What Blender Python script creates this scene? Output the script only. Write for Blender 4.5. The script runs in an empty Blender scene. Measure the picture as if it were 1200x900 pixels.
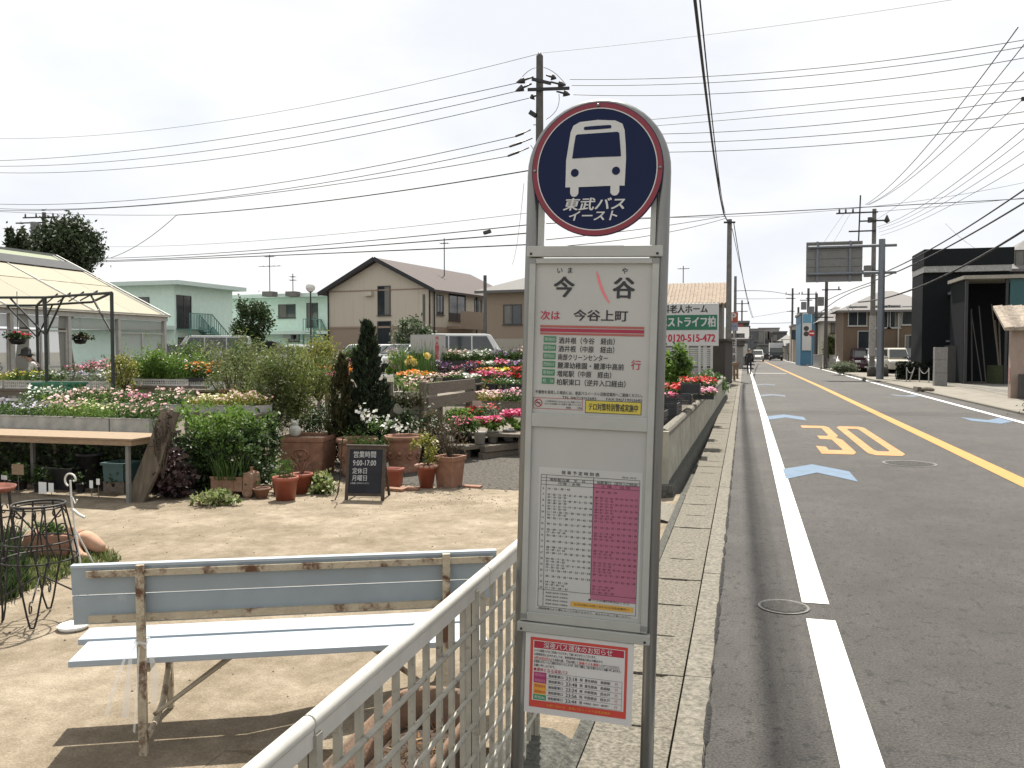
import bpy, bmesh, math, random
import numpy as np
from mathutils import Vector, Matrix

random.seed(7)
RNG = np.random.default_rng(11)
SC = bpy.context.scene
COL = SC.collection
R = math.radians
PI = math.pi

# ---------------------------------------------------------------- camera
EYE = np.array([0.0, 0.0, 1.6])
YAW, PIT, FPX = R(15.2), R(2.23), 1000.0
cam = bpy.data.cameras.new('camera')
cam.sensor_width = 36.0
cam.lens = 30.0
cam.clip_start = 0.05
cam.clip_end = 3000
cam_o = bpy.data.objects.new('camera', cam)
COL.objects.link(cam_o)
cam_o.location = EYE
cam_o.rotation_euler = (R(90) - PIT, 0, YAW)
SC.camera = cam_o

# ---------------------------------------------------------------- sky and sun
SUN_EL, SUN_AZ = R(61), R(-13)          # azimuth from +Y, clockwise
world = bpy.data.worlds.new('World')
SC.world = world
world.use_nodes = True
nt = world.node_tree
nt.nodes.clear()
out = nt.nodes.new('ShaderNodeOutputWorld')
bg = nt.nodes.new('ShaderNodeBackground')
sky = nt.nodes.new('ShaderNodeTexSky')
sky.sky_type = 'NISHITA'
sky.sun_disc = False
sky.sun_elevation = SUN_EL
sky.sun_rotation = SUN_AZ
sky.air_density = 1.0
sky.dust_density = 2.5
tc = nt.nodes.new('ShaderNodeTexCoord')
mp = nt.nodes.new('ShaderNodeMapping')
mp.inputs['Scale'].default_value = (1.3, 1.3, 3.2)
mp.inputs['Location'].default_value = (0.35, 0.1, 0.2)
n1 = nt.nodes.new('ShaderNodeTexNoise')
n1.inputs['Scale'].default_value = 1.7
n1.inputs['Detail'].default_value = 6
n1.inputs['Roughness'].default_value = 0.52
rp = nt.nodes.new('ShaderNodeValToRGB')           # cloud cover
rp.color_ramp.elements[0].position = 0.30
rp.color_ramp.elements[0].color = (0.70, 0.70, 0.70, 1)
rp.color_ramp.elements[1].position = 0.46
rp.color_ramp.elements[1].color = (1, 1, 1, 1)
n2 = nt.nodes.new('ShaderNodeTexNoise')
n2.inputs['Scale'].default_value = 2.1
n2.inputs['Detail'].default_value = 5
rp2 = nt.nodes.new('ShaderNodeValToRGB')          # bright and greyer cloud
rp2.color_ramp.elements[0].position = 0.36
rp2.color_ramp.elements[0].color = (5.85, 6.05, 6.4, 1)
rp2.color_ramp.elements[1].position = 0.56
rp2.color_ramp.elements[1].color = (6.9, 6.9, 6.8, 1)
mx = nt.nodes.new('ShaderNodeMix')
mx.data_type = 'RGBA'
L = nt.links.new
L(tc.outputs['Generated'], mp.inputs['Vector'])
L(mp.outputs['Vector'], n1.inputs['Vector'])
L(mp.outputs['Vector'], n2.inputs['Vector'])
L(n1.outputs['Fac'], rp.inputs['Fac'])
L(n2.outputs['Fac'], rp2.inputs['Fac'])
L(rp.outputs['Color'], mx.inputs['Factor'])
L(sky.outputs['Color'], mx.inputs['A'])
L(rp2.outputs['Color'], mx.inputs['B'])
L(mx.outputs['Result'], bg.inputs['Color'])
bg.inputs['Strength'].default_value = 0.086
L(bg.outputs['Background'], out.inputs['Surface'])

sun = bpy.data.lights.new('sun', 'SUN')
sun.energy = 5.0
sun.angle = R(0.8)
sun.color = (1.0, 0.95, 0.86)
sun_o = bpy.data.objects.new('sun', sun)
COL.objects.link(sun_o)
sdir = Vector((math.cos(SUN_EL) * math.sin(SUN_AZ), math.cos(SUN_EL) * math.cos(SUN_AZ), math.sin(SUN_EL)))
sun_o.rotation_euler = sdir.to_track_quat('Z', 'Y').to_euler()
sun_o.location = (0, 0, 40)

vs = SC.view_settings
vs.view_transform = 'Standard'
vs.look = 'None'
vs.gamma = 1.0
vs.use_curve_mapping = False
vs.exposure = 0.85
SC.cycles.max_bounces = 6
SC.cycles.transparent_max_bounces = 12

# ---------------------------------------------------------------- where a photograph's point lies in the world
def ray(u, v):
    x, y = (u - 600) / FPX, (450 - v) / FPX
    cp, sp, c, s = math.cos(PIT), math.sin(PIT), math.cos(YAW), math.sin(YAW)
    d0, d1, d2 = x, cp + y * sp, -sp + y * cp
    return np.array([c * d0 - s * d1, s * d0 + c * d1, d2])

def G(u, v, z=0.0):
    d = ray(u, v)
    return EYE + d * (z - EYE[2]) / d[2]

def PY(u, v, y):
    d = ray(u, v)
    return EYE + d * y / d[1]

def PX(u, v, x):
    d = ray(u, v)
    return EYE + d * x / d[0]

def PD(u, v, dep):
    return EYE + ray(u, v) * dep

def W(u, d):
    p = PD(u, 411, d)
    return np.array([p[0], p[1]])

def ZV(v, d):
    return PD(600, v, d)[2]

def gz(y):                                # the nursery's ground climbs gently away from the road's near end
    return -0.25 + 0.75 * min(1.0, max(0.0, (y - 11.5) / 22.0))

# ---------------------------------------------------------------- materials
MATS = {}

def mat(name, col, rough=0.6, metal=0.0, var=0.12, scale=6.0, col2=None, bump=0.0, bscale=60.0, spec=0.5,
        streak=None, stain=None, stain_scale=3.0, stain_pos=0.6, detail=6.0):
    if name in MATS:
        return MATS[name]
    m = bpy.data.materials.new(name)
    m.use_nodes = True
    t = m.node_tree
    b = t.nodes['Principled BSDF']
    b.inputs['Roughness'].default_value = rough
    b.inputs['Metallic'].default_value = metal
    b.inputs['Specular IOR Level'].default_value = spec
    co = t.nodes.new('ShaderNodeTexCoord')
    mpp = t.nodes.new('ShaderNodeMapping')
    if streak:
        mpp.inputs['Scale'].default_value = streak
    t.links.new(co.outputs['Object'], mpp.inputs['Vector'])
    nz = t.nodes.new('ShaderNodeTexNoise')
    nz.inputs['Scale'].default_value = scale
    nz.inputs['Detail'].default_value = detail
    nz.inputs['Roughness'].default_value = 0.6
    t.links.new(mpp.outputs['Vector'], nz.inputs['Vector'])
    cr = t.nodes.new('ShaderNodeValToRGB')
    c1 = tuple(max(0, c * (1 - var)) for c in col) + (1,)
    c2 = tuple(col2) + (1,) if col2 else tuple(min(1, c * (1 + var)) for c in col) + (1,)
    cr.color_ramp.elements[0].position = 0.33
    cr.color_ramp.elements[1].position = 0.67
    cr.color_ramp.elements[0].color = c1
    cr.color_ramp.elements[1].color = c2
    t.links.new(nz.outputs['Fac'], cr.inputs['Fac'])
    last = cr.outputs['Color']
    if stain:
        sn = t.nodes.new('ShaderNodeTexNoise')
        sn.inputs['Scale'].default_value = stain_scale
        sn.inputs['Detail'].default_value = 8
        sn.inputs['Roughness'].default_value = 0.7
        t.links.new(mpp.outputs['Vector'], sn.inputs['Vector'])
        sr = t.nodes.new('ShaderNodeValToRGB')
        sr.color_ramp.elements[0].position = stain_pos
        sr.color_ramp.elements[0].color = (0, 0, 0, 1)
        sr.color_ramp.elements[1].position = min(1, stain_pos + 0.1)
        sr.color_ramp.elements[1].color = (1, 1, 1, 1)
        t.links.new(sn.outputs['Fac'], sr.inputs['Fac'])
        mm = t.nodes.new('ShaderNodeMix')
        mm.data_type = 'RGBA'
        t.links.new(sr.outputs['Color'], mm.inputs['Factor'])
        t.links.new(last, mm.inputs['A'])
        mm.inputs['B'].default_value = tuple(stain) + (1,)
        last = mm.outputs['Result']
    t.links.new(last, b.inputs['Base Color'])
    if bump:
        bn = t.nodes.new('ShaderNodeTexNoise')
        bn.inputs['Scale'].default_value = bscale
        bn.inputs['Detail'].default_value = 5
        t.links.new(mpp.outputs['Vector'], bn.inputs['Vector'])
        bp = t.nodes.new('ShaderNodeBump')
        bp.inputs['Strength'].default_value = bump
        bp.inputs['Distance'].default_value = 0.02
        t.links.new(bn.outputs['Fac'], bp.inputs['Height'])
        t.links.new(bp.outputs['Normal'], b.inputs['Normal'])
    MATS[name] = m
    return m

def ground_mat(name, dark, mid, light, big=0.7, med=4.0, fine=90.0, grain=0.35, rough=0.85, spec=0.4, stretch=(1, 1, 1), pits=None, bump=0.5):
    """Worn ground: broad patches, blotches, a grain of single stones and dark pits."""
    if name in MATS:
        return MATS[name]
    m = bpy.data.materials.new(name)
    m.use_nodes = True
    t = m.node_tree
    N, K = t.nodes.new, t.links.new
    b = t.nodes['Principled BSDF']
    b.inputs['Roughness'].default_value = rough
    b.inputs['Specular IOR Level'].default_value = spec
    co = N('ShaderNodeTexCoord'); mp_ = N('ShaderNodeMapping')
    mp_.inputs['Scale'].default_value = stretch
    K(co.outputs['Object'], mp_.inputs['Vector'])
    def noise(sc, det, ro=0.6, src=None):
        n = N('ShaderNodeTexNoise')
        n.inputs['Scale'].default_value = sc; n.inputs['Detail'].default_value = det; n.inputs['Roughness'].default_value = ro
        K((src or mp_).outputs[0 if src is None else 'Object'], n.inputs['Vector'])
        return n.outputs['Fac']
    def mathn(op, a, c):
        n = N('ShaderNodeMath'); n.operation = op
        for i, q in enumerate((a, c)):
            if isinstance(q, (int, float)): n.inputs[i].default_value = q
            else: K(q, n.inputs[i])
        return n.outputs[0]
    f = mathn('ADD', mathn('MULTIPLY', noise(big, 8), 0.5), mathn('MULTIPLY', noise(med, 12, 0.72), 0.5))
    cr = N('ShaderNodeValToRGB')
    e = cr.color_ramp.elements
    e[0].position = 0.40; e[0].color = tuple(dark) + (1,)
    e[1].position = 0.62; e[1].color = tuple(light) + (1,)
    x = e.new(0.50); x.color = tuple(mid) + (1,)
    K(f, cr.inputs['Fac'])
    g = noise(fine, 3, 0.7, co)
    gr = N('ShaderNodeMapRange')
    gr.inputs['From Min'].default_value = 0.3; gr.inputs['From Max'].default_value = 0.7
    gr.inputs['To Min'].default_value = 1 - grain; gr.inputs['To Max'].default_value = 1 + grain
    K(g, gr.inputs['Value'])
    mx_ = N('ShaderNodeMix'); mx_.data_type = 'RGBA'; mx_.blend_type = 'MULTIPLY'
    mx_.inputs['Factor'].default_value = 1.0
    K(cr.outputs['Color'], mx_.inputs['A']); K(gr.outputs['Result'], mx_.inputs['B'])
    last = mx_.outputs['Result']
    if pits:
        pr = N('ShaderNodeValToRGB')
        pr.color_ramp.elements[0].position = pits[1]; pr.color_ramp.elements[0].color = (0, 0, 0, 1)
        pr.color_ramp.elements[1].position = pits[1] + 0.05; pr.color_ramp.elements[1].color = (1, 1, 1, 1)
        K(noise(pits[0], 6, 0.75), pr.inputs['Fac'])
        m2 = N('ShaderNodeMix'); m2.data_type = 'RGBA'
        K(pr.outputs['Color'], m2.inputs['Factor']); K(last, m2.inputs['A'])
        m2.inputs['B'].default_value = tuple(c * 0.45 for c in dark) + (1,)
        last = m2.outputs['Result']
    K(last, b.inputs['Base Color'])
    bp = N('ShaderNodeBump'); bp.inputs['Strength'].default_value = bump; bp.inputs['Distance'].default_value = 0.015
    K(g, bp.inputs['Height']); K(bp.outputs['Normal'], b.inputs['Normal'])
    MATS[name] = m
    return m

def leafmat(name, cols, trans=0.35, rough=0.55):
    """Each leaf or petal (mesh island) takes its own colour from the list."""
    if name in MATS:
        return MATS[name]
    m = bpy.data.materials.new(name)
    m.use_nodes = True
    t = m.node_tree
    b = t.nodes['Principled BSDF']
    b.inputs['Roughness'].default_value = rough
    b.inputs['Specular IOR Level'].default_value = 0.3
    g = t.nodes.new('ShaderNodeNewGeometry')
    cr = t.nodes.new('ShaderNodeValToRGB')
    e = cr.color_ramp.elements
    n = len(cols)
    e[0].position = 0.0
    e[0].color = tuple(cols[0]) + (1,)
    e[1].position = 1.0
    e[1].color = tuple(cols[-1]) + (1,)
    for i in range(1, n - 1):
        x = e.new(i / (n - 1))
        x.color = tuple(cols[i]) + (1,)
    t.links.new(g.outputs['Random Per Island'], cr.inputs['Fac'])
    t.links.new(cr.outputs['Color'], b.inputs['Base Color'])
    tr = t.nodes.new('ShaderNodeBsdfTranslucent')
    t.links.new(cr.outputs['Color'], tr.inputs['Color'])
    ms = t.nodes.new('ShaderNodeMixShader')
    ms.inputs['Fac'].default_value = trans
    t.links.new(b.outputs['BSDF'], ms.inputs[1])
    t.links.new(tr.outputs['BSDF'], ms.inputs[2])
    t.links.new(ms.outputs['Shader'], t.nodes['Material Output'].inputs['Surface'])
    MATS[name] = m
    return m

def glassmat(name, col=(0.03, 0.035, 0.04), rough=0.08):
    return mat(name, col, rough=rough, var=0.2, scale=1.5, spec=0.8)

def clearmat(name, tint=(0.9, 0.93, 0.9), alpha=0.35, rough=0.25):
    if name in MATS:
        return MATS[name]
    m = bpy.data.materials.new(name)
    m.use_nodes = True
    t = m.node_tree
    b = t.nodes['Principled BSDF']
    b.inputs['Base Color'].default_value = tuple(tint) + (1,)
    b.inputs['Roughness'].default_value = rough
    b.inputs['Alpha'].default_value = alpha
    MATS[name] = m
    return m

# ---------------------------------------------------------------- mesh builder
TXT = {}

def text_geo(s, shear=0.0):
    key = (s, shear)
    if key in TXT:
        return TXT[key]
    cu = bpy.data.curves.new('lettering', 'FONT')
    cu.body = s
    cu.size = 1.0
    cu.shear = shear
    cu.resolution_u = 3
    o = bpy.data.objects.new('lettering', cu)
    COL.objects.link(o)
    dg = bpy.context.evaluated_depsgraph_get()
    ev = o.evaluated_get(dg)
    me = ev.to_mesh()
    v = np.array([(p.co.x, p.co.y) for p in me.vertices]) if len(me.vertices) else np.zeros((0, 2))
    f = [tuple(p.vertices) for p in me.polygons]
    ev.to_mesh_clear()
    bpy.data.objects.remove(o)
    bpy.data.curves.remove(cu)
    TXT[key] = (v, f)
    return TXT[key]

class MB:
    def __init__(s):
        s.v, s.f, s.m, s.s = [], [], [], []
        s.n = 0

    def add(s, vs, fs, mi=0, sm=False):
        b = s.n
        s.v.extend([tuple(map(float, p)) for p in vs])
        s.n = len(s.v)
        for f in fs:
            s.f.append(tuple(i + b for i in f))
        s.m.extend([mi] * len(fs))
        s.s.extend([sm] * len(fs))
        return s

    def box(s, c, d, mi=0, rz=0.0, rx=0.0, ry=0.0):
        hx, hy, hz = d[0] / 2, d[1] / 2, d[2] / 2
        P = np.array([(-hx, -hy, -hz), (hx, -hy, -hz), (hx, hy, -hz), (-hx, hy, -hz),
                      (-hx, -hy, hz), (hx, -hy, hz), (hx, hy, hz), (-hx, hy, hz)])
        if rz or rx or ry:
            M3 = np.array((Matrix.Rotation(rz, 3, 'Z') @ Matrix.Rotation(ry, 3, 'Y') @ Matrix.Rotation(rx, 3, 'X')))
            P = P @ M3.T
        P = P + np.array(c)
        return s.add(P, [(0, 3, 2, 1), (4, 5, 6, 7), (0, 1, 5, 4), (1, 2, 6, 5), (2, 3, 7, 6), (3, 0, 4, 7)], mi)

    def bb(s, x0, x1, y0, y1, z0, z1, mi=0):
        return s.box(((x0 + x1) / 2, (y0 + y1) / 2, (z0 + z1) / 2), (abs(x1 - x0), abs(y1 - y0), abs(z1 - z0)), mi)

    def bar(s, a, b, w, h, mi=0):
        a, b = np.array(a, float), np.array(b, float)
        d = b - a
        ln = np.linalg.norm(d)
        d = d / ln
        up = np.array([0, 0, 1.0]) if abs(d[2]) < 0.95 else np.array([0, 1.0, 0])
        sd = np.cross(d, up); sd /= np.linalg.norm(sd)
        up = np.cross(sd, d)
        P = []
        for q in (a, b):
            for i, j in ((-1, -1), (1, -1), (1, 1), (-1, 1)):
                P.append(q + sd * i * w / 2 + up * j * h / 2)
        return s.add(P, [(0, 1, 2, 3), (7, 6, 5, 4), (0, 4, 5, 1), (1, 5, 6, 2), (2, 6, 7, 3), (3, 7, 4, 0)], mi)

    def tube(s, path, r, n=8, mi=0, closed=False, cap=True):
        P = np.array(path, float)
        k = len(P)
        rr = np.full(k, r) if np.isscalar(r) else np.array(r, float)
        T = np.zeros_like(P)
        for i in range(k):
            a = P[(i - 1) % k] if (closed or i > 0) else P[i]
            b = P[(i + 1) % k] if (closed or i < k - 1) else P[i]
            T[i] = b - a
            T[i] /= max(1e-9, np.linalg.norm(T[i]))
        up = np.array([0, 0, 1.0]) if abs(T[0][2]) < 0.9 else np.array([1.0, 0, 0])
        N = np.cross(T[0], up); N /= np.linalg.norm(N)
        V = []
        for i in range(k):
            N = N - T[i] * np.dot(N, T[i])
            N /= max(1e-9, np.linalg.norm(N))
            B = np.cross(T[i], N)
            for j in range(n):
                a = 2 * PI * j / n
                V.append(P[i] + (N * math.cos(a) + B * math.sin(a)) * rr[i])
        F = []
        m = k if closed else k - 1
        for i in range(m):
            for j in range(n):
                a, b = i * n + j, i * n + (j + 1) % n
                c, d = ((i + 1) % k) * n + (j + 1) % n, ((i + 1) % k) * n + j
                F.append((a, b, c, d))
        s.add(V, F, mi, True)
        if cap and not closed:
            s.add(V[:n], [tuple(range(n))[::-1]], mi)
            s.add(V[-n:], [tuple(range(n))], mi)
        return s

    def lathe(s, prof, n=20, c=(0, 0, 0), mi=0, sm=True, sq=0.0):
        V, F = [], []
        for r, z in prof:
            for j in range(n):
                a = 2 * PI * j / n
                V.append((c[0] + r * math.cos(a), c[1] + r * math.sin(a), c[2] + z))
        for i in range(len(prof) - 1):
            for j in range(n):
                a, b = i * n + j, i * n + (j + 1) % n
                F.append((a, b, b + n, a + n))
        return s.add(V, F, mi, sm)

    def prism(s, poly, h0, h1, ax='z', mi=0):
        """2D outline (counter-clockwise) swept along an axis from h0 to h1."""
        n = len(poly)
        def P(p, h):
            if ax == 'z': return (p[0], p[1], h)
            if ax == 'y': return (p[0], h, p[1])
            return (h, p[0], p[1])
        V = [P(p, h0) for p in poly] + [P(p, h1) for p in poly]
        F = [tuple(range(n))[::-1], tuple(range(n, 2 * n))]
        for i in range(n):
            j = (i + 1) % n
            F.append((i, j, j + n, i + n))
        return s.add(V, F, mi)

    def poly(s, pts, mi=0):
        return s.add(pts, [tuple(range(len(pts)))], mi)

    def ball(s, c, r, n=10, mi=0, sc=(1, 1, 1)):
        prof = [(math.sin(PI * i / n), -math.cos(PI * i / n)) for i in range(n + 1)]
        V, F = [], []
        k = n + 4
        for rr, z in prof:
            for j in range(k):
                a = 2 * PI * j / k
                V.append((c[0] + r * sc[0] * rr * math.cos(a), c[1] + r * sc[1] * rr * math.sin(a), c[2] + r * sc[2] * z))
        for i in range(n):
            for j in range(k):
                a, b = i * k + j, i * k + (j + 1) % k
                F.append((a, b, b + k, a + k))
        return s.add(V, F, mi, True)

    def text(s, st, o, rt, up, h, mi=0, align='c', fit=None, bold=0.0, shear=0.0):
        """Lettering: em height h, lower left (or centre) at o; fit squeezes it to a width."""
        v, f = text_geo(st, shear)
        if not len(v):
            return s
        v = v * h
        x0, x1 = v[:, 0].min(), v[:, 0].max()
        k = 1.0 if not fit else fit / (x1 - x0)
        x = (v[:, 0] - x0) * k
        wd = (x1 - x0) * k
        if align == 'c': x = x - wd / 2
        elif align == 'r': x = x - wd
        y = v[:, 1] - 0.36 * h
        o, rt, up = np.array(o, float), np.array(rt, float), np.array(up, float)
        nrm = np.cross(rt, up)
        e = bold * h
        strikes = [(0, 0)] if e == 0 else [(-e, -e * .6), (e, -e * .6), (-e, e * .6), (e, e * .6)]
        for i, (dx, dy) in enumerate(strikes):       # a heavy letter is struck several times, each 0.04 mm above the last
            s.add(o + nrm * 0.00004 * i + (x + dx)[:, None] * rt + (y + dy)[:, None] * up, f, mi)
        return s

    def leaves(s, P, ln, wd, mi=0, up=0.5, hang=None):
        P = np.asarray(P, float)
        N = len(P)
        if N == 0: return s
        d = RNG.normal(size=(N, 3))
        if hang is not None:
            d = d * hang[1] + np.array(hang[0])
        d /= np.linalg.norm(d, axis=1)[:, None]
        nn = RNG.normal(size=(N, 3)) + np.array([0, 0, up * 2])
        sd = np.cross(d, nn)
        sd /= np.linalg.norm(sd, axis=1)[:, None] + 1e-9
        l = ln * RNG.uniform(0.65, 1.25, N)[:, None] / 2
        w = wd * RNG.uniform(0.7, 1.2, N)[:, None] / 2
        V = np.stack([P - d * l, P + sd * w - d * l * 0.1, P + d * l, P - sd * w - d * l * 0.1], 1).reshape(-1, 3)
        F = np.arange(4 * N).reshape(N, 4)
        return s.add(V, F.tolist(), mi)

    def blooms(s, P, r, mi=0, k=6, up=1.2, bias=(0, -0.35, 0)):
        P = np.asarray(P, float)
        N = len(P)
        if N == 0: return s
        nn = RNG.normal(size=(N, 3)) * 0.55 + np.array([0, 0, up]) + np.array(bias)
        nn /= np.linalg.norm(nn, axis=1)[:, None]
        a = np.cross(nn, np.array([1.0, 0.1, 0]))
        a /= np.linalg.norm(a, axis=1)[:, None]
        b = np.cross(nn, a)
        rr = r * RNG.uniform(0.7, 1.25, N)
        V, F = [], []
        for i in range(N):
            for j in range(k):
                t = 2 * PI * j / k
                q = rr[i] * (1.0 if j % 2 else 0.72)
                V.append(P[i] + (a[i] * math.cos(t) + b[i] * math.sin(t)) * q)
            F.append(tuple(range(i * k, i * k + k)))
        return s.add(V, F, mi)

    def shift(s, d):
        s.v = [(p[0] + d[0], p[1] + d[1], p[2] + d[2]) for p in s.v]
        return s

    def build(s, name, mats, parent=None, bevel=0.0):
        me = bpy.data.meshes.new(name)
        me.from_pydata(s.v, [], s.f)
        for m in (mats if isinstance(mats, (list, tuple)) else [mats]):
            me.materials.append(m)
        me.polygons.foreach_set('material_index', s.m)
        me.polygons.foreach_set('use_smooth', s.s)
        me.update()
        o = bpy.data.objects.new(name, me)
        COL.objects.link(o)
        if parent is not None:
            o.parent = parent
        if bevel:
            b = o.modifiers.new('edge', 'BEVEL')
            b.width = bevel
            b.segments = 2
            b.limit_method = 'ANGLE'
        return o

def thing(name, label, cat, loc=(0, 0, 0), rz=0.0, group=None, rot=None):
    o = bpy.data.objects.new(name, None)
    COL.objects.link(o)
    o.empty_display_size = 0.1
    o.location = [float(x) for x in loc]
    o.rotation_euler = rot if rot else (0, 0, rz)
    o['label'] = label
    o['category'] = cat
    if group: o['group'] = group
    return o

def single(name, mb, mats, label, cat, loc=(0, 0, 0), rz=0.0, group=None, bevel=0.0):
    o = mb.build(name, mats, None, bevel)
    o.location = [float(x) for x in loc]
    o.rotation_euler = (0, 0, rz)
    o['label'] = label
    o['category'] = cat
    if group: o['group'] = group
    return o

def struct(name, mb, mats):
    o = mb.build(name, mats)
    o['kind'] = 'structure'
    return o

def copy_tree(o, parent=None):
    c = o.copy()
    COL.objects.link(c)
    if parent is not None:
        c.parent = parent
    for ch in list(o.children):
        copy_tree(ch, c)
    return c

ORD = ['first', 'second', 'third', 'fourth', 'fifth', 'sixth', 'seventh', 'eighth', 'ninth', 'tenth', 'eleventh', 'twelfth']

# common materials
STEEL = mat('brushed_steel', (0.20, 0.20, 0.193), rough=0.36, metal=0.85, var=0.12, scale=30, streak=(1, 1, 0.1))
ALU = mat('aluminium_frame', (0.36, 0.365, 0.34), rough=0.5, metal=0.2, var=0.06, scale=10)
ALU2 = mat('darker_aluminium', (0.22, 0.225, 0.22), rough=0.5, metal=0.3, var=0.08, scale=10)  # darker aluminium for caps, rafters and posts
DARKMETAL = mat('dark_metal', (0.03, 0.03, 0.032), rough=0.5, metal=0.5, var=0.3, scale=20)
BLACK = mat('black_plastic', (0.018, 0.018, 0.02), rough=0.45, var=0.3, scale=12)
CONC = mat('pole_concrete', (0.15, 0.142, 0.13), rough=0.9, var=0.18, scale=5, bump=0.2)
TERRA = mat('terracotta', (0.235, 0.122, 0.078), rough=0.85, var=0.22, scale=9, bump=0.15, bscale=40, stain=(0.32, 0.23, 0.17), stain_pos=0.58)
TERRA_PALE = mat('pale_terracotta', (0.235, 0.14, 0.09), rough=0.9, var=0.22, scale=8, bump=0.15, bscale=40, stain=(0.30, 0.26, 0.2), stain_pos=0.58)
REDPOT = mat('red_plastic_pot', (0.27, 0.075, 0.045), rough=0.5, var=0.15, scale=8)
SOIL = mat('potting_soil', (0.05, 0.035, 0.025), rough=1.0, var=0.4, scale=40, bump=0.6, bscale=60)
WOODOLD = mat('weathered_wood', (0.145, 0.122, 0.096), rough=0.9, var=0.4, scale=14, streak=(1, 6, 8), bump=0.2, bscale=50)
WOODTAN = mat('tan_board', (0.235, 0.168, 0.108), rough=0.85, var=0.2, scale=10, streak=(1, 8, 8), bump=0.15)
STYRO = mat('pale_tray', (0.34, 0.335, 0.31), rough=0.8, var=0.2, scale=7, stain=(0.16, 0.145, 0.115), stain_pos=0.6)
WHITE = mat('white_paint', (0.68, 0.68, 0.66), rough=0.5, var=0.06, scale=5)
GLASS = glassmat('window_glass')
INK = mat('black_ink', (0.025, 0.025, 0.028), rough=0.6, var=0.1)

# ================================================================ GROUND, ROAD AND PAVEMENT
ASPH = ground_mat('asphalt', (0.032, 0.0285, 0.0245), (0.043, 0.0385, 0.0335), (0.060, 0.0545, 0.0475), 0.45, 3.0, 85, 0.85, 0.78, 0.5, (1, 0.7, 1), (17, 0.555), 1.0)
DIRT = mat('nursery_dirt', (0.10, 0.085, 0.065), rough=1.0, var=0.35, scale=5, bump=0.6, bscale=40)
EARTH = mat('far_ground', (0.13, 0.12, 0.10), rough=1.0, var=0.2, scale=0.6)
LOT = ground_mat('lot_concrete', (0.150, 0.120, 0.082), (0.205, 0.167, 0.120), (0.295, 0.248, 0.186), 1.3, 6.0, 80, 0.28, 0.95, 0.2, (1, 1, 1), (14, 0.69), 0.5)
GUT = mat('gutter_concrete', (0.072, 0.064, 0.050), rough=0.95, col2=(0.195, 0.176, 0.138), scale=55, bump=0.5, bscale=120, detail=4,
          stain=(0.13, 0.115, 0.085), stain_scale=2.2, stain_pos=0.6)
KERB = mat('kerb_concrete', (0.095, 0.086, 0.068), rough=0.95, col2=(0.205, 0.187, 0.152), scale=40, bump=0.5, bscale=90, detail=4)
PAVE = mat('pavement', (0.19, 0.172, 0.142), rough=0.95, var=0.14, scale=2.5, bump=0.4, bscale=90, stain=(0.14, 0.125, 0.1), stain_scale=0.8, stain_pos=0.55)
MOSS = mat('dark_mossy_concrete', (0.035, 0.034, 0.028), rough=0.95, col2=(0.10, 0.10, 0.085), scale=30, bump=0.7, bscale=60)
GRAVEL = mat('gravel_surface', (0.032, 0.028, 0.023), rough=1.0, col2=(0.105, 0.094, 0.077), scale=30, bump=1.0, bscale=45, detail=3)
LINEW = mat('white_road_paint', (0.62, 0.62, 0.60), rough=0.7, var=0.05, scale=12, stain=(0.40, 0.39, 0.37), stain_scale=14, stain_pos=0.66)
LINEY = mat('yellow_road_paint', (0.36, 0.185, 0.035), rough=0.75, var=0.08, scale=10, stain=(0.26, 0.16, 0.06), stain_scale=16, stain_pos=0.62)
LINEO = mat('orange_road_paint', (0.36, 0.165, 0.03), rough=0.75, col2=(0.36, 0.19, 0.075), scale=3, stain=(0.16, 0.10, 0.05), stain_scale=22, stain_pos=0.6)
LINEB = mat('blue_road_paint', (0.085, 0.135, 0.20), rough=0.75, var=0.12, scale=6, stain=(0.07, 0.085, 0.1), stain_scale=20, stain_pos=0.6)
LINEBF = mat('faded_blue_paint', (0.09, 0.115, 0.15), rough=0.75, var=0.15, scale=6, stain=(0.055, 0.055, 0.055), stain_scale=9, stain_pos=0.5)

m = MB()
m.poly([(-900, -200, -0.62), (900, -200, -0.62), (900, 1500, -0.62), (-900, 1500, -0.62)])
struct('ground', m, EARTH)

# road sheet, its ends well out of sight
m = MB()
m.bb(-0.14, 6.75, -12, 190, -0.4, 0.0)
struct('road', m, ASPH)

# left road edge: slotted gutter covers and a kerb strip, as separate cast blocks
m = MB()
y = 0.6
k = 0
while y < 46:
    a = 0.6
    dz = random.uniform(-0.004, 0.004)
    x0, x1 = -0.60, -0.272
    nx0, nx1 = x0 + 0.05 + random.uniform(0, 0.03), x1 - 0.07
    g = random.uniform(0.016, 0.028)
    poly = [(x0, y), (x1, y), (x1, y + a - 0.006), (nx1, y + a - 0.006), (nx1 - 0.03, y + a - 0.006 - g), (nx0 + 0.02, y + a - 0.006 - g), (nx0, y + a - 0.006), (x0, y + a - 0.006)]
    m.prism(poly, -0.10, 0.006 + dz)
    y += a
    k += 1
struct('gutter', m, GUT)
m = MB()
y = 0.2
while y < 46:
    m.bb(-0.262, -0.136, y, y + 1.992, -0.12, 0.012 + random.uniform(-0.002, 0.002))
    y += 2.0
struct('kerb', m, KERB)
m = MB()
m.bb(-0.9, -0.14, -6, 46, -0.45, -0.11)
struct('drain_bed', m, MOSS)
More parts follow.
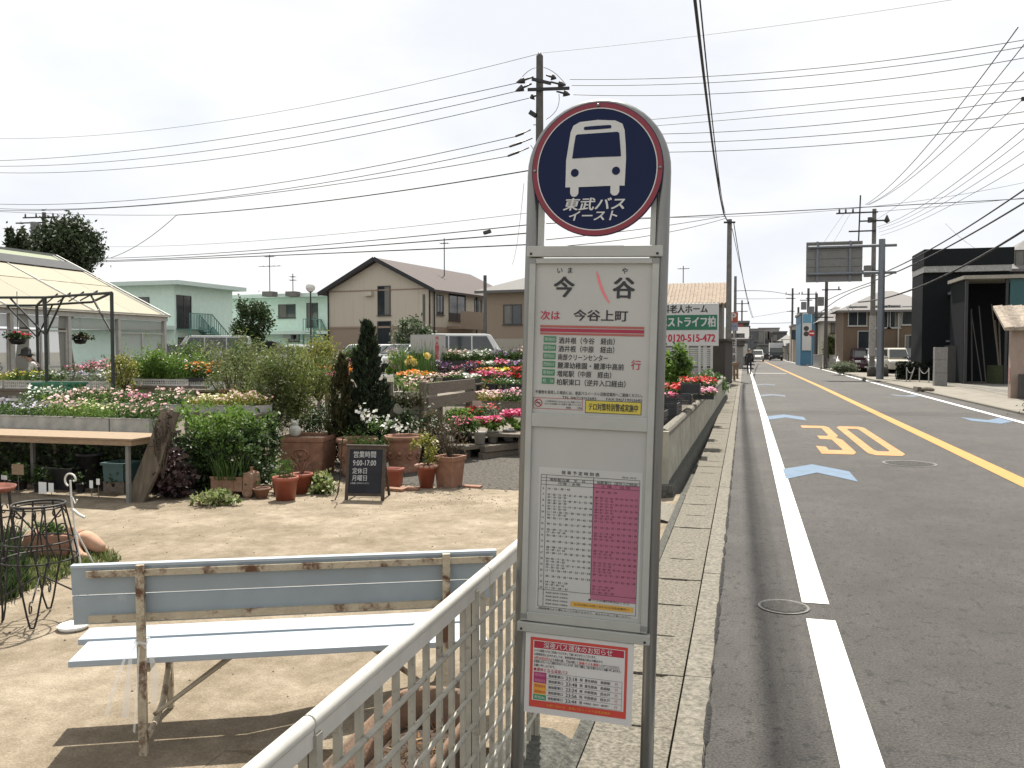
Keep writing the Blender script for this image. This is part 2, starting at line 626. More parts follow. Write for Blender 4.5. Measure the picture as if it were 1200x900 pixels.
# ragged lip of asphalt lapping the kerb
m = MB()
y = 0.5
prev = 0.012
while y < 40:
    st = random.uniform(0.02, 0.07)
    w_ = min(0.014, max(0.0, prev + random.uniform(-0.009, 0.009)))
    m.poly([(-0.139, y, 0.0165), (-0.139 - prev * 0.6, y, 0.0165), (-0.139 - w_ * 0.6, y + st, 0.0165), (-0.139, y + st, 0.0165)][::-1])
    m.poly([(-0.139, y, 0.0165), (-0.134 + prev, y, 0.003), (-0.134 + w_, y + st, 0.003), (-0.139, y + st, 0.0165)])
    prev = w_
    y += st
struct('road_edge', m, mat('loose_asphalt', (0.022, 0.02, 0.018), rough=0.95, var=0.5, scale=60, bump=1.0, bscale=80))
# pavement further on, left side
m = MB()
m.bb(-1.9, -0.14, 46.02, 190, -0.4, 0.005)
struct('pavement_left', m, PAVE)

# right pavement
m = MB()
m.bb(6.75, 9.4, -12, 190, -0.4, 0.035)
struct('pavement_right', m, PAVE)
m = MB()
y = 3.0
while y < 120:
    m.bb(6.72, 6.86, y, y + 1.99, -0.2, 0.05)
    y += 2.0
struct('kerb_right', m, KERB)
m = MB()
m.bb(9.4, 60, -12, 190, -0.4, 0.03)
struct('forecourt_right', m, mat('forecourt_concrete', (0.15, 0.14, 0.12), rough=0.95, var=0.2, scale=1.2, bump=0.3))

# nursery lot: concrete apron, ramp to the road, dirt rising behind, car park behind that
m = MB()
m.bb(-40, -2.3, -12, 10.9, -0.55, -0.25)
m.bb(-2.3, -0.86, -12, 3.4, -0.55, -0.252)
m.add([(-2.3, 3.4, -0.25), (-0.60, 3.4, -0.02), (-0.60, 9.75, -0.005), (-2.3, 9.75, -0.25), (-2.3, 3.4, -0.55), (-0.6, 3.4, -0.55), (-0.6, 9.75, -0.55), (-2.3, 9.75, -0.55)],
      [(0, 1, 2, 3), (0, 4, 5, 1), (1, 5, 6, 2), (2, 6, 7, 3)])
m.bb(-2.3, -0.95, 9.75, 10.9, -0.55, -0.256)
struct('nursery_apron', m, LOT)
m = MB()
ys = [10.9, 11.5, 18, 26, 33.5]
for a, b in zip(ys[:-1], ys[1:]):
    m.poly([(-45, a, gz(a) - 0.01), (-0.95, a, gz(a) - 0.01), (-0.95, b, gz(b) - 0.01), (-45, b, gz(b) - 0.01)])
struct('nursery_dirt', m, DIRT)
m = MB()
p = [(-5.3, 10.95), (-2.3, 10.86), (-1.0, 10.9), (-1.0, 17), (-6.2, 17), (-6.4, 13.6), (-5.6, 12.0)]
m.poly([(x, y, gz(y) + 0.004) for x, y in p])
o = struct('gravel_patch', m, GRAVEL)
# loose stones on the gravel and along the concrete edge
m = MB()
for i in range(2600):
    x, yy = random.uniform(-6.0, -1.2), random.uniform(10.75, 14.5)
    r = random.uniform(0.008, 0.024)
    a = random.uniform(0, PI)
    z = gz(yy) + 0.004
    c, s_ = math.cos(a) * r, math.sin(a) * r
    m.add([(x + c, yy + s_, z), (x - s_, yy + c * 0.8, z), (x - c, yy - s_, z), (x + s_, yy - c * 0.8, z), (x + r * .2, yy, z + r * 0.7)],
          [(0, 1, 4), (1, 2, 4), (2, 3, 4), (3, 0, 4)])
o = m.build('gravel', leafmat('gravel_stones', [(0.05, 0.046, 0.04), (0.11, 0.10, 0.088), (0.2, 0.185, 0.16)], trans=0.0, rough=0.95))
o['kind'] = 'stuff'
o['label'] = 'grey gravel strewn between the wooden benches and the apron'
o['category'] = 'gravel'
m = MB()
for i in range(1500):                      # grit and leaf litter, thickest along the pots
    x = random.uniform(-9.5, -1.3)
    yy = 10.4 - abs(random.gauss(0, 0.55)) if i < 900 else random.uniform(2.6, 10.3)
    if x > -2.3: continue
    r = random.uniform(0.004, 0.012)
    a = random.uniform(0, PI)
    c, s_ = math.cos(a) * r, math.sin(a) * r
    z = -0.25
    m.add([(x + c, yy + s_, z), (x - s_, yy + c * 0.8, z), (x - c, yy - s_, z), (x + s_, yy - c * 0.8, z), (x, yy, z + r * 0.8)], [(0, 1, 4), (1, 2, 4), (2, 3, 4), (3, 0, 4)])
o = m.build('litter', leafmat('grit', [(0.05, 0.04, 0.028), (0.12, 0.095, 0.065), (0.22, 0.19, 0.14), (0.08, 0.07, 0.03)], 0.0, 0.95))
o['kind'] = 'stuff'
o['label'] = 'fine grit and leaf litter scattered over the concrete apron'
o['category'] = 'litter'
m = MB()
m.bb(-70, -1.4, 33.5, 120, -0.6, 0.5)
struct('car_park', m, mat('car_park_asphalt', (0.10, 0.095, 0.088), rough=0.95, var=0.2, scale=0.8))

# ---------------------------------------------------------------- painted markings
def strip(pts_l, pts_r, z=0.004):
    mm = MB()
    for i in range(len(pts_l) - 1):
        a, b, c, d = pts_l[i], pts_r[i], pts_r[i + 1], pts_l[i + 1]
        mm.poly([(a[0], a[1], z), (b[0], b[1], z), (c[0], c[1], z), (d[0], d[1], z)])
    return mm

m = strip([(0.372, -6), (0.374, 5.32)], [(0.538, -6), (0.538, 5.32)])
struct('edge_line_near', m, LINEW)
m = strip([(0.372, 5.66), (0.41, 20), (0.425, 60), (0.30, 150)], [(0.535, 5.66), (0.56, 20), (0.575, 60), (0.45, 150)])
struct('edge_line_far', m, LINEW)
m = strip([(3.17, -6), (3.17, 10), (3.20, 40), (2.9, 120), (2.6, 150)], [(3.40, -6), (3.40, 10), (3.42, 40), (3.1, 120), (2.8, 150)])
struct('centre_line', m, LINEY)
m = strip([(5.9, -6), (5.92, 20), (6.2, 46), (6.45, 80), (6.3, 150)], [(6.06, -6), (6.07, 20), (6.36, 46), (6.6, 80), (6.46, 150)])
struct('edge_line_right', m, LINEW)
# speed figure 30, stretched along the road
m = MB()
def U(px, py, x0=1.18, wd=0.54, y0=14.0, ln=5.2):
    return (x0 + px * wd, y0 + py * ln, 0.0045)
def q4(a, b, c, d): m.poly([U(*a), U(*b), U(*c), U(*d)])
T = 0.24
# the 3
q4((0, .89), (0, 1), (0.86, 1), (0.70, .89))
q4((0.70, .89), (0.86, 1), (1.0, .94), (0.70, .86))
q4((0.70, .86), (1.0, .94), (1.0, .58), (0.70, .62))
q4((0.70, .62), (1.0, .58), (0.86, .51), (0.64, .57))
q4((0.30, .57), (0.64, .57), (0.86, .51), (0.30, .45))
q4((0.30, .45), (0.86, .51), (1.0, .44), (0.66, .44))
q4((0.66, .44), (1.0, .44), (1.0, .06), (0.70, .14))
q4((0.70, .14), (1.0, .06), (0.86, 0), (0.66, .11))
q4((0, 0), (0.86, 0), (0.66, .11), (0.0, .11))
q4((0, .11), (0.28, .11), (0.28, .20), (0, .22))
# the 0
def V0(px, py): return U(px, py, x0=1.88)
ou = [(0.16, 0), (0.84, 0), (1, .05), (1, .95), (0.84, 1), (0.16, 1), (0, .95), (0, .05)]
inn = [(0.36, .11), (0.64, .11), (0.71, .14), (0.71, .86), (0.64, .89), (0.36, .89), (0.29, .86), (0.29, .14)]
for i in range(8):
    j = (i + 1) % 8
    m.poly([V0(*ou[i]), V0(*ou[j]), V0(*inn[j]), V0(*inn[i])])
struct('speed_marking', m, LINEO)
# blue chevrons for cyclists along both edges
def chevron(name, xc, y0, hw, ln, mt, flip=1):
    mm = MB()
    z = 0.0045
    mm.poly([(xc - hw, y0, z), (xc, y0 + ln * 0.45 * flip, z), (xc, y0 + ln * flip, z), (xc - hw, y0 + ln * 0.6 * flip, z)][::flip])
    mm.poly([(xc + hw, y0, z), (xc + hw, y0 + ln * 0.6 * flip, z), (xc, y0 + ln * flip, z), (xc, y0 + ln * 0.45 * flip, z)][::flip])
    struct(name, mm, mt)
chevron('cycle_marking', 0.94, 11.1, 0.42, 1.55, LINEB)
chevron('cycle_marking', 0.98, 20.6, 0.42, 1.8, LINEB)
chevron('cycle_marking', 1.0, 31, 0.42, 2.0, LINEBF)
chevron('cycle_marking', 1.0, 41, 0.42, 2.0, LINEBF)
chevron('cycle_marking', 5.45, 22.6, 0.42, 1.8, LINEB, -1)
chevron('cycle_marking', 5.6, 34, 0.42, 2.0, LINEBF, -1)
# faint stop bar far down the lane
m = MB(); m.bb(0.6, 2.9, 63, 63.5, 0.003, 0.0045)
struct('crossing_bar', m, LINEW)

# ---------------------------------------------------------------- manhole covers
def manhole(x, y, r, label):
    t = thing('manhole_cover', label, 'manhole cover', (x, y, 0))
    mm = MB()
    n = 36
    for i in range(n):
        a, b = 2 * PI * i / n, 2 * PI * (i + 1) / n
        P = [(math.cos(a) * r * 0.9, math.sin(a) * r * 0.9, 0.006), (math.cos(a) * r, math.sin(a) * r, 0.006), (math.cos(b) * r, math.sin(b) * r, 0.006), (math.cos(b) * r * 0.9, math.sin(b) * r * 0.9, 0.006)]
        mm.poly(P)
    mm.build('rim', mat('worn_iron', (0.115, 0.11, 0.10), rough=0.75, metal=0.1, var=0.3, scale=40), t)
    mm = MB()
    mm.poly([(math.cos(2 * PI * i / n) * r * 0.9, math.sin(2 * PI * i / n) * r * 0.9, 0.005) for i in range(n)])
    for i in range(-8, 9):
        for j in range(-8, 9):
            px, py = i * r * 0.1 + (j % 2) * r * 0.05, j * r * 0.1
            if px * px + py * py < (r * 0.82) ** 2:
                mm.box((px, py, 0.007), (r * 0.065, r * 0.05, 0.006), 1, rz=0.6 if (i + j) % 2 else -0.6)
    mm.build('lid', [mat('dark_iron', (0.022, 0.021, 0.02), rough=0.8, metal=0.0, var=0.3, scale=30), MATS['worn_iron']], t)
manhole(0.255, 5.53, 0.155, 'small patterned round iron cover beside the break in the white line')
manhole(2.28, 13.1, 0.36, 'large dark round iron cover in the lane nearest the orange 30')

# ================================================================ BUS STOP SIGN
def bus_stop():
    t = thing('bus_stop_sign', 'leaning grey steel bus stop sign with round blue bus disc and timetable', 'bus stop sign',
              (-0.491, 2.6, 0.0), rot=(0, R(1.5), 0))
    # posts with round arch
    path = [(-0.207, 0, -0.05), (-0.203, 0, 1.0), (-0.2, 0, 2.14)]
    for i in range(1, 24):
        a = PI - PI * i / 24
        path.append((0.2 * math.cos(a), 0, 2.14 + 0.203 * math.sin(a)))
    path += [(0.2, 0, 2.14), (0.203, 0, 1.0), (0.207, 0, -0.05)]
    mm = MB(); mm.tube(path, 0.0205, 16)
    mm.build('post', STEEL, t)
    # flat side strips inside the tube carrying disc and panels
    mm = MB()
    for s in (-1, 1):
        mm.bb(s * 0.165, s * 0.181, -0.01, 0.01, 0.74, 2.1)
    mm.build('side_rail', ALU, t)
    # disc
    d = MB()
    n = 72
    cz, rr = 2.147, 0.2
    front, back = -0.03, -0.018
    ring = [(math.cos(2 * PI * i / n), math.sin(2 * PI * i / n)) for i in range(n)]
    d.add([(c * rr, front, cz + s * rr) for c, s in ring] + [(c * rr, back, cz + s * rr) for c, s in ring],
          [tuple(range(n)), tuple(range(n, 2 * n))[::-1]] + [(i, i + n, (i + 1) % n + n, (i + 1) % n) for i in range(n)], 0)
    disc = d.build('disc', mat('sign_blue', (0.008, 0.014, 0.052), rough=0.45, var=0.04, scale=3, spec=0.15), t)
    d = MB()
    def annulus(mm, r0, r1, y, mi):
        V = [(c * r0, y, cz + s * r0) for c, s in ring] + [(c * r1, y, cz + s * r1) for c, s in ring]
        mm.add(V, [(i, (i + 1) % n, (i + 1) % n + n, i + n) for i in range(n)], mi)
    annulus(d, 0.183, 0.198, front - 0.0015, 0)
    annulus(d, 0.180, 0.183, front - 0.0016, 1)
    d.build('rim', [mat('sign_red', (0.19, 0.015, 0.03), rough=0.4, var=0.08, scale=8), mat('sign_white', (0.52, 0.52, 0.51), rough=0.45, var=0.05)], disc)
    for a in (0, PI / 2, PI):
        d = MB(); d.ball((0.190 * math.cos(a), front - 0.002, cz + 0.190 * math.sin(a)), 0.0055, 6)
        d.build('screw', STEEL, disc)
    # bus emblem, local px frame: x (m), z (m) about disc centre
    e = MB()
    y1, y2 = front - 0.0017, front - 0.0026
    S = 0.4 / 690.0                            # metres per zoomed pixel (disc 690 px across, centre 463, 450)
    def Q(px, py): return ((px - 463) * S, cz - (py - 450) * S)
    def shp(pts, y, mi): e.poly([(Q(*p)[0], y, Q(*p)[1]) for p in pts][::-1], mi)
    body = [(302, 540), (302, 400), (312, 330), (322, 255), (335, 222), (370, 204), (462, 197), (555, 204), (592, 222), (604, 255), (612, 330), (616, 400), (613, 538),
            (586, 537), (586, 570), (575, 585), (563, 588), (550, 585), (540, 572), (540, 537), (372, 540), (372, 574), (362, 587), (349, 590), (336, 586), (328, 572), (328, 540)]
    shp(body, y1, 0)
    shp([(334, 392), (341, 330), (349, 275), (356, 268), (460, 265), (566, 262), (577, 268), (584, 330), (590, 388), (460, 388)], y2, 1)
    shp([(391, 238), (395, 230), (460, 227), (530, 226), (536, 232), (533, 243), (460, 246), (395, 247)], y2, 1)
    for cx, cy in ((350, 466), (566, 461)):
        shp([(cx + 21 * math.cos(2 * PI * i / 20), cy + 21 * math.sin(2 * PI * i / 20)) for i in range(20)], y2, 1)
    e.build('bus_emblem', [MATS['sign_white'], MATS['sign_blue']], disc)
    x_, z_ = Q(455, 630)
    e = MB()
    e.text('東武バス', (x_, y1, z_), (1, 0, 0), (0, 0, 1), 0.040, 0, fit=0.187, bold=0.022, shear=0.22)
    x_, z_ = Q(453, 690)
    e.text('イースト', (x_, y1, z_), (1, 0, 0), (0, 0, 1), 0.034, 0, fit=0.146, bold=0.022, shear=0.22)
    e.build('lettering', MATS['sign_white'], disc)
    # bars and panel frame
    for za, zb_ in ((1.884, 1.917), (0.718, 0.748)):
        mm = MB(); mm.bb(-0.206, 0.206, -0.046, -0.021, za, zb_)
        cb = mm.build('crossbar', ALU, t, bevel=0.002)
        for x in (-0.192, 0.192):
            mm = MB(); mm.ball((x, -0.047, za + 0.009), 0.004, 6)
            mm.build('bolt', DARKMETAL, cb)
    mm = MB()
    mm.bb(-0.197, -0.178, -0.04, -0.012, 0.752, 1.880)
    mm.bb(0.178, 0.197, -0.04, -0.012, 0.752, 1.880)
    mm.bb(-0.178, 0.178, -0.04, -0.012, 1.864, 1.880)
    mm.bb(-0.178, 0.178, -0.039, -0.012, 1.362, 1.404)
    mm.bb(-0.178, 0.178, -0.04, -0.012, 0.752, 0.780)
    mm.build('panel_frame', ALU, t, bevel=0.0015)
    for x in (-0.188, 0.188):
        for z in (1.872, 0.766):
            mm = MB(); mm.bb(x - 0.0095, x + 0.0095, -0.0412, -0.0405, z - 0.008, z + 0.008)
            mm.build('corner_cap', ALU2, t)
    # ---- name panel
    yb, yt = -0.030, -0.0312
    PAPER = mat('backing_paper', (0.40, 0.40, 0.375), rough=0.6, var=0.05, scale=5, stain=(0.46, 0.46, 0.44), stain_scale=4, stain_pos=0.62)
    mm = MB(); mm.bb(-0.178, 0.178, yb, -0.014, 1.404, 1.864)
    npn = mm.build('name_panel', PAPER, t)
    mm = MB()
    H_, Rt, Up = 1, (1, 0, 0), (0, 0, 1)
    # zoom frame 2: 9 px per source px; source 640..770 x 300..400; panel left edge source 632, right 766, top 311, bottom 487
    def N(u, v): return ((u - 699) / 134 * 0.355, yt, 1.864 - (v - 311) / 176 * 0.46)
    mm.text('い', N(660, 318.8), Rt, Up, 0.020, 0, bold=0.012)
    mm.text('ま', N(672, 318.8), Rt, Up, 0.020, 0, bold=0.012)
    mm.text('や', N(735, 319.3), Rt, Up, 0.020, 0, bold=0.012)
    mm.text('今', N(665.5, 338.5), Rt, Up, 0.066, 0, bold=0.028)
    mm.text('谷', N(734.5, 339), Rt, Up, 0.068, 0, bold=0.028)
    mm.text('今谷上町', N(708.8, 371), Rt, Up, 0.036, 0, fit=0.165, bold=0.022)
    mm.text('次は', N(650, 371.5), Rt, Up, 0.030, 1, fit=0.060, bold=0.02)
    mm.text('行', N(751, 427), Rt, Up, 0.031, 1, bold=0.012)
    rows = ['酒井根（今谷　経由）', '酒井根（中原　経由）', '南部クリーンセンター', '麗澤幼稚園・麗澤中高前', '増尾駅（中原　経由）', '柏駅東口（逆井入口経由）']
    ends = [727, 727, 720, 739, 725, 742]
    for i, (st, en) in enumerate(zip(rows, ends)):
        vv = 400.7 + i * 9.75
        mm.text(st, N(661 - i * 0.25, vv), Rt, Up, 0.021, 0, align='l', fit=(en - 662) / 134 * 0.355, bold=0.012)
    mm.text('不審物を発見した場合には、東武バスイースト沼南営業所へご連絡ください。', N(697, 462), Rt, Up, 0.012, 0, fit=0.33, bold=0.008)
    mm.text('TEL 04(7193)2683　　FAX 04(7193)2685', N(713, 467.3), Rt, Up, 0.0105, 0, fit=0.245, bold=0.008)
    mm.text('バス停留所付近でのおたばこはご遠慮ください', N(668, 472.6), Rt, Up, 0.006, 0, fit=0.115, bold=0.005)
    mm.text('まわりのお客様へのご配慮をお願いいたします', N(668, 475.6), Rt, Up, 0.006, 0, fit=0.115, bold=0.005)
    mm.text('柏　市', N(681, 479.3), Rt, Up, 0.007, 0, fit=0.05, bold=0.005)
    # stripes: red, white gap, crimson, white gap, red
    def rct(u0, v0, u1, v1, mi, dy=0.0):
        a, b = N(u0, v0), N(u1, v1)
        mm.poly([(a[0], yt - dy, b[2]), (b[0], yt - dy, b[2]), (b[0], yt - dy, a[2]), (a[0], yt - dy, a[2])], mi)
    rct(638.5, 383, 759, 385.6, 2); rct(638.5, 386.6, 759, 390.6, 3); rct(638.5, 391.6, 759, 394.0, 2)
    for i in range(6):
        vv = 399.8 + i * 9.75
        rct(643 - i * 0.2, vv - 3.9, 658 - i * 0.2, vv + 3.5, 4)
        mm.text(['南柏03', '南柏04', '西柏02', '西柏03', '南柏07', '柏　26'][i], (N(650.5 - i * 0.2, vv - 0.2)[0], yt - 0.0008, N(650, vv - 0.2)[2]), Rt, Up, 0.013, 5, fit=0.034)
    # no smoking notice outline and the yellow notice
    for a in ((632.6, 468.6, 691, 469.1), (632.6, 481.2, 691, 481.7), (632.6, 468.6, 633.1, 481.7), (690.5, 468.6, 691, 481.7)):
        rct(*a, 1)
    cx, _, czz = N(638.7, 475)
    r1 = 0.0125
    V = [(cx + r1 * c, yt, czz + r1 * s) for c, s in ring] + [(cx + r1 * 0.78 * c, yt, czz + r1 * 0.78 * s) for c, s in ring]
    mm.add(V, [((i + 1) % n, i, i + n, (i + 1) % n + n) for i in range(n)], 1)
    mm.add([(cx - 0.009, yt, czz + 0.007), (cx - 0.007, yt, czz + 0.009), (cx + 0.009, yt, czz - 0.007), (cx + 0.007, yt, czz - 0.009)], [(3, 2, 1, 0)], 1)
    mm.poly([(cx - 0.008, yt, czz - 0.001), (cx + 0.007, yt, czz - 0.001), (cx + 0.007, yt, czz + 0.0012), (cx - 0.008, yt, czz + 0.0012)], 0)
    rct(694.3, 469.4, 758.7, 484.3, 0); rct(695, 470.1, 758, 483.6, 6, 0.0007)
    a = N(726.5, 477)
    mm.text('テロ対策特別警戒実施中', (a[0], yt - 0.0014, a[2]), Rt, Up, 0.024, 0, fit=0.150, bold=0.016)
    # red felt-pen stroke, unequally thick
    pts = [(702.8, 320), (704.5, 325), (707, 334), (711, 344), (715, 351), (718.6, 356.5)]
    wd = [0.6, 1.2, 1.5, 1.6, 1.5, 0.5]
    for i in range(5):
        (u0, v0), (u1, v1) = pts[i], pts[i + 1]
        A, B = N(u0 - wd[i], v0), N(u0 + wd[i], v0)
        C_, D_ = N(u1 + wd[i + 1], v1), N(u1 - wd[i + 1], v1)
        mm.poly([A, D_, C_, B], 7)
    mm.build('lettering', [INK, mat('crimson_ink', (0.36, 0.03, 0.06), rough=0.6, var=0.05), mat('red_stripe', (0.34, 0.09, 0.075), rough=0.6, var=0.08),
                           mat('crimson_stripe', (0.30, 0.02, 0.05), rough=0.6, var=0.08), mat('route_green', (0.045, 0.17, 0.09), rough=0.6, var=0.1),
                           mat('route_text', (0.42, 0.48, 0.42), rough=0.6, var=0.02), mat('notice_yellow', (0.48, 0.40, 0.06), rough=0.6, var=0.06),
                           mat('pink_pen', (0.72, 0.17, 0.19), rough=0.5, var=0.05)], npn)
    # ---- timetable panel
    mm = MB(); mm.bb(-0.178, 0.178, yb, -0.014, 0.780, 1.362)
    tp = mm.build('timetable_panel', mat('timetable_backing', (0.37, 0.37, 0.35), rough=0.6, var=0.05, scale=4), t)
    # source px: panel 626..760 x 498..726 slightly skewed; local px frame
    def Tm(u, v): return ((u - 691) / 133 * 0.356, yt, 1.362 - (v - 500.5) / 221 * 0.582)
    # sheet
    mm = MB()
    a, b = Tm(634, 548), Tm(754, 717)
    mm.poly([(a[0], yt + 0.0004, b[2]), (b[0], yt + 0.0004, b[2]), (b[0], yt + 0.0004, a[2]), (a[0], yt + 0.0004, a[2])])
    sh = mm.build('timetable_sheet', mat('sheet_paper', (0.43, 0.43, 0.41), rough=0.6, var=0.03), tp)
    mm = MB()
    def rc(u0, v0, u1, v1, mi, dy=0.0):
        a, b = Tm(u0, v0), Tm(u1, v1)
        mm.poly([(a[0], yt - dy, b[2]), (b[0], yt - dy, b[2]), (b[0], yt - dy, a[2]), (a[0], yt - dy, a[2])], mi)
    rc(698.5, 564, 750.5, 700, 1, 0.0)
    d1 = 0.0006
    lw = 0.45
    for v in (557, 560.5, 564, 568.5, 693.5):
        rc(637, v - lw / 2, 751, v + lw / 2, 0, d1)
    rc(637, 714 - lw / 2, 751, 714 + lw / 2, 0, d1)
    for u in (637, 643.2, 751):
        rc(u - lw / 2, 557, u + lw / 2, 714, 0, d1)
    rc(698.2, 557, 698.8, 693.5, 0, d1)
    mm.text('発 車 予 定 時 刻 表', (Tm(683, 553.3)[0], yt - d1, Tm(0, 553.3)[2]), Rt, Up, 0.0125, 0, fit=0.118, bold=0.012)
    mm.text('現在 改正', (Tm(739, 554.5)[0], yt - d1, Tm(0, 554.5)[2]), Rt, Up, 0.006, 0, fit=0.045)
    mm.text('南柏駅方面　平　日', (Tm(668, 562.3)[0], yt - d1, Tm(0, 562.3)[2]), Rt, Up, 0.0085, 0, fit=0.11, bold=0.006)
    mm.text('柏駅東口（逆井入口経由）', (Tm(726, 562.3)[0], yt - d1, Tm(0, 562.3)[2]), Rt, Up, 0.0085, 0, fit=0.125, bold=0.006)
    mm.text('月曜～金曜', (Tm(670, 566.3)[0], yt - d1, Tm(0, 566.3)[2]), Rt, Up, 0.0085, 0, fit=0.07)
    mm.text('土 曜 ・ 日 祝', (Tm(724, 566.3)[0], yt - d1, Tm(0, 566.3)[2]), Rt, Up, 0.0085, 2, fit=0.09)
    r_ = random.Random(5)
    nh = 18
    for i in range(nh):
        v = 573 + i * (691 - 573) / (nh - 1)
        mm.text(str(6 + i if i < 18 else 0), (Tm(640, v)[0], yt - d1, Tm(0, v)[2]), Rt, Up, 0.0085, 0, bold=0.01)
        for (ua, ub, mi) in ((645.5, 697.5, 0), (701, 749.5, 2)):
            full = 9 if i in (1, 2, 3, 12, 13) else (4 if i in (0, 17, 16) else 8)
            ms = sorted(r_.sample(range(0, 60), full))
            st = '・'.join('%02d' % q for q in ms)
            wd_ = (ub - ua) * (1 if full >= 8 else 0.5) / 133 * 0.356
            mm.text(st, (Tm(ua, v)[0], yt - d1, Tm(0, v)[2]), Rt, Up, 0.0088, mi, align='l', fit=wd_, bold=0.012)
            if full == 9 or i % 3 == 1:
                mm.text('・'.join('%02d' % q for q in sorted(r_.sample(range(0, 60), 4))), (Tm(ua, v + 3.2)[0], yt - d1, Tm(0, v + 3.2)[2]), Rt, Up, 0.008, mi, align='l', fit=(ub - ua) * 0.42 / 133 * 0.356, bold=0.012)
    for k_ in range(4):
        mm.text('南柏駅 酒井根 中原経由', (Tm(646, 697 + k_ * 4.4)[0], yt - d1, Tm(0, 697 + k_ * 4.4)[2]), Rt, Up, 0.006, 0, align='l', fit=0.07)
    mm.text('■ バスの運行状況はこちら', (Tm(720, 700.5)[0], yt - d1, Tm(0, 700.5)[2]), Rt, Up, 0.008, 0, fit=0.125, bold=0.006)
    rc(676, 704.5, 748, 710.5, 3, d1)
    mm.text('お忘れ物のお問い合わせは沼南営業所へ', (Tm(712, 707.5)[0], yt - 2 * d1, Tm(0, 707.5)[2]), Rt, Up, 0.008, 0, fit=0.17)
    mm.text('道路事情により遅れることがありますので、あらかじめご了承ください。', (Tm(692, 716.3)[0], yt - d1, Tm(0, 716.3)[2]), Rt, Up, 0.007, 0, fit=0.29, bold=0.006)
    mm.build('timetable_print', [INK, mat('timetable_pink', (0.33, 0.105, 0.17), rough=0.6, var=0.08, scale=4), mat('dark_red_ink', (0.09, 0.02, 0.035), rough=0.6, var=0.05),
                                 mat('print_orange', (0.52, 0.30, 0.05), rough=0.6, var=0.05)], sh)
    # ---- notice hung below
    mm = MB()
    yn = -0.040
    mm.bb(-0.178, 0.160, yn, yn + 0.003, 0.462, 0.716)
    nt_ = mm.build('notice_board', mat('notice_paper', (0.55, 0.54, 0.53), rough=0.5, var=0.03), t)
    mm = MB()
    # frame px (zoom of 620..750 x 740..840, 9 px each): sheet outline inner
    def K(x, z): return (x, yn - 0.0012, z)
    def rk(x0, z0, x1, z1, mi, dy=0.0):
        mm.poly([(x0, yn - 0.001 - dy, z0), (x1, yn - 0.001 - dy, z0), (x1, yn - 0.001 - dy, z1), (x0, yn - 0.001 - dy, z1)], mi)
    xl, xr, zb, zt = -0.162, 0.142, 0.482, 0.703
    rk(xl, zb, xr, zt, 0)
    rk(xl + 0.009, zb + 0.022, xr - 0.008, zt - 0.009, 1, 0.0006)
    rk(xl + 0.012, zt - 0.033, xr - 0.011, zt - 0.011, 2, 0.0012)
    y3 = yn - 0.0028
    def tk(st, x, z, h, mi, al='l', fit=None, bold=0.0):
        mm.text(st, (x, y3, z), Rt, Up, h, mi, align=al, fit=fit, bold=bold)
    tk('深夜バス運休のお知らせ', -0.012, zt - 0.022, 0.021, 1, 'c', 0.215, 0.006)
    bx = xl + 0.013
    tk('いつも東武バスをご利用いただきまして誠にありがとうございます。', bx, zt - 0.041, 0.0088, 3, fit=0.195, bold=0.01)
    tk('お客様各位におかれましては、新型感染症の感染拡大防止の観点から', bx, zt - 0.0525, 0.0088, 3, fit=0.215, bold=0.01)
    tk('4月20日(月)', bx, zt - 0.064, 0.0098, 0, fit=0.05, bold=0.016)
    tk('より当面の間、下記の便にて', bx + 0.052, zt - 0.064, 0.0088, 3, fit=0.088, bold=0.01)
    tk('深夜バスを運休', bx + 0.142, zt - 0.064, 0.0098, 0, fit=0.062, bold=0.016)
    tk('とさせていただきます。', bx + 0.206, zt - 0.064, 0.0088, 3, fit=0.062, bold=0.01)
    rk(bx, zt - 0.0705, bx + 0.268, zt - 0.0698, 3, 0.0016)
    tk('お客様にはたいへんご迷惑をおかけいたしますが、何卒ご理解とご協力を賜りますようお願い申しあげます。', bx, zt - 0.0755, 0.0088, 3, fit=0.272, bold=0.01)
    tk('お願い申し上げます。', bx, zt - 0.087, 0.0088, 3, fit=0.068, bold=0.01)
    tk('●運休となる深夜バス', bx, zt - 0.1005, 0.0125, 2, fit=0.108, bold=0.006)
    hh = 0.0178
    rowsn = [('23:18', '豊住経由', '高柳駅', 4), ('23:48', '豊住経由', '高柳駅', 4), ('23:24', '中原経由', '西木戸', 5), ('23:56', '中原経由', '西木戸', 5), ('23:44', '', '', 6)]
    tx0, tx1 = bx + 0.043, xr - 0.014
    z = zt - 0.108
    for i, (tm, via, to, mi) in enumerate(rowsn):
        zz = z - i * hh
        zc = zz - hh / 2
        rk(bx, zz - hh + (0.0006 if i in (1, 3, 4) else 0), bx + 0.041, zz - (0.0006 if i in (0, 2, 4) else 0), mi, 0.0012)
        tk(['南柏02', '南柏02', '南柏04', '南柏04', '南柏06'][i], bx + 0.0205, zc, 0.0105, 7 if i in (0, 1) else (2 if i in (2, 3) else 1), 'c', 0.034)
        rk(tx0, zz - 0.0004, tx1, zz + 0.0004, 3, 0.0012)
        tk('南柏駅東口', bx + 0.048, zc, 0.0105, 3, fit=0.046, bold=0.01)
        tk(tm, bx + 0.103, zc, 0.0155, 3, fit=0.035, bold=0.008)
        tk('発', bx + 0.146, zc, 0.0105, 3, bold=0.008)
        if via:
            tk(via, bx + 0.162, zc, 0.0105, 3, fit=0.038, bold=0.01)
            tk(to, bx + 0.211, zc, 0.0105, 3, fit=0.03, bold=0.01)
        else:
            tk('中原経由・西木戸・酒井根行', bx + 0.160, zc, 0.007, 3, fit=0.078, bold=0.006)
        tk('行', bx + 0.255, zc, 0.0105, 2)
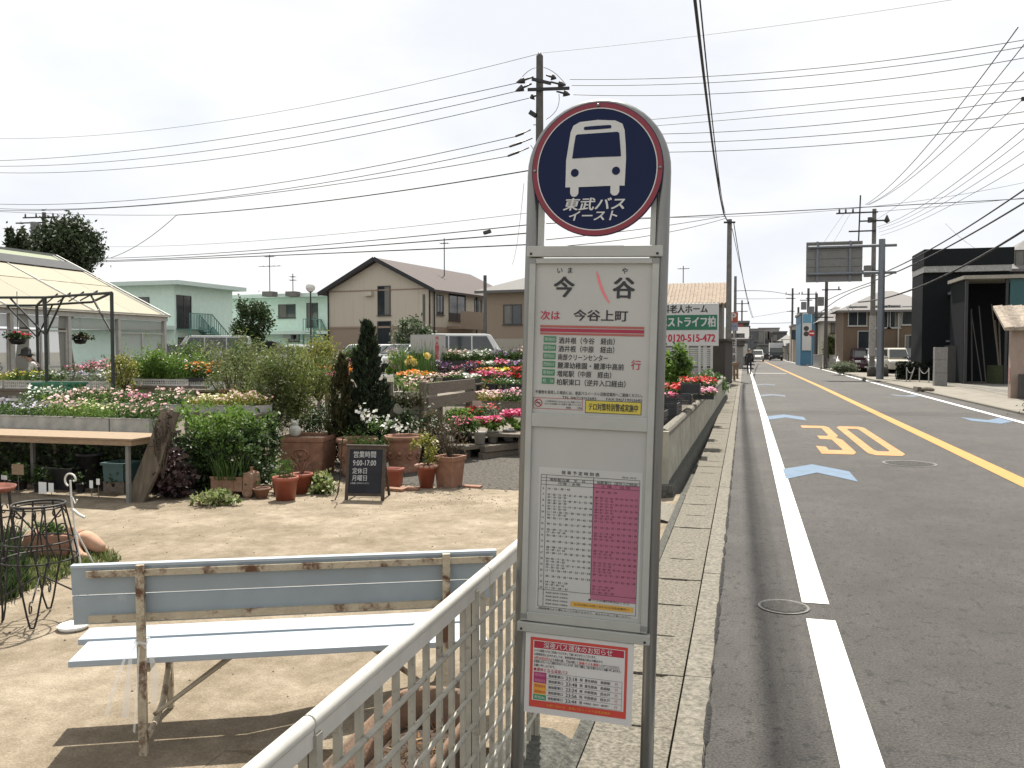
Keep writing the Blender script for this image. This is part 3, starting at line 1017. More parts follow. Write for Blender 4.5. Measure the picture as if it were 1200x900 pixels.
    rk(tx0, z - 5 * hh - 0.0004, tx1, z - 5 * hh + 0.0004, 3, 0.0012)
    rk(tx1 - 0.0008, z - 5 * hh, tx1, z, 3, 0.0012)
    tk('お問い合わせ　東武バスイースト沼南営業所', -0.005, zb + 0.011, 0.0088, 5, 'c', 0.2, 0.004)
    mm.build('notice_print', [mat('notice_red', (0.50, 0.055, 0.04), rough=0.5, var=0.05), MATS['notice_paper'], mat('notice_crimson', (0.36, 0.02, 0.045), rough=0.5, var=0.05), INK,
                              mat('notice_magenta', (0.33, 0.03, 0.13), rough=0.5, var=0.05), mat('notice_orange', (0.62, 0.30, 0.04), rough=0.5, var=0.05),
                              mat('notice_green', (0.02, 0.23, 0.10), rough=0.5, var=0.05), mat('notice_pale', (0.55, 0.25, 0.36), rough=0.5, var=0.02)], nt_)
bus_stop()

# ================================================================ GRID FENCE BY THE BENCH
FENCEW = mat('shaded_fence_paint', (0.30, 0.285, 0.24), rough=0.6, var=0.14, scale=14, stain=(0.09, 0.07, 0.045), stain_scale=20, stain_pos=0.58)  # bars' shading painted in, a greyer copy of the rail paint
RAILW = mat('lit_rail_paint', (0.44, 0.43, 0.395), rough=0.5, var=0.08, scale=12, stain=(0.20, 0.17, 0.12), stain_scale=18, stain_pos=0.67)  # same fence paint, kept brighter for the lit rail
def grid_fence():
    X0, X1 = 0.42, 3.33                       # along the road
    zt, zb = 0.885, 0.07
    t = thing('grid_fence', 'chalky white metal grid fence with rounded top rail beside the bus stop', 'fence', (-0.80, X0, 0))
    ln = X1 - X0
    mm = MB()
    for a, b in ((0, 1.03), (1.036, 2.2), (2.206, ln)):
        mm.tube([(0, a, zt), (0, b, zt)], 0.0165, 12)
        mm.bb(-0.013, 0.013, a, b, zt - 0.046, zt - 0.010)
    mm.build('top_rail', RAILW, t)
    posts = [0.0, 1.04, 2.055, 2.87]
    for yy in posts:
        mm = MB()
        mm.bb(-0.02, 0.0, yy - 0.012, yy + 0.012, -0.15, zt - 0.02)
        mm.bb(0.003, 0.02, yy - 0.012, yy + 0.012, -0.15, zt - 0.02)
        mm.build('post', FENCEW, t)
    mm = MB()
    k = 0
    yy = 0.04
    while yy < ln - 0.01:
        if min(abs(yy - q) for q in posts) > 0.03:
            mm.bb(-0.0085, 0.0065, yy - 0.008, yy + 0.008, zb, zt - 0.03)
        yy += 0.1015
    zz = zt - 0.13
    while zz > zb:
        mm.tube([(0.0125, 0.0, zz), (0.0125, ln, zz)], 0.0078, 6)
        zz -= 0.1
    mm.build('grid', FENCEW, t)
grid_fence()
m = MB()
m.prism([(-0.93, -0.5), (-0.66, -0.5), (-0.66, 0.02), (-0.74, 0.055), (-0.93, 0.055)], -6, 3.36, 'y')
single('fence_footing', m, MOSS, 'low dark mossy concrete footing below the white grid fence', 'low wall')
m = MB()
m.prism([(-0.655, -0.3), (-0.605, -0.3), (-0.605, 0.008), (-0.655, 0.03)], -6, 9.6, 'y')
struct('gutter_edge', m, MOSS)

# ================================================================ BENCH SEEN FROM BEHIND
def bench():
    Z0 = -0.25
    c = math.cos(YAW); s = math.sin(YAW)
    def cw(x, d): return np.array([c * x - s * d, s * x + c * d])
    A, B = cw(-1.985, 3.80), cw(-0.075, 4.10)
    ang = math.atan2(B[1] - A[1], B[0] - A[0])
    t = thing('bench', 'pale blue and white slatted metal bench with rusty legs, back turned to us', 'bench', (A[0], A[1], Z0), ang)
    ln = float(np.linalg.norm(B - A))
    BLUE = mat('bench_blue', (0.27, 0.325, 0.365), rough=0.55, var=0.06, scale=6, stain=(0.42, 0.44, 0.45), stain_scale=3, stain_pos=0.6)
    SEATW = mat('bench_seat', (0.33, 0.375, 0.42), rough=0.5, var=0.08, scale=5, streak=(0.3, 3, 1), stain=(0.24, 0.25, 0.25), stain_scale=7, stain_pos=0.64)
    RUST = mat('rusty_cream_paint', (0.40, 0.35, 0.26), rough=0.75, var=0.12, scale=9, stain=(0.10, 0.045, 0.022), stain_scale=7, stain_pos=0.50, bump=0.4)
    # backrest, leaning: local y grows away from us
    mm = MB()
    def back(z): return 0.03 - (z - 0.6) * 0.10
    z0, z1, zm = 0.605, 0.872, 0.742
    for (a, b) in ((z0, zm - 0.004), (zm + 0.004, z1)):
        mm.add([(0, back(a), a), (ln, back(a), a), (ln, back(b), b), (0, back(b), b), (0, back(a) + 0.022, a), (ln, back(a) + 0.022, a), (ln, back(b) + 0.022, b), (0, back(b) + 0.022, b)],
               [(0, 1, 2, 3), (7, 6, 5, 4), (0, 4, 5, 1), (3, 2, 6, 7), (0, 3, 7, 4), (1, 5, 6, 2)])
    mm.bb(0, ln, back(z1) - 0.005, back(z1) + 0.035, z1, z1 + 0.012, 1)
    mm.build('backrest', [BLUE, SEATW], t)
    mm = MB()
    mm.bb(0.07, ln - 0.02, back(z1) - 0.022, back(z1) - 0.002, z1 - 0.042, z1 - 0.012)
    mm.bb(0.07, ln - 0.02, back(z0) - 0.024, back(z0) - 0.003, z0 + 0.012, z0 + 0.045)
    mm.build('back_rail', RUST, t)
    mm = MB()
    mm.bb(-0.045, ln - 0.035, 0.075, 0.352, 0.393, 0.423)
    mm.bb(-0.10, ln - 0.04, 0.376, 0.56, 0.397, 0.427)
    mm.build('seat', SEATW, t, bevel=0.004)
    for px in (0.30, ln - 0.245):
        lg = MB()
        lg.bar((px, -0.005, 0.0), (px, -0.012, 0.88), 0.036, 0.030)
        lg.build('leg', RUST, t)
        lg = MB()
        lg.bar((px, 0.06, 0.375), (px, 0.55, 0.375), 0.03, 0.03)
        fl = [(px, 0.50, 0.37), (px, 0.48, 0.22), (px, 0.36, 0.10), (px, 0.2, 0.06), (px, 0.02, 0.05)]
        lg.tube(fl, 0.016, 8)
        lg.bar((px, 0.49, 0.37), (px, 0.52, 0.0), 0.03, 0.03)
        lg.build('seat_support', RUST, t)
        br = MB()
        sgn = 1 if px < 1 else -1
        for dy in (0.10, 0.17):
            br.tube([(px + 0.02 * sgn, 0.1, 0.14), (px + 0.44 * sgn, 0.30 + dy - 0.1, 0.395)], 0.010, 7)
        br.build('brace', RUST, t)
    # see-through plastic tape tied round the post, ends hanging
    RIB = clearmat('clear_tape', (0.85, 0.85, 0.82), 0.42, 0.3)
    rb = MB()
    def ribbon(path, w):
        P = np.array(path)
        V, F = [], []
        for i, p in enumerate(P):
            V += [(p[0] - w[i] / 2, p[1], p[2]), (p[0] + w[i] / 2, p[1] - 0.01, p[2])]
        F = [(2 * i, 2 * i + 1, 2 * i + 3, 2 * i + 2) for i in range(len(P) - 1)]
        rb.add(V, F, 0, True)
    pz = 0.53
    px = 0.30
    ribbon([(px - 0.01, -0.03, pz), (px - 0.06, -0.05, pz - 0.06), (px - 0.10, -0.06, pz - 0.17), (px - 0.14, -0.06, pz - 0.31)], [0.012, 0.014, 0.018, 0.02])
    ribbon([(px - 0.01, -0.03, pz), (px - 0.035, -0.05, pz - 0.05), (px - 0.045, -0.06, pz - 0.16), (px - 0.06, -0.06, pz - 0.33)], [0.012, 0.016, 0.03, 0.035])
    ribbon([(px + 0.01, -0.03, pz - 0.01), (px + 0.05, -0.05, pz - 0.04), (px + 0.07, -0.06, pz - 0.14), (px + 0.065, -0.06, pz - 0.27)], [0.012, 0.02, 0.035, 0.03])
    ribbon([(px - 0.005, -0.03, pz - 0.02), (px - 0.01, -0.05, pz - 0.2), (px - 0.025, -0.055, pz - 0.40)], [0.01, 0.014, 0.012])
    rb.tube([(px - 0.024, -0.026, pz), (px + 0.024, -0.026, pz - 0.01), (px + 0.024, 0.02, pz), (px - 0.024, 0.02, pz + 0.005)], 0.008, 6, closed=True)
    o = rb.build('plastic_tape', RIB)
    o.parent = None
    o.matrix_world = Matrix.Translation((A[0], A[1], Z0)) @ Matrix.Rotation(ang, 4, 'Z')
    o['label'] = 'clear plastic tape knotted round the rusty left bench post, loose ends hanging'
    o['category'] = 'tape'
bench()

# ================================================================ TROUGH BEHIND THE FENCE
def rounded_rect(hx, hy, r, n=6):
    P = []
    for cx, cy, a0 in ((hx - r, hy - r, 0), (-hx + r, hy - r, PI / 2), (-hx + r, -hy + r, PI), (hx - r, -hy + r, 1.5 * PI)):
        for i in range(n + 1):
            a = a0 + PI / 2 * i / n
            P.append((cx + r * math.cos(a), cy + r * math.sin(a)))
    return P

def shell(mm, outline, levels, mi=0, sm=True):
    """levels: (scale_offset, z) - rings of an outline grown or shrunk by an offset."""
    n = len(outline)
    O = np.array(outline)
    nr = O / np.linalg.norm(O, axis=1)[:, None]
    V = []
    for off, z in levels:
        for p, q in zip(O, nr):
            V.append((p[0] + q[0] * off, p[1] + q[1] * off, z))
    F = []
    for i in range(len(levels) - 1):
        for j in range(n):
            F.append((i * n + j, i * n + (j + 1) % n, (i + 1) * n + (j + 1) % n, (i + 1) * n + j))
    mm.add(V, F, mi, sm)
    return [(V[-n + i][0], V[-n + i][1], V[-n + i][2]) for i in range(n)]

t = thing('trough_planter', 'long brown terracotta trough of dry soil standing behind the grid fence', 'planter', (-1.18, 2.72, -0.25))
mm = MB()
shell(mm, rounded_rect(0.17, 0.55, 0.14), [(-0.06, 0.0), (-0.03, 0.2), (0, 0.40), (0.03, 0.405), (0.03, 0.455), (-0.01, 0.46), (-0.02, 0.28)])
mm.build('body', mat('brown_trough', (0.17, 0.105, 0.068), rough=0.95, var=0.25, scale=8, bump=0.3, stain=(0.09, 0.065, 0.045), stain_scale=4, stain_pos=0.52), t)
mm = MB()
rr_ = rounded_rect(0.15, 0.53, 0.12)
mm.poly([(x, y, 0.32) for x, y in rr_])
for i in range(240):
    x, y = random.uniform(-.13, .13), random.uniform(-.5, .5)
    mm.leaves([(x, y, 0.325 + random.uniform(0, 0.02))], 0.06, 0.008, 1)
mm.build('soil', [SOIL, leafmat('dry_litter', [(0.25, 0.12, 0.05), (0.13, 0.08, 0.04), (0.32, 0.22, 0.1)], 0.1)], t)

# ================================================================ NURSERY: WALL ALONG THE GUTTER
WALLC = mat('wall_concrete', (0.29, 0.275, 0.225), rough=0.95, var=0.2, scale=4, bump=0.4, bscale=50, stain=(0.22, 0.21, 0.16), stain_scale=3, stain_pos=0.58)
t = thing('panel_wall', 'long low pale concrete panel wall with rounded coping between flower bed and gutter', 'low wall', (-0.87, 9.8, 0), math.atan2(20.2, 0.22) - PI / 2)
segs = 11
for i in range(segs):
    a, b = i * 20.2 / segs, (i + 1) * 20.2 / segs - 0.02
    mm = MB()
    tilt = random.uniform(-0.006, 0.006)
    mm.prism([(-0.05, 0.10), (0.05, 0.10), (0.045 + tilt, 0.62), (-0.045 + tilt, 0.62)], a, b, 'y')
    mm.build('panel', WALLC, t)
    mm = MB()
    mm.prism([(-0.06 + tilt, 0.622), (0.06 + tilt, 0.622), (0.062 + tilt, 0.67), (0.045 + tilt, 0.70), (0, 0.715), (-0.045 + tilt, 0.70), (-0.06 + tilt, 0.67)], a, b + 0.012, 'y')
    mm.build('coping', KERB, t)
mm = MB()
mm.bb(-0.06, 0.06, -0.10, -0.003, -0.1, 0.69)
mm.build('end_post', WALLC, t)
mm = MB()
mm.prism([(-0.14, -0.3), (0.17, -0.3), (0.12, 0.095), (-0.14, 0.095)], -0.25, 20.2, 'y')
mm.build('footing', MOSS, t)
struct('corner_slab', MB().add([(-1.0, 9.1, 0.005), (-0.68, 9.0, 0.0), (-0.62, 8.0, 0.0), (-0.85, 8.2, 0.01)], [(3, 2, 1, 0)]), KERB)

# ================================================================ LEAF AND PETAL COLOURS
LF_MID = leafmat('mid_green_leaves', [(0.035, 0.07, 0.015), (0.06, 0.12, 0.025), (0.09, 0.15, 0.035), (0.05, 0.085, 0.03)])
LF_BRIGHT = leafmat('bright_green_leaves', [(0.07, 0.14, 0.02), (0.12, 0.21, 0.035), (0.16, 0.25, 0.05), (0.06, 0.12, 0.025)], 0.45)
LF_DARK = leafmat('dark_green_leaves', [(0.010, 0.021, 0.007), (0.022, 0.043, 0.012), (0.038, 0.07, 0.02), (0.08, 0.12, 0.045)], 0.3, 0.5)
LF_OLIVE = leafmat('olive_leaves', [(0.06, 0.09, 0.025), (0.11, 0.145, 0.045), (0.18, 0.20, 0.07), (0.10, 0.12, 0.05)], 0.45)
LF_YEL = leafmat('yellow_green_leaves', [(0.12, 0.15, 0.025), (0.20, 0.21, 0.04), (0.28, 0.26, 0.06), (0.09, 0.12, 0.03)], 0.45)
LF_CONIF = leafmat('conifer_sprays', [(0.008, 0.016, 0.008), (0.015, 0.027, 0.012), (0.024, 0.04, 0.016), (0.034, 0.045, 0.024)], 0.15, 0.8)
LF_BROWN = leafmat('browning_sprays', [(0.028, 0.03, 0.012), (0.05, 0.045, 0.018), (0.042, 0.055, 0.018), (0.075, 0.055, 0.026)], 0.25, 0.8)
LF_PURPLE = leafmat('dark_purple_leaves', [(0.015, 0.010, 0.012), (0.03, 0.018, 0.02), (0.06, 0.035, 0.035), (0.12, 0.08, 0.075)], 0.2, 0.35)
LF_GREY = leafmat('grey_green_leaves', [(0.10, 0.13, 0.08), (0.16, 0.19, 0.12), (0.22, 0.24, 0.17), (0.07, 0.10, 0.05)])
LF_VAR = leafmat('variegated_leaves', [(0.08, 0.13, 0.03), (0.14, 0.20, 0.05), (0.42, 0.42, 0.20), (0.10, 0.15, 0.04), (0.38, 0.38, 0.22)])
LF_DRY = leafmat('dry_twigs', [(0.10, 0.07, 0.045), (0.14, 0.10, 0.06), (0.08, 0.075, 0.03)], 0.2)
STEM = mat('green_stem', (0.05, 0.07, 0.025), rough=0.7, var=0.3)
TWIG = mat('twig_bark', (0.06, 0.045, 0.03), rough=0.9, var=0.3, scale=20)
PET = {
    'white': leafmat('white_petals', [(0.62, 0.62, 0.58), (0.72, 0.70, 0.66), (0.5, 0.52, 0.42)], 0.3),
    'lilac': leafmat('lilac_petals', [(0.55, 0.52, 0.58), (0.38, 0.32, 0.50), (0.64, 0.62, 0.62), (0.25, 0.18, 0.42)], 0.3),
    'pale pink': leafmat('pale_pink_petals', [(0.62, 0.40, 0.38), (0.66, 0.50, 0.45), (0.60, 0.33, 0.34), (0.68, 0.58, 0.52)], 0.3),
    'pink': leafmat('pink_petals', [(0.60, 0.20, 0.30), (0.64, 0.34, 0.40), (0.50, 0.12, 0.24), (0.66, 0.48, 0.48)], 0.3),
    'hot pink': leafmat('hot_pink_petals', [(0.56, 0.035, 0.15), (0.62, 0.10, 0.22), (0.45, 0.02, 0.11), (0.64, 0.20, 0.28)], 0.3),
    'magenta': leafmat('magenta_petals', [(0.40, 0.05, 0.16), (0.50, 0.14, 0.22), (0.3, 0.03, 0.12)], 0.3),
    'red': leafmat('red_petals', [(0.50, 0.012, 0.02), (0.58, 0.03, 0.025), (0.38, 0.01, 0.02), (0.6, 0.09, 0.07)], 0.3),
    'orange': leafmat('orange_petals', [(0.64, 0.17, 0.012), (0.66, 0.30, 0.02), (0.60, 0.10, 0.01), (0.7, 0.38, 0.04)], 0.3),
    'yellow': leafmat('yellow_petals', [(0.66, 0.50, 0.03), (0.70, 0.60, 0.10), (0.58, 0.42, 0.03)], 0.3),
    'cream': leafmat('cream_petals', [(0.62, 0.56, 0.34), (0.66, 0.60, 0.42), (0.5, 0.5, 0.25), (0.58, 0.46, 0.30)], 0.3),
    'purple': leafmat('purple_petals', [(0.10, 0.03, 0.14), (0.18, 0.07, 0.24), (0.05, 0.02, 0.07), (0.30, 0.20, 0.34)], 0.3),
}
TRAYBLACK = mat('black_tray', (0.022, 0.022, 0.024), rough=0.6, var=0.3, scale=10)
TRAYWHITE = mat('white_basket_plastic', (0.52, 0.51, 0.48), rough=0.6, var=0.1, scale=12)

# ================================================================ PLANT BUILDERS (local space, base at the origin)
def rnd_in(n, c, r, clumps=0, spread=0.35, boxy=False):
    """Points inside an ellipsoid, denser near its skin; optionally gathered in clumps."""
    c, r = np.array(c, float), np.array(r, float)
    if clumps:
        d = RNG.normal(size=(clumps, 3)); d /= np.linalg.norm(d, axis=1)[:, None]
        cc = d * (RNG.uniform(0.25, 1.0, clumps) ** 0.5)[:, None]
        if boxy: cc = RNG.uniform(-0.9, 0.9, (clumps, 3))
        p = cc[RNG.integers(0, clumps, n)] + RNG.normal(size=(n, 3)) * spread * RNG.uniform(0.5, 1, n)[:, None]
        return c + p * r
    d = RNG.normal(size=(n, 3)); d /= np.linalg.norm(d, axis=1)[:, None]
    return c + d * (RNG.uniform(0.1, 1, n) ** 0.4)[:, None] * r

def bush(mm, c, r, n, ln, wd, mi=0, clumps=14, spread=0.3, up=0.5, boxy=False):
    P = rnd_in(n, c, r, clumps, spread, boxy)
    P = P[P[:, 2] > max(0.0, c[2] - r[2]) + 0.01]
    return mm.leaves(P, ln, wd, mi, up)

def stems(mm, base, tips, r, mi=1):
    for tp in tips:
        b = np.array(base, float)
        e = np.array(tp, float)
        mid = (b + e) / 2 + RNG.normal(size=3) * 0.05 * np.linalg.norm(e - b)
        mm.tube([b, mid, e], [r, r * 0.7, r * 0.35], 5, mi)

def conifer_mb(h, r, n, sz, base=0.05, ns=150):
    """Upright sprays set round a stem; each spray is a flat fan of scale leaves."""
    mm = MB()
    for i in range(ns):
        z = h * (base + (0.95 - base) * random.random() ** 1.15)
        f = z / h
        prof = r * min(1, 0.6 + f * 2.2) * (1 - f) ** 0.75 * 1.15 * random.choice((0.6, 0.85, 1.0, 1.0, 1.12))
        a = random.uniform(0, 2 * PI)
        L_ = h * random.uniform(0.09, 0.17) * (1.15 - 0.5 * f)
        k = n // ns
        q = RNG.uniform(0, 1, k)
        lat = RNG.normal(size=k) * 0.16 * L_ * (1.15 - q)
        rad = prof * (0.55 + 0.45 * q) + RNG.normal(size=k) * 0.02
        ca, sa = math.cos(a), math.sin(a)
        P = np.stack([rad * ca - lat * sa, rad * sa + lat * ca, z + (q - 0.35) * L_], 1)
        mm.leaves(P, sz, sz * 0.3, 0, 0.1, hang=((ca * 0.35, sa * 0.35, 1.0), 0.35))
    return mm

def grass_mb(mm, c, rad, n, h, w, mi=0, lean=0.25):
    for i in range(n):
        a, q = random.uniform(0, 2 * PI), rad * random.random() ** 0.5
        x, y = c[0] + q * math.cos(a), c[1] + q * math.sin(a)
        hh = h * random.uniform(0.55, 1.1)
        dx, dy = random.gauss(0, lean) * hh, random.gauss(0, lean) * hh
        t_ = random.uniform(0, PI)
        wx, wy = math.cos(t_) * w / 2, math.sin(t_) * w / 2
        mm.add([(x - wx, y - wy, c[2]), (x + wx, y + wy, c[2]), (x + dx * .45 + wx * .8, y + dy * .45 + wy * .8, c[2] + hh * .6), (x + dx * .45 - wx * .8, y + dy * .45 - wy * .8, c[2] + hh * .6), (x + dx, y + dy, c[2] + hh)],
               [(0, 1, 2, 3), (3, 2, 4)], mi)
    return mm

def at(u0, u1, vt, vb, y):
    """A photographed box of columns u0-u1 and rows vt-vb standing at distance y: centre x, width, bottom z, top z."""
    a, b = PY(u0, vb, y), PY(u1, vb, y)
    c = PY((u0 + u1) / 2, vt, y)
    return (a[0] + b[0]) / 2, b[0] - a[0], a[2], c[2]

# ---------------------------------------------------------------- flower trays
def tray(loc, wd, dp, th, style, leaf, petal, ph, nb, br, label, group, nl=None, spill=0.03, cat='flower tray', pots=False, holes=True):
    t = thing('flower_tray', label, cat, loc, random.uniform(-0.02, 0.02), group)
    mm = MB()
    hx, hy, w = wd / 2, dp / 2, 0.012 if style != 'styro' else 0.025
    mm.bb(-hx, hx, -hy, hy, 0.0, 0.012)
    for x0, x1, y0, y1 in ((-hx, hx, -hy, -hy + w), (-hx, hx, hy - w, hy), (-hx, -hx + w, -hy + w, hy - w), (hx - w, hx, -hy + w, hy - w)):
        if style == 'basket' and y1 - y0 < 0.02 and th > 0.06:
            mm.bb(x0, x1, y0, y1, 0.012, 0.03); mm.bb(x0, x1, y0, y1, th - 0.02, th)
            nn_ = max(4, int(wd / 0.05))
            for i in range(nn_ + 1):
                xx = x0 + (x1 - x0) * i / nn_
                mm.bb(xx - 0.008, xx + 0.008, y0 + 0.002, y1 - 0.002, 0.03, th - 0.02)
            mm.bb(x0, x1, y0 + 0.003, y1 - 0.003, th * 0.5 - 0.006, th * 0.5 + 0.006)
        else:
            mm.bb(x0, x1, y0, y1, 0.012, th)
    mm.bb(-hx - 0.008, hx + 0.008, -hy - 0.008, -hy + w, th + 0.001, th + 0.012)
    mm.bb(-hx - 0.008, hx + 0.008, hy - w, hy + 0.008, th + 0.001, th + 0.012)
    mats = {'styro': STYRO, 'black': TRAYBLACK, 'basket': TRAYWHITE, 'wood': WOODOLD}[style]
    mm.build('tray', mats, t)
    # plants: little mounds in a grid
    k = max(3, int(wd / 0.11)); q = max(2, int(dp / 0.12))
    F, B = MB(), MB()
    nl = nl or int(46)
    for i in range(k):
        for j in range(q):
            cx = -hx + (i + 0.5) * wd / k + random.uniform(-.015, .015)
            cy = -hy + (j + 0.5) * dp / q
            hgt = ph * random.uniform(0.6, 1.3)
            P = rnd_in(nl, (cx, cy, th + hgt * 0.42), (wd / k * 0.62 + spill, dp / q * 0.62 + spill, hgt * 0.5))
            F.leaves(P, 0.055, 0.024, 0, 0.6)
            if random.random() < 0.3: F.leaves(rnd_in(14, (cx, cy, th + hgt * 0.95), (wd / k * .4, dp / q * .4, hgt * 0.5)), 0.08, 0.016, 0, 0.1, hang=((0, 0, 1.0), 0.4))
            m_ = max(2, int(nb / (k * q) * random.uniform(0.5, 1.5)))
            a = RNG.uniform(0, 2 * PI, m_); rr = RNG.uniform(0, 1, m_) ** 0.5
            rx, ry = wd / k * 0.6 + spill, dp / q * 0.6 + spill
            zz = th + hgt * (1.0 - 0.35 * rr ** 2) + RNG.normal(size=m_) * 0.012
            B.blooms(np.stack([cx + rr * np.cos(a) * rx, cy + rr * np.sin(a) * ry, zz], 1), br, 0)
    F.build('foliage', leaf, t)
    if nb: B.build('blossoms', PET[petal], t)
    return t

def bench_table(name, x0, x1, y0, y1, z, th, label, mt=None, legs=True, mt_leg=None, skirt=0.0):
    zb = gz(y0)
    t = thing(name, label, 'plant bench', ((x0 + x1) / 2, (y0 + y1) / 2, zb))
    hx, hy, h = (x1 - x0) / 2, (y1 - y0) / 2, z - zb
    mm = MB()
    nb_ = max(2, int((y1 - y0) / 0.2))
    for i in range(nb_):
        a = -hy + i * (2 * hy) / nb_
        mm.bb(-hx, hx, a, a + 2 * hy / nb_ - 0.008, h - th, h + random.uniform(-0.002, 0.002))
    mm.build('top', mt or WOODOLD, t)
    if skirt:
        mm = MB(); mm.bb(-hx + 0.02, hx - 0.02, -hy + 0.02, -hy + 0.045, h - th - skirt, h - th - 0.002)
        mm.build('apron_board', mt or WOODOLD, t)
    nleg = max(2, int((x1 - x0) / 1.6) + 1)
    for i in range(nleg):
        for s in (-1, 1):
            mm = MB()
            xx = -hx + 0.06 + (2 * hx - 0.12) * i / (nleg - 1)
            mm.bb(xx - 0.03, xx + 0.03, s * (hy - 0.09) - 0.03, s * (hy - 0.09) + 0.03, 0, h - th - 0.002)
            mm.build('leg', mt_leg or WOODOLD, t)
    return t

def tray_row(specs, u0, u1, vtt, vtb, y, dp, style, benchname, group, ph=None, vfl=None, br=0.022, nb=90, leaf=None, lab=None, nl=None):
    """specs: petal colours from left to right; rows of the photo give tray top, tray bottom and flower top."""
    n = len(specs)
    xa, xb = PY(u0, vtb, y)[0], PY(u1, vtb, y)[0]
    zb = PY((u0 + u1) / 2, vtb, y)[2]
    zt = PY((u0 + u1) / 2, vtt, y)[2]
    zf = PY((u0 + u1) / 2, vfl, y)[2] if vfl else zt + ph
    w = (xb - xa) / n
    for i, sp in enumerate(specs):
        if isinstance(sp, tuple): col, lf = sp
        else: col, lf = sp, leaf or LF_MID
        tname = {'styro': 'pale foam', 'black': 'black', 'basket': 'white lattice', 'wood': 'wooden'}[style]
        place = '%s from left %s' % (ORD[i], benchname)
        label = '%s tray of %s flowers, %s' % (tname, col, place) if nb else '%s tray of green seedlings, %s' % (tname, place)
        tray((xa + w * (i + 0.5), y + dp / 2 + random.uniform(-.04, .04), zb), w - 0.02, dp, max(0.03, zt - zb), style, lf, col, max(0.06, (zf - zt) * random.uniform(0.8, 1.25)), int(nb * random.uniform(.6, 1.2)), br, label, group, nl)
    return xa, xb, zb

# ---- front rows on the left
def row(benchlabel, specs, u0, u1, vfl, vtt, vtb, y, dp, place, group, style='black', th=0.04, bench=True, ext0=0.0, ext1=0.0, skirt=0.0, back=False, **kw):
    xa, xb, zb = tray_row(specs, u0, u1, vtt, vtb, y, dp, style, place, group, vfl=vfl, **kw)
    if bench:
        bench_table('plant_bench', xa - 0.05 - ext0, xb + 0.05 + ext1, y - 0.04, y + dp + 0.06, zb - 0.004, th, benchlabel, skirt=skirt)
    if back:
        single('dark_board', MB().bb(xa - 0.1, xb + 0.9, 0, 0.03, 0, zb - gz(y) - 0.06), mat('painted_shade', (0.03, 0.028, 0.025), rough=0.95, var=0.4, scale=5), 'added dark sheet standing in for shade under the front plank bench', 'board', (0, y + 0.12, gz(y)))  # added dark sheet that paints in the shade below the bench

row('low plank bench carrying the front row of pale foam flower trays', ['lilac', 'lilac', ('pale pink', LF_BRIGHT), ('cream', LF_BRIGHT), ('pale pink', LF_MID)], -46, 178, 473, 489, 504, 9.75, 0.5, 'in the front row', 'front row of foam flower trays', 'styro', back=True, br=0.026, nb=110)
row('second plank bench behind the foam trays holding pink bedding flowers', ['white', 'pale pink', 'pale pink', 'pink', 'pale pink', ('cream', LF_YEL), ('pale pink', LF_YEL)], 22, 296, 461, 474, 482, 10.75, 0.55, 'in the second row', 'second row of bedding flower trays', 'styro', br=0.027, nb=120)
row('long bench behind the green crate, its left end full of cream flowers', [('cream', LF_YEL), ('yellow', LF_MID), ('white', LF_MID), ('lilac', LF_GREY), ('white', LF_GREY)], -30, 140, 436, 447, 456, 14.2, 0.6, 'behind the green crate', 'lattice trays behind the green crate', 'basket', br=0.026, nb=110, skirt=0.1)
row('bench of magenta bedding flowers beside the dark pergola posts', ['magenta', 'magenta', 'pink', 'pale pink'], 70, 142, 428, 441, 447, 15.4, 0.5, 'between pergola posts', 'trays between the pergola posts', br=0.028, nb=120)
row('dark timber bench of tall green plants in white edged trays', ['white', 'cream', 'white', 'white'], 140, 250, 418, 445, 452, 14.4, 0.55, 'under tall greenery', 'trays of tall green plants', 'basket', nb=10, leaf=LF_BRIGHT, nl=150, skirt=0.3)
# ---- right hand rows
row('rough bench of pink and white flowers nearest the white pots', [('pale pink', LF_YEL), ('pink', LF_MID), ('pale pink', LF_MID)], 556, 640, 458, 471, 481, 16.6, 0.6, 'behind the white pots', 'trays behind the white pots', 'wood', br=0.035, nb=150, skirt=0.06)
row('slatted bench of purple and lilac flowers seen past the wooden crate', ['purple', 'lilac'], 574, 640, 458, 466, 471, 17.5, 0.5, 'above the wooden trays', 'purple trays', br=0.03, nb=120)
row('bench of green seedling trays with dark pots right of the crate', ['red', 'white', 'red'], 553, 640, 445, 451, 458, 20.0, 0.7, 'in the row of dark pots', 'trays of seedlings in dark pots', nb=14, nl=60)
row('bench of hot pink bedding flowers in the middle of the nursery', ['hot pink', 'hot pink', 'red', 'hot pink'], 550, 640, 438, 445, 449, 22.2, 0.7, 'in the hot pink row', 'hot pink row', br=0.05, nb=150)
row('bench of orange flowers behind the hot pink row', ['orange', 'yellow', 'red', 'orange'], 553, 640, 432, 437, 441, 24.2, 0.6, 'behind the hot pink', 'orange row', br=0.05, nb=130)
row('bench of mixed red, white and purple flowers near the car park', ['red', 'white', 'hot pink', 'purple', 'pale pink', 'red'], 545, 645, 424, 430, 435, 26.5, 0.8, 'near the car park', 'mixed row', br=0.055, nb=130)
row('bench of tall green perennials at the back of the nursery', ['white', 'pale pink', 'white', 'purple', 'pale pink'], 478, 640, 410, 423, 428, 29.5, 0.9, 'before the parked van', 'back row of perennials', br=0.05, nb=26, nl=130)
row('bench of orange flowers showing left of the wooden crate', ['orange', 'orange', 'orange'], 462, 500, 437, 443, 448, 19.2, 0.6, 'left of the rack', 'orange trays left of the crate', br=0.04, nb=140)
row('bench of pale pink flowers showing above the wooden crate', ['pale pink', 'pale pink', 'white'], 500, 556, 438, 444, 449, 19.2, 0.6, 'above the timber rack', 'pale pink trays above the crate', br=0.036, nb=110)
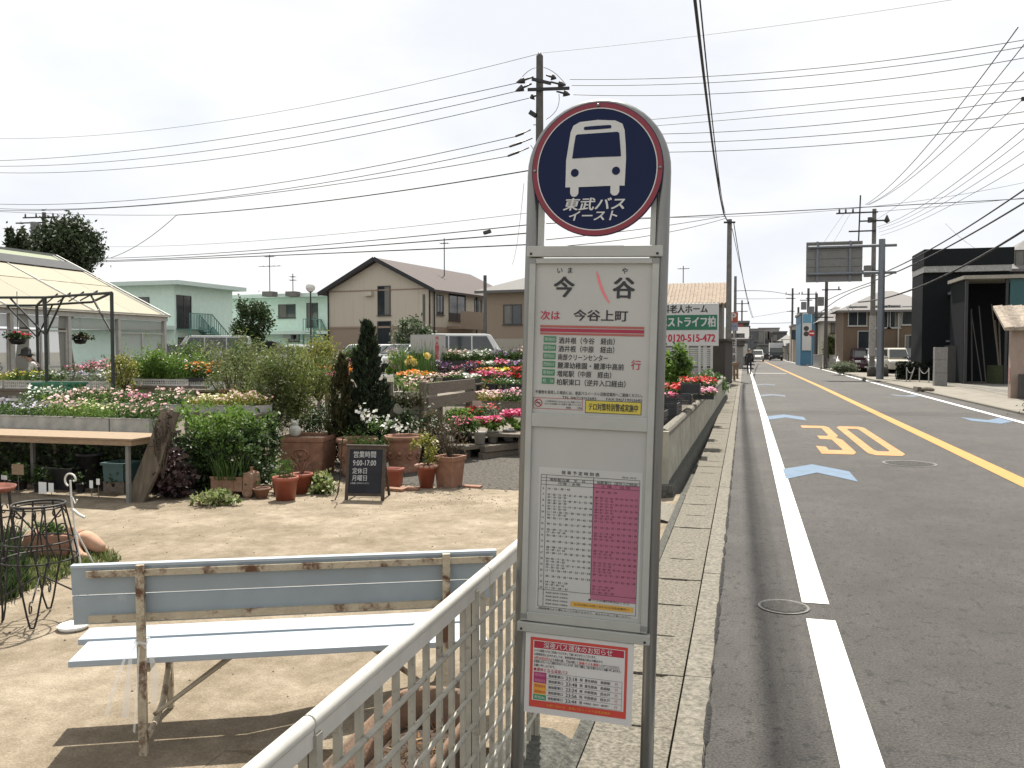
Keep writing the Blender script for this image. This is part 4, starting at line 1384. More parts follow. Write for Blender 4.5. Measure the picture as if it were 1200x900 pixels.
row('bench of dark purple leaved plants between the lilies and the vans', ['purple', 'purple', 'magenta', 'purple'], 498, 556, 426, 436, 440, 22.4, 0.6, 'behind the yellow lilies', 'dark leaved trays', br=0.035, nb=60, leaf=LF_PURPLE)
row('bench of orange and pink flowers glimpsed between the small conifers', ['orange', 'orange', 'orange'], 372, 424, 430, 437, 441, 20.4, 0.5, 'between the two conifers', 'orange trays between the conifers', br=0.045, nb=140)
row('low bench of pink flowers glimpsed left of the brown conifer', ['pink', 'hot pink'], 372, 400, 438, 444, 448, 18.2, 0.5, 'by the brown conifer', 'pink trays by the brown conifer', br=0.04, nb=120)
# flower bed boxes behind the gutter wall, right of the bus stop
def stack_crate(u0, u1, vt, vb, y, dp, label, n):
    x, w, zb, zt = at(u0, u1, vt, vb, y)
    t = thing('plastic_crate', label, 'crate', (x, y + dp / 2, zb), random.uniform(-.05, .05), 'black crates by the gutter wall')
    mm = MB()
    hx, hy, h = w / 2, dp / 2, zt - zb
    mm.bb(-hx, hx, -hy, hy, 0, 0.01)
    for i in range(5):
        a, b = 0.012 + i * (h - 0.012) / 5, 0.012 + (i + 0.8) * (h - 0.012) / 5
        mm.bb(-hx, hx, -hy, -hy + 0.012, a, b); mm.bb(-hx, hx, hy - 0.012, hy, a, b)
        mm.bb(-hx, -hx + 0.012, -hy + .013, hy - .013, a, b); mm.bb(hx - 0.012, hx, -hy + .013, hy - .013, a, b)
    mm.build('basket', TRAYBLACK, t)
    for xx in (-hx + 0.012, hx - 0.012):
        for yy in (-hy - 0.003, hy + 0.003):
            MB().bb(xx - 0.012, xx + 0.012, yy - 0.002, yy + 0.002, 0.0, h + 0.012).build('corner_rib', TRAYBLACK, t)
for i, (u0, u1, vt, vb, y, lb) in enumerate([(774, 794, 472, 500, 12.0, 'black slatted crate at the bottom against the bus stop post'), (778, 810, 463, 474, 12.6, 'black slatted crate in the middle of the stack by the gutter wall'),
                                             (797, 820, 450, 462, 13.2, 'black slatted crate on top of the stack by the gutter wall'), (756, 779, 480, 530, 11.3, 'black crate low beside the end of the gutter wall')]):
    stack_crate(u0, u1, vt, vb, y, 0.42, lb, i)
for i, (u0, u1, vf, vb, y, c, lb) in enumerate([(776, 800, 452, 466, 13.6, 'red', 'red geraniums in a black tray left of the crate stack'), (796, 830, 443, 456, 15.8, 'red', 'red geraniums in a black tray behind the crate stack'),
                                               (812, 838, 443, 458, 18.5, 'red', 'bright red geraniums in the tray furthest along the gutter wall'), (812, 836, 456, 468, 14.2, 'pink', 'pink and white flowers in a black tray inside the gutter wall'),
                                               (776, 792, 464, 472, 12.9, 'hot pink', 'hot pink flowers in a black tray against the bus stop post')]):
    x, w, zb, zt = at(u0, u1, vf, vb, y)
    tray((x, y + 0.25, zb), w, 0.45, max(0.05, (zt - zb) * 0.35), 'black', LF_MID, c, (zt - zb) * 0.6, 130, 0.036, lb, 'trays inside the gutter wall')
for (u0, u1, vt, y, dp, lb) in [(772, 806, 473, 12.0, 2.4, 'wooden bench under the crates inside the gutter wall'), (806, 838, 461, 14.3, 5.0, 'long wooden bench of geraniums inside the gutter wall')]:
    x, w, zb, zt = at(u0, u1, vt, vt + 5, y)
    bench_table('plant_bench', x - w / 2, min(x + w / 2, -1.0), y + 0.6, y + dp, zt - 0.08, 0.05, lb)

# ================================================================ TABLE, CRATES AND ITEMS AT THE FRONT LEFT
zt_ = PY(80, 510, 8.9)[2]
xr = PY(152, 515, 8.66)[0]
t = thing('display_table', 'tan board display table on thin grey legs in front of the foam trays', 'table', (xr, 8.7, -0.25))
h = zt_ + 0.25
mm = MB(); mm.bb(-4.2, 0.0, 0, 0.72, h - 0.02, h); mm.build('top', WOODTAN, t)
mm = MB(); mm.bb(-4.2, -0.02, 0.01, 0.035, h - 0.085, h - 0.022); mm.bb(-0.045, -0.02, 0.04, 0.68, h - 0.085, h - 0.022); mm.build('rail', WOODTAN, t)
for xx in (-0.11, -2.1, -4.1):
    for yy in (0.06, 0.64):
        mm = MB(); mm.bb(xx - 0.022, xx + 0.022, yy - 0.022, yy + 0.022, 0, h - 0.022); mm.build('leg', mat('grey_table_leg', (0.16, 0.16, 0.15), rough=0.7), t)

def open_box(name, label, cat, x, y, z, w, d, hh, mt, rim=0.02, rz=0.0):
    t = thing(name, label, cat, (x, y, z), rz)
    mm = MB()
    k = 0.012
    tp = 1.06
    for s in (-1, 1):
        mm.add([(s * w / 2, -d / 2, 0), (s * w / 2, d / 2, 0), (s * w / 2 * tp, d / 2 * tp, hh), (s * w / 2 * tp, -d / 2 * tp, hh), (s * (w / 2 - k), -d / 2 + k, 0), (s * (w / 2 - k), d / 2 - k, 0), (s * (w / 2 * tp - k), d / 2 * tp - k, hh), (s * (w / 2 * tp - k), -d / 2 * tp + k, hh)],
               [(0, 1, 2, 3), (7, 6, 5, 4), (3, 2, 6, 7)])
        mm.add([(-w / 2, s * d / 2, 0), (w / 2, s * d / 2, 0), (w / 2 * tp, s * d / 2 * tp, hh), (-w / 2 * tp, s * d / 2 * tp, hh), (-w / 2 + k, s * (d / 2 - k), 0), (w / 2 - k, s * (d / 2 - k), 0), (w / 2 * tp - k, s * (d / 2 * tp - k), hh), (-w / 2 * tp + k, s * (d / 2 * tp - k), hh)],
               [(0, 1, 2, 3), (7, 6, 5, 4), (3, 2, 6, 7)])
    mm.bb(-w / 2 + k, w / 2 - k, -d / 2 + k, d / 2 - k, 0.002, 0.012)
    mm.build('tub', mt, t)
    mm = MB()
    W2, D2 = w / 2 * tp + rim, d / 2 * tp + rim
    for a in ((-W2, W2, -D2, -D2 + rim), (-W2, W2, D2 - rim, D2), (-W2, -W2 + rim, -D2 + rim, D2 - rim), (W2 - rim, W2, -D2 + rim, D2 - rim)):
        mm.bb(*a, hh - 0.03, hh + 0.004)
    mm.build('rim', mt, t)
    return t
GREENP = mat('green_crate_plastic', (0.012, 0.13, 0.075), rough=0.5, var=0.12, scale=9)
x, w, zb, zt = at(31, 74, 449, 470, 12.1)
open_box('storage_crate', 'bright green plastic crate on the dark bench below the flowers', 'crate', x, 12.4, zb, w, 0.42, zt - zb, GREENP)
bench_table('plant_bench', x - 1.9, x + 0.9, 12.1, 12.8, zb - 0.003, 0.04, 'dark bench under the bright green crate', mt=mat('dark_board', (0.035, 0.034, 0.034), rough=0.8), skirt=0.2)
x, w, zb, zt = at(115, 138, 545, 566, 9.2)
open_box('storage_tub', 'dull teal plastic tub standing under the tan display table', 'tub', x, 9.45, -0.25 + 0.15, w, 0.3, zt - zb, mat('teal_tub', (0.06, 0.12, 0.12), rough=0.6))
t = single('wooden_block', MB().bb(-0.16, 0.16, -0.15, 0.15, 0, 0.145), WOODOLD, 'weathered wooden block under the teal tub', 'block', (x, 9.45, -0.25))
x, w, zb, zt = at(50, 82, 549, 575, 9.3)
open_box('storage_tub', 'shallow black tub standing in the dark under the display table', 'tub', x, 9.5, -0.25, w, 0.35, zt + 0.25, BLACK)
x, w, zb, zt = at(84, 112, 537, 575, 9.5)
t = thing('black_bin', 'tapered black bin under the tan table left of the teal tub', 'bin', (x, 9.65, -0.25))
MB().lathe([(0.12, 0), (0.17, 0.42), (0.19, 0.43), (0.19, 0.46), (0.16, 0.46), (0.15, 0.3), (0.0, 0.3)], 18).build('body', BLACK, t)
# plant tags and small potted plants stored in the shade under the table
r0 = random.Random(3)
k = 0
for i, u in enumerate([4, 14, 22, 31, 40, 58, 70, 92, 106, 122]):
    p = PY(u, 585, 8.95 + 0.35 * r0.random())
    x, y = p[0], p[1] + r0.uniform(0, 0.3)
    t = thing('potted_plant', 'small dark pot with a dim green plant, %s from left under the table' % ORD[i], 'potted plant', (x, y, -0.25), 0, 'pots stored under the display table')
    MB().lathe([(0.045, 0), (0.062, 0.11), (0.066, 0.11), (0.066, 0.125), (0.054, 0.125), (0.05, 0.09), (0, 0.09)], 14).build('pot', TRAYBLACK, t)
    mm = MB(); bush(mm, (0, 0, 0.22), (0.11, 0.11, 0.12), 150, 0.05, 0.025, 0, 6); mm.build('foliage', LF_DARK if i % 3 else LF_MID, t)
for i, (u, v0, v1, ww, lab_) in enumerate([(21, 544, 556, 14, 'square tan'), (50, 565, 578, 9, 'tall white'), (60, 566, 577, 6, 'narrow white'), (107, 563, 572, 4, 'small white'), (115, 561, 568, 4, 'tiny white'), (5, 557, 562, 7, 'short white')]):
    x, w, zb, zt = at(u - ww / 2, u + ww / 2, v0, v1, 8.85)
    t = thing('plant_tag', '%s card on a thin stick in the shade under the display table' % lab_, 'plant tag', (x, 8.85, -0.25), 0)
    MB().bb(-w / 2, w / 2, -0.002, 0.002, zb + 0.25, zt + 0.25).build('card', WHITE if i else WOODTAN, t)
    MB().bb(-0.004, 0.004, 0.003, 0.009, 0, zb + 0.28).build('stick', WOODOLD, t)
# a wall of dim greenery, with an added dark sheet for shade, closes the space behind the table
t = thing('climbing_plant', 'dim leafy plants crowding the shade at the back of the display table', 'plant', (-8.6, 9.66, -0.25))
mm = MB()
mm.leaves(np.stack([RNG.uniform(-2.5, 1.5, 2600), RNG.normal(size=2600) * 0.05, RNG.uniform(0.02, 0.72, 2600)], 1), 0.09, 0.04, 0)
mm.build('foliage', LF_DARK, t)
# leaning board
x0, y0 = PY(160, 594, 8.75)[0], 8.75
t = single('leaning_board', MB().prism([(0, 0), (0.26, 0), (0.42, 0.4), (0.60, 1.12), (0.36, 1.15), (0.20, 0.62)], 0, 0.05, 'y'), mat('stained_board', (0.075, 0.06, 0.045), rough=0.9, col2=(0.15, 0.12, 0.085), scale=8, streak=(2, 1, 0.4), bump=0.3),
           'rough brown board leaning against the front bench beside purple plants', 'board', (PY(143, 594, 8.75)[0], 8.8, -0.25))
t.rotation_euler = (R(-12), 0, 0)

# ================================================================ POTS
def pot(label, x, y, z, r, h, mt, cat='flower pot', soil=True, group=None, n=22, taper=0.72, rimh=None):
    t = thing('flower_pot', label, cat, (x, y, z), random.uniform(0, 1), group)
    rh = rimh or h * 0.16
    MB().lathe([(0.0, 0.001), (r * taper, 0.001), (r * 0.93, h - rh), (r, h - rh), (r * 1.02, h - rh * 0.4), (r, h), (r * 0.88, h), (r * 0.85, h * 0.86)], n).build('pot', mt, t)
    if soil:
        MB().lathe([(0, h * 0.87), (r * 0.86, h * 0.86)], n).build('soil', SOIL, t)
    return t
def pot_px(label, u0, u1, vt, vb, mt, yoff=0.0, z=-0.25, **kw):
    p = G((u0 + u1) / 2, vb, z)
    d = float(np.dot(p[:2], (-math.sin(YAW), math.cos(YAW))))
    r = (u1 - u0) / 2 / FPX * d
    h = (vb - vt) / FPX * d
    return pot(label, p[0], p[1] + r * 0.9, z, r, h, mt, **kw), r, h
# great ornamented pots
def great_pot(label, u0, u1, vt, vb, square=False):
    p = G((u0 + u1) / 2, vb, -0.25)
    d = float(np.dot(p[:2], (-math.sin(YAW), math.cos(YAW))))
    r = (u1 - u0) / 2 / FPX * d
    h = (vb - vt) / FPX * d
    t = thing('large_pot', label, 'large pot', (p[0], p[1] + r, -0.25), R(8))
    mm = MB()
    prof = [(-0.16, 0), (-0.13, 0.06), (-0.15, 0.08), (-0.08, h * 0.45), (-0.045, h * 0.82), (-0.05, h * 0.85), (0.0, h * 0.88), (0.012, h * 0.94), (0.0, h), (-0.06, h), (-0.08, h * 0.9)]
    if square:
        ol = rounded_rect(r, r, 0.05, 3)
        prof = [(o * 0.35, z) for o, z in prof]
    else:
        ol = [(r * math.cos(2 * PI * i / 32), r * math.sin(2 * PI * i / 32)) for i in range(32)]
        prof = [(o * 0.6, z) for o, z in prof]
    shell(mm, ol, prof, 0, not square)
    body = mm.build('pot', TERRA, t)
    # relief: swags and a rosette on the flank facing us
    mm = MB()
    rr = r * (1.0 if not square else 1.0) - 0.045
    for k in range(5 if not square else 1):
        a0 = -PI / 2 + (k - 2) * 0.62 if not square else -PI / 2
        pts = []
        for i in range(13):
            q = i / 12 * 2 * PI
            aa = a0 + 0.2 * math.cos(q) if not square else None
            zz = h * 0.55 + h * 0.14 * math.sin(q)
            if square: pts.append((0.13 * math.cos(q), -r + 0.012, zz))
            else: pts.append(((rr) * math.cos(aa), (rr) * math.sin(aa), zz))
        mm.tube(pts, 0.012, 6)
        if square: mm.ball((0, -r + 0.01, h * 0.55), 0.035, 6, sc=(1, 0.5, 1))
        else: mm.ball((rr * math.cos(a0), rr * math.sin(a0), h * 0.55), 0.035, 6)
    mm.build('relief', TERRA, body)
    mm = MB(); mm.poly([(x * 0.9, y * 0.9, h * 0.91) for x, y in ol]); mm.build('soil', SOIL, t)
    return t, p[0], p[1] + r, r, h
gp1, x1, y1, r1, h1 = great_pot('large square terracotta pot with a round relief and white owl ornament on its rim', 320, 376, 512, 558, True)
gp2, x2, y2, r2, h2 = great_pot('large round terracotta pot half hidden behind the chalkboard, conifers in it', 383, 433, 515, 560)
gp3, x3, y3, r3, h3 = great_pot('large round terracotta pot with swag relief right of the chalkboard', 440, 488, 512, 557)
# owl ornament standing on the first pot's rim
t = thing('owl_ornament', 'small white owl ornament standing on the rim of the square pot', 'ornament', (PY(345, 511, y1 - r1 + 0.03)[0], y1 - r1 + 0.05, -0.25 + h1))
mm = MB(); mm.ball((0, 0, 0.09), 0.095, 12, sc=(1, 0.75, 0.98)); mm.build('body', mat('chalk_white', (0.44, 0.44, 0.40), rough=0.85, var=0.1, scale=30, bump=0.2), t)
mm = MB(); mm.ball((0, 0, 0.20), 0.055, 10, sc=(1, 0.8, 0.8)); mm.build('head', MATS['chalk_white'], t)
for s in (-1, 1):
    mm = MB(); mm.ball((s * 0.045, 0, 0.235), 0.02, 6, sc=(1, 0.7, 1.3)); mm.build('ear', MATS['chalk_white'], t)
mm = MB()
for s in (-1, 1): mm.tube([(s * 0.02 + 0.012 * math.cos(q * PI / 6), -0.045, 0.205 + 0.012 * math.sin(q * PI / 6)) for q in range(12)], 0.002, 4, closed=True)
for k in range(3): mm.tube([(-0.05 + 0.006 * k, -0.07, 0.12 - k * 0.03), (0, -0.074, 0.11 - k * 0.03), (0.05 - 0.006 * k, -0.07, 0.12 - k * 0.03)], 0.002, 4)
mm.build('carving', mat('grey_engraving', (0.2, 0.2, 0.18), rough=0.9), t)

p_, r_, h_ = pot_px('medium red clay pot in front of the square pot, left of a smaller twin', 312, 343, 560, 588, REDPOT)
mm = MB(); grass_mb(mm, (0, 0, h_ * 0.85), r_ * 0.5, 26, 0.34, 0.012, 0, 0.3); bush(mm, (0.02, 0, h_ + 0.12), (0.16, 0.14, 0.12), 120, 0.06, 0.02, 0, 5); mm.build('plant', LF_MID, p_)
p_, r_, h_ = pot_px('red clay pot with a bare twiggy plant before the square pot', 334, 361, 556, 580, REDPOT)
mm = MB()
for i in range(16):
    a = random.uniform(0, 2 * PI); q = random.uniform(0.1, 0.26)
    mm.tube([(0, 0, h_ * .85), (q * 0.4 * math.cos(a), q * 0.4 * math.sin(a), h_ + 0.12), (q * math.cos(a), q * math.sin(a) * 0.6, h_ + random.uniform(0.14, 0.32))], [0.005, 0.004, 0.002], 4)
mm.build('plant', mat('reddish_twig', (0.13, 0.06, 0.04), rough=0.9), p_)
p_, r_, h_ = pot_px('small shallow terracotta pot in front of the terracotta train', 291, 312, 573, 585, TERRA, taper=0.6)
p_, r_, h_ = pot_px('dark red pot at the edge of the leafy hedge behind the small shallow pot', 316, 330, 566, 580, REDPOT)
mm = MB(); bush(mm, (0, 0, h_ + 0.05), (0.1, 0.1, 0.1), 90, 0.06, 0.03, 0, 5); mm.build('plant', LF_MID, p_)
p_, r_, h_ = pot_px('red plastic pot with petal shaped rim and small flowering plant', 484, 508, 546, 573, REDPOT, taper=0.66)
mm = MB()
for i in range(12):
    a = 2 * PI * i / 12
    mm.ball((r_ * 1.0 * math.cos(a), r_ * 1.0 * math.sin(a), h_ * 0.97), r_ * 0.24, 6, sc=(1, 1, 0.7))
mm.build('petal_rim', mat('pinkish_clay', (0.36, 0.22, 0.17), rough=0.9, var=0.2, scale=15), p_)
mm = MB(); bush(mm, (0, 0.02, h_ + 0.22), (0.20, 0.18, 0.20), 420, 0.06, 0.028, 0, 9, 0.25)
mm.blooms(rnd_in(40, (0.03, 0, h_ + 0.27), (0.17, 0.15, 0.12)), 0.016, 1)
stems(mm, (0, 0, h_ * .85), [(random.uniform(-.15, .15), random.uniform(-.1, .1), h_ + random.uniform(.15, .35)) for _ in range(9)], 0.005, 2)
mm.build('plant', [LF_YEL, PET['cream'], STEM], p_)
# tall square pot
p = G(522, 572, -0.25); d = 11.0
w = (535 - 505) / FPX * d / 2
t = thing('square_pot', 'tall square terracotta pot with dry twiggy stems beside the petal rimmed pot', 'flower pot', (p[0], p[1] + w, -0.25), R(-14))
hq = (572 - 534) / FPX * d
mm = MB(); ol = rounded_rect(w, w, 0.02, 2)
shell(mm, ol, [(-0.05, 0), (-0.01, hq * 0.85), (0.012, hq * 0.86), (0.016, hq), (-0.03, hq), (-0.04, hq * 0.9)], 0, False); mm.build('pot', TERRA, t)
mm = MB(); mm.poly([(a * .86, b * .86, hq * 0.91) for a, b in ol]); mm.build('soil', SOIL, t)
mm = MB()
stems(mm, (0, 0, hq * 0.9), [(random.uniform(-.28, .22), random.uniform(-.2, .2), hq + random.uniform(0.25, 0.75)) for _ in range(26)], 0.006, 0)
bush(mm, (-0.02, 0, hq + 0.3), (0.3, 0.22, 0.32), 260, 0.05, 0.018, 1, 12, 0.3)
mm.build('plant', [TWIG, LF_DRY], t)
# brick trough between chalkboard and pots
p = G(457, 571, -0.25)
t = thing('trough_pot', 'small rectangular red clay trough tucked behind the chalkboard edge', 'planter', (p[0], p[1] + 0.1, -0.25))
mm = MB(); ol = rounded_rect(0.13, 0.09, 0.02, 2)
shell(mm, ol, [(-0.02, 0), (0, 0.2), (0.012, 0.205), (0.012, 0.25), (-0.012, 0.25), (-0.015, 0.2)]); mm.build('body', REDPOT, t)
mm = MB(); mm.poly([(a * .88, b * .85, 0.21) for a, b in ol]); mm.build('soil', SOIL, t)
for i, (u, v, lab_) in enumerate([(462, 576, 'reddish paving brick lying flat right of the chalkboard'), (478, 575, 'reddish brick lying flat before the petal rimmed pot'), (552, 572, 'broken terracotta tile lying on the gravel edge')]):
    p = G(u, v, -0.25)
    single('loose_brick', MB().bb(-0.13, 0.13, -0.06, 0.06, 0, 0.04 if i < 2 else 0.03), TERRA, lab_, 'brick', (p[0], p[1] + 0.05, -0.25 if p[1] < 11.4 else gz(p[1])), R(random.uniform(-12, 12)), bevel=0.006)

# terracotta train planter
p = G(268, 583, -0.25)
d = 11.3
t = thing('train_planter', 'terracotta planter shaped as a little steam train and wagon full of grass', 'planter', (p[0], p[1] + 0.12, -0.25), R(4))
mm = MB()
L0 = 0.30
for x0_, x1_ in ((-0.26, -0.105), (-0.10, 0.055), (0.06, 0.17)):
    mm.bb(x0_, x1_, -0.11, -0.10, 0.09, 0.25)
mm.bb(-0.262, 0.172, -0.098, 0.11, 0.085, 0.10); mm.bb(-0.262, 0.172, 0.10, 0.11, 0.10, 0.25); mm.bb(-0.262, -0.252, -0.098, 0.098, 0.10, 0.25)
mm.bb(-0.27, 0.172, -0.118, -0.1105, 0.235, 0.26); mm.bb(-0.27, 0.172, -0.118, -0.1105, 0.08, 0.10)
mm.build('wagon', TERRA_PALE, t)
mm = MB(); mm.prism([(0.175, 0.06), (0.30, 0.06), (0.315, 0.2), (0.30, 0.30), (0.25, 0.33), (0.19, 0.31), (0.175, 0.25)], -0.10, 0.10, 'y'); mm.lathe([(0.02, 0.32), (0.02, 0.37), (0.035, 0.38), (0.0, 0.38)], 10, (0.245, 0, 0)); mm.build('engine', TERRA_PALE, t)
for xx in (-0.03, 0.24):
    for s in (-1, 1):
        mm = MB(); mm.tube([(xx, s * 0.095 - 0.018, 0.07), (xx, s * 0.095 + 0.018, 0.07)], 0.068, 18)
        mm.tube([(xx + 0.045 * math.cos(q * PI / 8), s * 0.095 + s * 0.019, 0.07 + 0.045 * math.sin(q * PI / 8)) for q in range(16)], 0.008, 5, closed=True)
        mm.build('wheel', TERRA_PALE, t)
mm = MB(); grass_mb(mm, (-0.05, 0, 0.22), 0.2, 160, 0.36, 0.012, 0, 0.28); mm.build('plant', LF_MID, t)

# chalkboard
A_ = G(405, 586, -0.25); B_ = G(447, 587, -0.25)
ang = math.atan2(B_[1] - A_[1], B_[0] - A_[0])
wd = float(np.linalg.norm((B_ - A_)[:2])) + 0.03
t = thing('chalkboard', 'small black standing chalkboard with opening hours in white handwriting', 'chalkboard', (A_[0], A_[1], -0.25), ang)
hb = 0.66
fr = MB()
def lean(x, y, z): return (x, y + z * 0.18, z)
def lbox(mm, x0, x1, z0, z1, y0, y1, mi=0):
    V = [lean(x, y, z) for y in (y0, y1) for z in (z0, z1) for x in (x0, x1)]
    mm.add(V, [(0, 1, 3, 2), (5, 4, 6, 7), (0, 4, 5, 1), (2, 3, 7, 6), (0, 2, 6, 4), (1, 5, 7, 3)], mi)
lbox(fr, -0.015, 0.025, 0.0, hb, 0, 0.025); lbox(fr, wd - 0.04, wd, 0.0, hb, 0, 0.025)
lbox(fr, 0.0255, wd - 0.0405, hb - 0.04, hb, 0, 0.025); lbox(fr, 0.0255, wd - 0.0405, 0.05, 0.085, 0, 0.025); lbox(fr, -0.03, wd + 0.015, hb + 0.001, hb + 0.015, -0.01, 0.035)
fr.build('frame', mat('dark_wood_frame', (0.055, 0.04, 0.03), rough=0.8, var=0.3, scale=15), t)
bl = MB(); lbox(bl, 0.026, wd - 0.041, 0.086, hb - 0.041, 0.008, 0.02)
slate = bl.build('slate', mat('slate', (0.012, 0.014, 0.02), rough=0.85, var=0.3, scale=6), t)
bk = MB(); 
for xx in (0.02, wd - 0.05): bk.bar((xx, 0.42, 0.0), (xx, 0.14, hb - 0.03), 0.03, 0.02)
bk.bar((0.02, 0.33, 0.2), (wd - 0.05, 0.33, 0.2), 0.02, 0.02)
bk.build('rear_leg', MATS['dark_wood_frame'], t)
mm = MB()
upv = np.array([0, 0.18, 1.0]); upv /= np.linalg.norm(upv)
def ct(st, z, hh, fit, x=0.05, mi=0):
    q = lean(x, 0.0062, z)
    mm.text(st, q, (1, 0.0, 0.012), upv, hh, mi, align='l', fit=fit, bold=0.008)
ct('営業時間', 0.555, 0.088, 0.285, 0.075); ct('9:00-17:00', 0.455, 0.095, 0.295, 0.07); ct('定休日', 0.355, 0.078, 0.185, 0.068); ct('月曜日', 0.268, 0.078, 0.19, 0.066); ct('お気軽にお声がけください', 0.205, 0.024, 0.24, 0.05)
mm.build('chalk_writing', mat('chalk', (0.42, 0.43, 0.43), rough=1.0, var=0.25, scale=60), slate)

# iron hook stand beside the chalkboard
p = G(396, 588, -0.25)
mm = MB()
mm.tube([(-0.04, 0, 0.02), (0.0, 0, 0.1), (0.03, 0.02, 0.35), (0.05, 0.03, 0.75), (0.07, 0.03, 0.80)], 0.007, 6)
mm.tube([(-0.09, 0.0, 0.012), (-0.02, -0.05, 0.012), (0.05, 0.0, 0.012), (-0.02, 0.05, 0.012)], 0.007, 6, closed=True)
mm.tube([(0, 0, 0.1), (-0.06, 0, 0.15), (-0.05, 0, 0.22), (0.0, 0, 0.2)], 0.006, 6)
single('iron_stake', mm, DARKMETAL, 'thin black wrought iron garden stake beside the chalkboard', 'garden stake', (p[0], p[1], -0.25))

# ---------------------------------------------------------------- shrubs and plants of the front border
def plant(name, label, cat, x, y, z, fn, mats, group=None):
    t = thing(name, label, cat, (x, y, z), 0, group)
    for part, mm in fn().items():
        mm.build(part, mats[part], t)
    return t
def shrub(label, u0, u1, vt, vb, y, mt, n=1500, ln=0.09, wd=0.045, clumps=22, spread=0.28, dpt=None, cat='shrub', nst=14, name='leafy_shrub', group=None, second=None, boxy=False):
    x, w, zb, zt = at(u0, u1, vt, vb, y)
    zb = max(zb, gz(y))
    t = thing(name, label, cat, (x, y, zb), 0, group)
    h = zt - zb
    dp = dpt or min(w, 0.9)
    mm = MB()
    stems(mm, (0, 0, 0), [(random.uniform(-.38, .38) * w, random.uniform(-.3, .3) * dp, h * random.uniform(.45, .9)) for _ in range(nst)], 0.011, 0)
    mm.build('branches', TWIG, t)
    mm = MB()
    bush(mm, (0, 0, h * 0.52), (w / 2 * 0.86, dp / 2, h * 0.5), n, ln, wd, 0, clumps, spread, boxy=boxy)
    if second: bush(mm, (0, 0, h * 0.6), (w / 2 * 0.85, dp / 2, h * 0.42), second[1], ln * 0.9, wd * 0.9, 1, clumps, spread, boxy=boxy)
    mm.build('foliage', [mt, second[0]] if second else mt, t)
    return t
shrub('bright green soft leaved bush spilling over the benches left of centre', 203, 306, 476, 530, 9.95, LF_BRIGHT, 2600, 0.075, 0.034, 46, 0.17, 0.9, boxy=True)
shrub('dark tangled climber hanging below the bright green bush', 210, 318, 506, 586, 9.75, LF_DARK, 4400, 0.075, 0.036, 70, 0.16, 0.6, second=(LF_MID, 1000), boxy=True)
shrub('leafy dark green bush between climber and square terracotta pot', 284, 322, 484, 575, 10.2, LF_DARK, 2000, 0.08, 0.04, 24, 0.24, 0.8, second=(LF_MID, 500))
shrub('purple black leaved plant with pinkish highlights beside the leaning board', 180, 230, 532, 598, 9.25, LF_PURPLE, 1500, 0.10, 0.07, 18, 0.24, 0.5)
shrub('thin reddish stemmed plant with tiny leaves before the leaning board', 176, 206, 478, 560, 8.95, LF_PURPLE, 300, 0.045, 0.022, 30, 0.2, 0.2, nst=20)
shrub('pale green leafy rosette trailing onto the concrete left of the train', 222, 285, 576, 598, 8.9, LF_VAR, 420, 0.075, 0.045, 14, 0.3, 0.35, nst=4, cat='ground plant')
shrub('variegated low plant growing between the clay pots and the chalkboard', 359, 404, 556, 584, 10.1, LF_VAR, 950, 0.07, 0.045, 14, 0.28, 0.5, nst=5, cat='ground plant')
shrub('pale leafed airy shrub with fine brownish twigs in the left middle', 240, 312, 398, 490, 12.4, LF_OLIVE, 4200, 0.055, 0.02, 40, 0.22, 0.9, nst=34)
shrub('yellowish green airy bush behind the bamboo, right half sunlit', 336, 412, 402, 470, 15.5, LF_YEL, 4600, 0.07, 0.026, 34, 0.24, 1.1, nst=26, second=(LF_OLIVE, 900))
shrub('feathery olive shrub at the foot of the bamboo', 286, 350, 420, 512, 11.6, LF_OLIVE, 4200, 0.07, 0.018, 34, 0.24, 0.8, nst=24, second=(LF_MID, 1300))
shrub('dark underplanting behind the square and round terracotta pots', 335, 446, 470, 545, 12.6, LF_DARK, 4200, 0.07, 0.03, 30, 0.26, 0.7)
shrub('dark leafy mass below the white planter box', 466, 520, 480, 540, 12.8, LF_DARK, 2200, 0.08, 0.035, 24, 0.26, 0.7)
shrub('brown stemmed bush with withered leaves hanging before the wooden crate post', 462, 500, 458, 478, 12.9, LF_BROWN, 500, 0.07, 0.03, 14, 0.3, 0.4)
shrub('scrubby twiggy plant right of the wooden crate post', 494, 530, 478, 548, 12.4, LF_DRY, 700, 0.05, 0.02, 26, 0.26, 0.5, nst=36)
# bamboo like feathery shrub with one clear stem
x, w, zb, zt = at(308, 382, 398, 515, 11.9)
t = thing('feathery_shrub', 'tall feathery yellow green shrub with one thin dark stem behind the owl ornament', 'shrub', (x, 11.9, gz(11.9)))
h = zt - gz(11.9)
mm = MB(); mm.tube([(0.02, 0, 0), (0.04, 0, h * 0.4), (0.0, 0.02, h * 0.75)], [0.02, 0.015, 0.008], 7)
stems(mm, (0.03, 0, h * 0.42), [(random.uniform(-.4, .4) * w, random.uniform(-.3, .3), h * random.uniform(.6, .98)) for _ in range(30)], 0.008, 0)
mm.build('stem', TWIG, t)
mm = MB()
P = rnd_in(5200, (0, 0, h * 0.72), (w * 0.46, 0.42, h * 0.27), 46, 0.2)
mm.leaves(P, 0.085, 0.016, 0, 0.3, hang=((0, 0, -0.25), 0.9))
P = rnd_in(1700, (-0.1, 0, h * 0.52), (w * 0.36, 0.36, h * 0.17), 26, 0.25)
mm.leaves(P, 0.085, 0.016, 0, 0.3, hang=((0, 0, -0.35), 0.9))
mm.build('foliage', leafmat('feathery_leaves', [(0.06, 0.09, 0.02), (0.12, 0.155, 0.035), (0.20, 0.22, 0.06), (0.08, 0.12, 0.03)], 0.5), t)
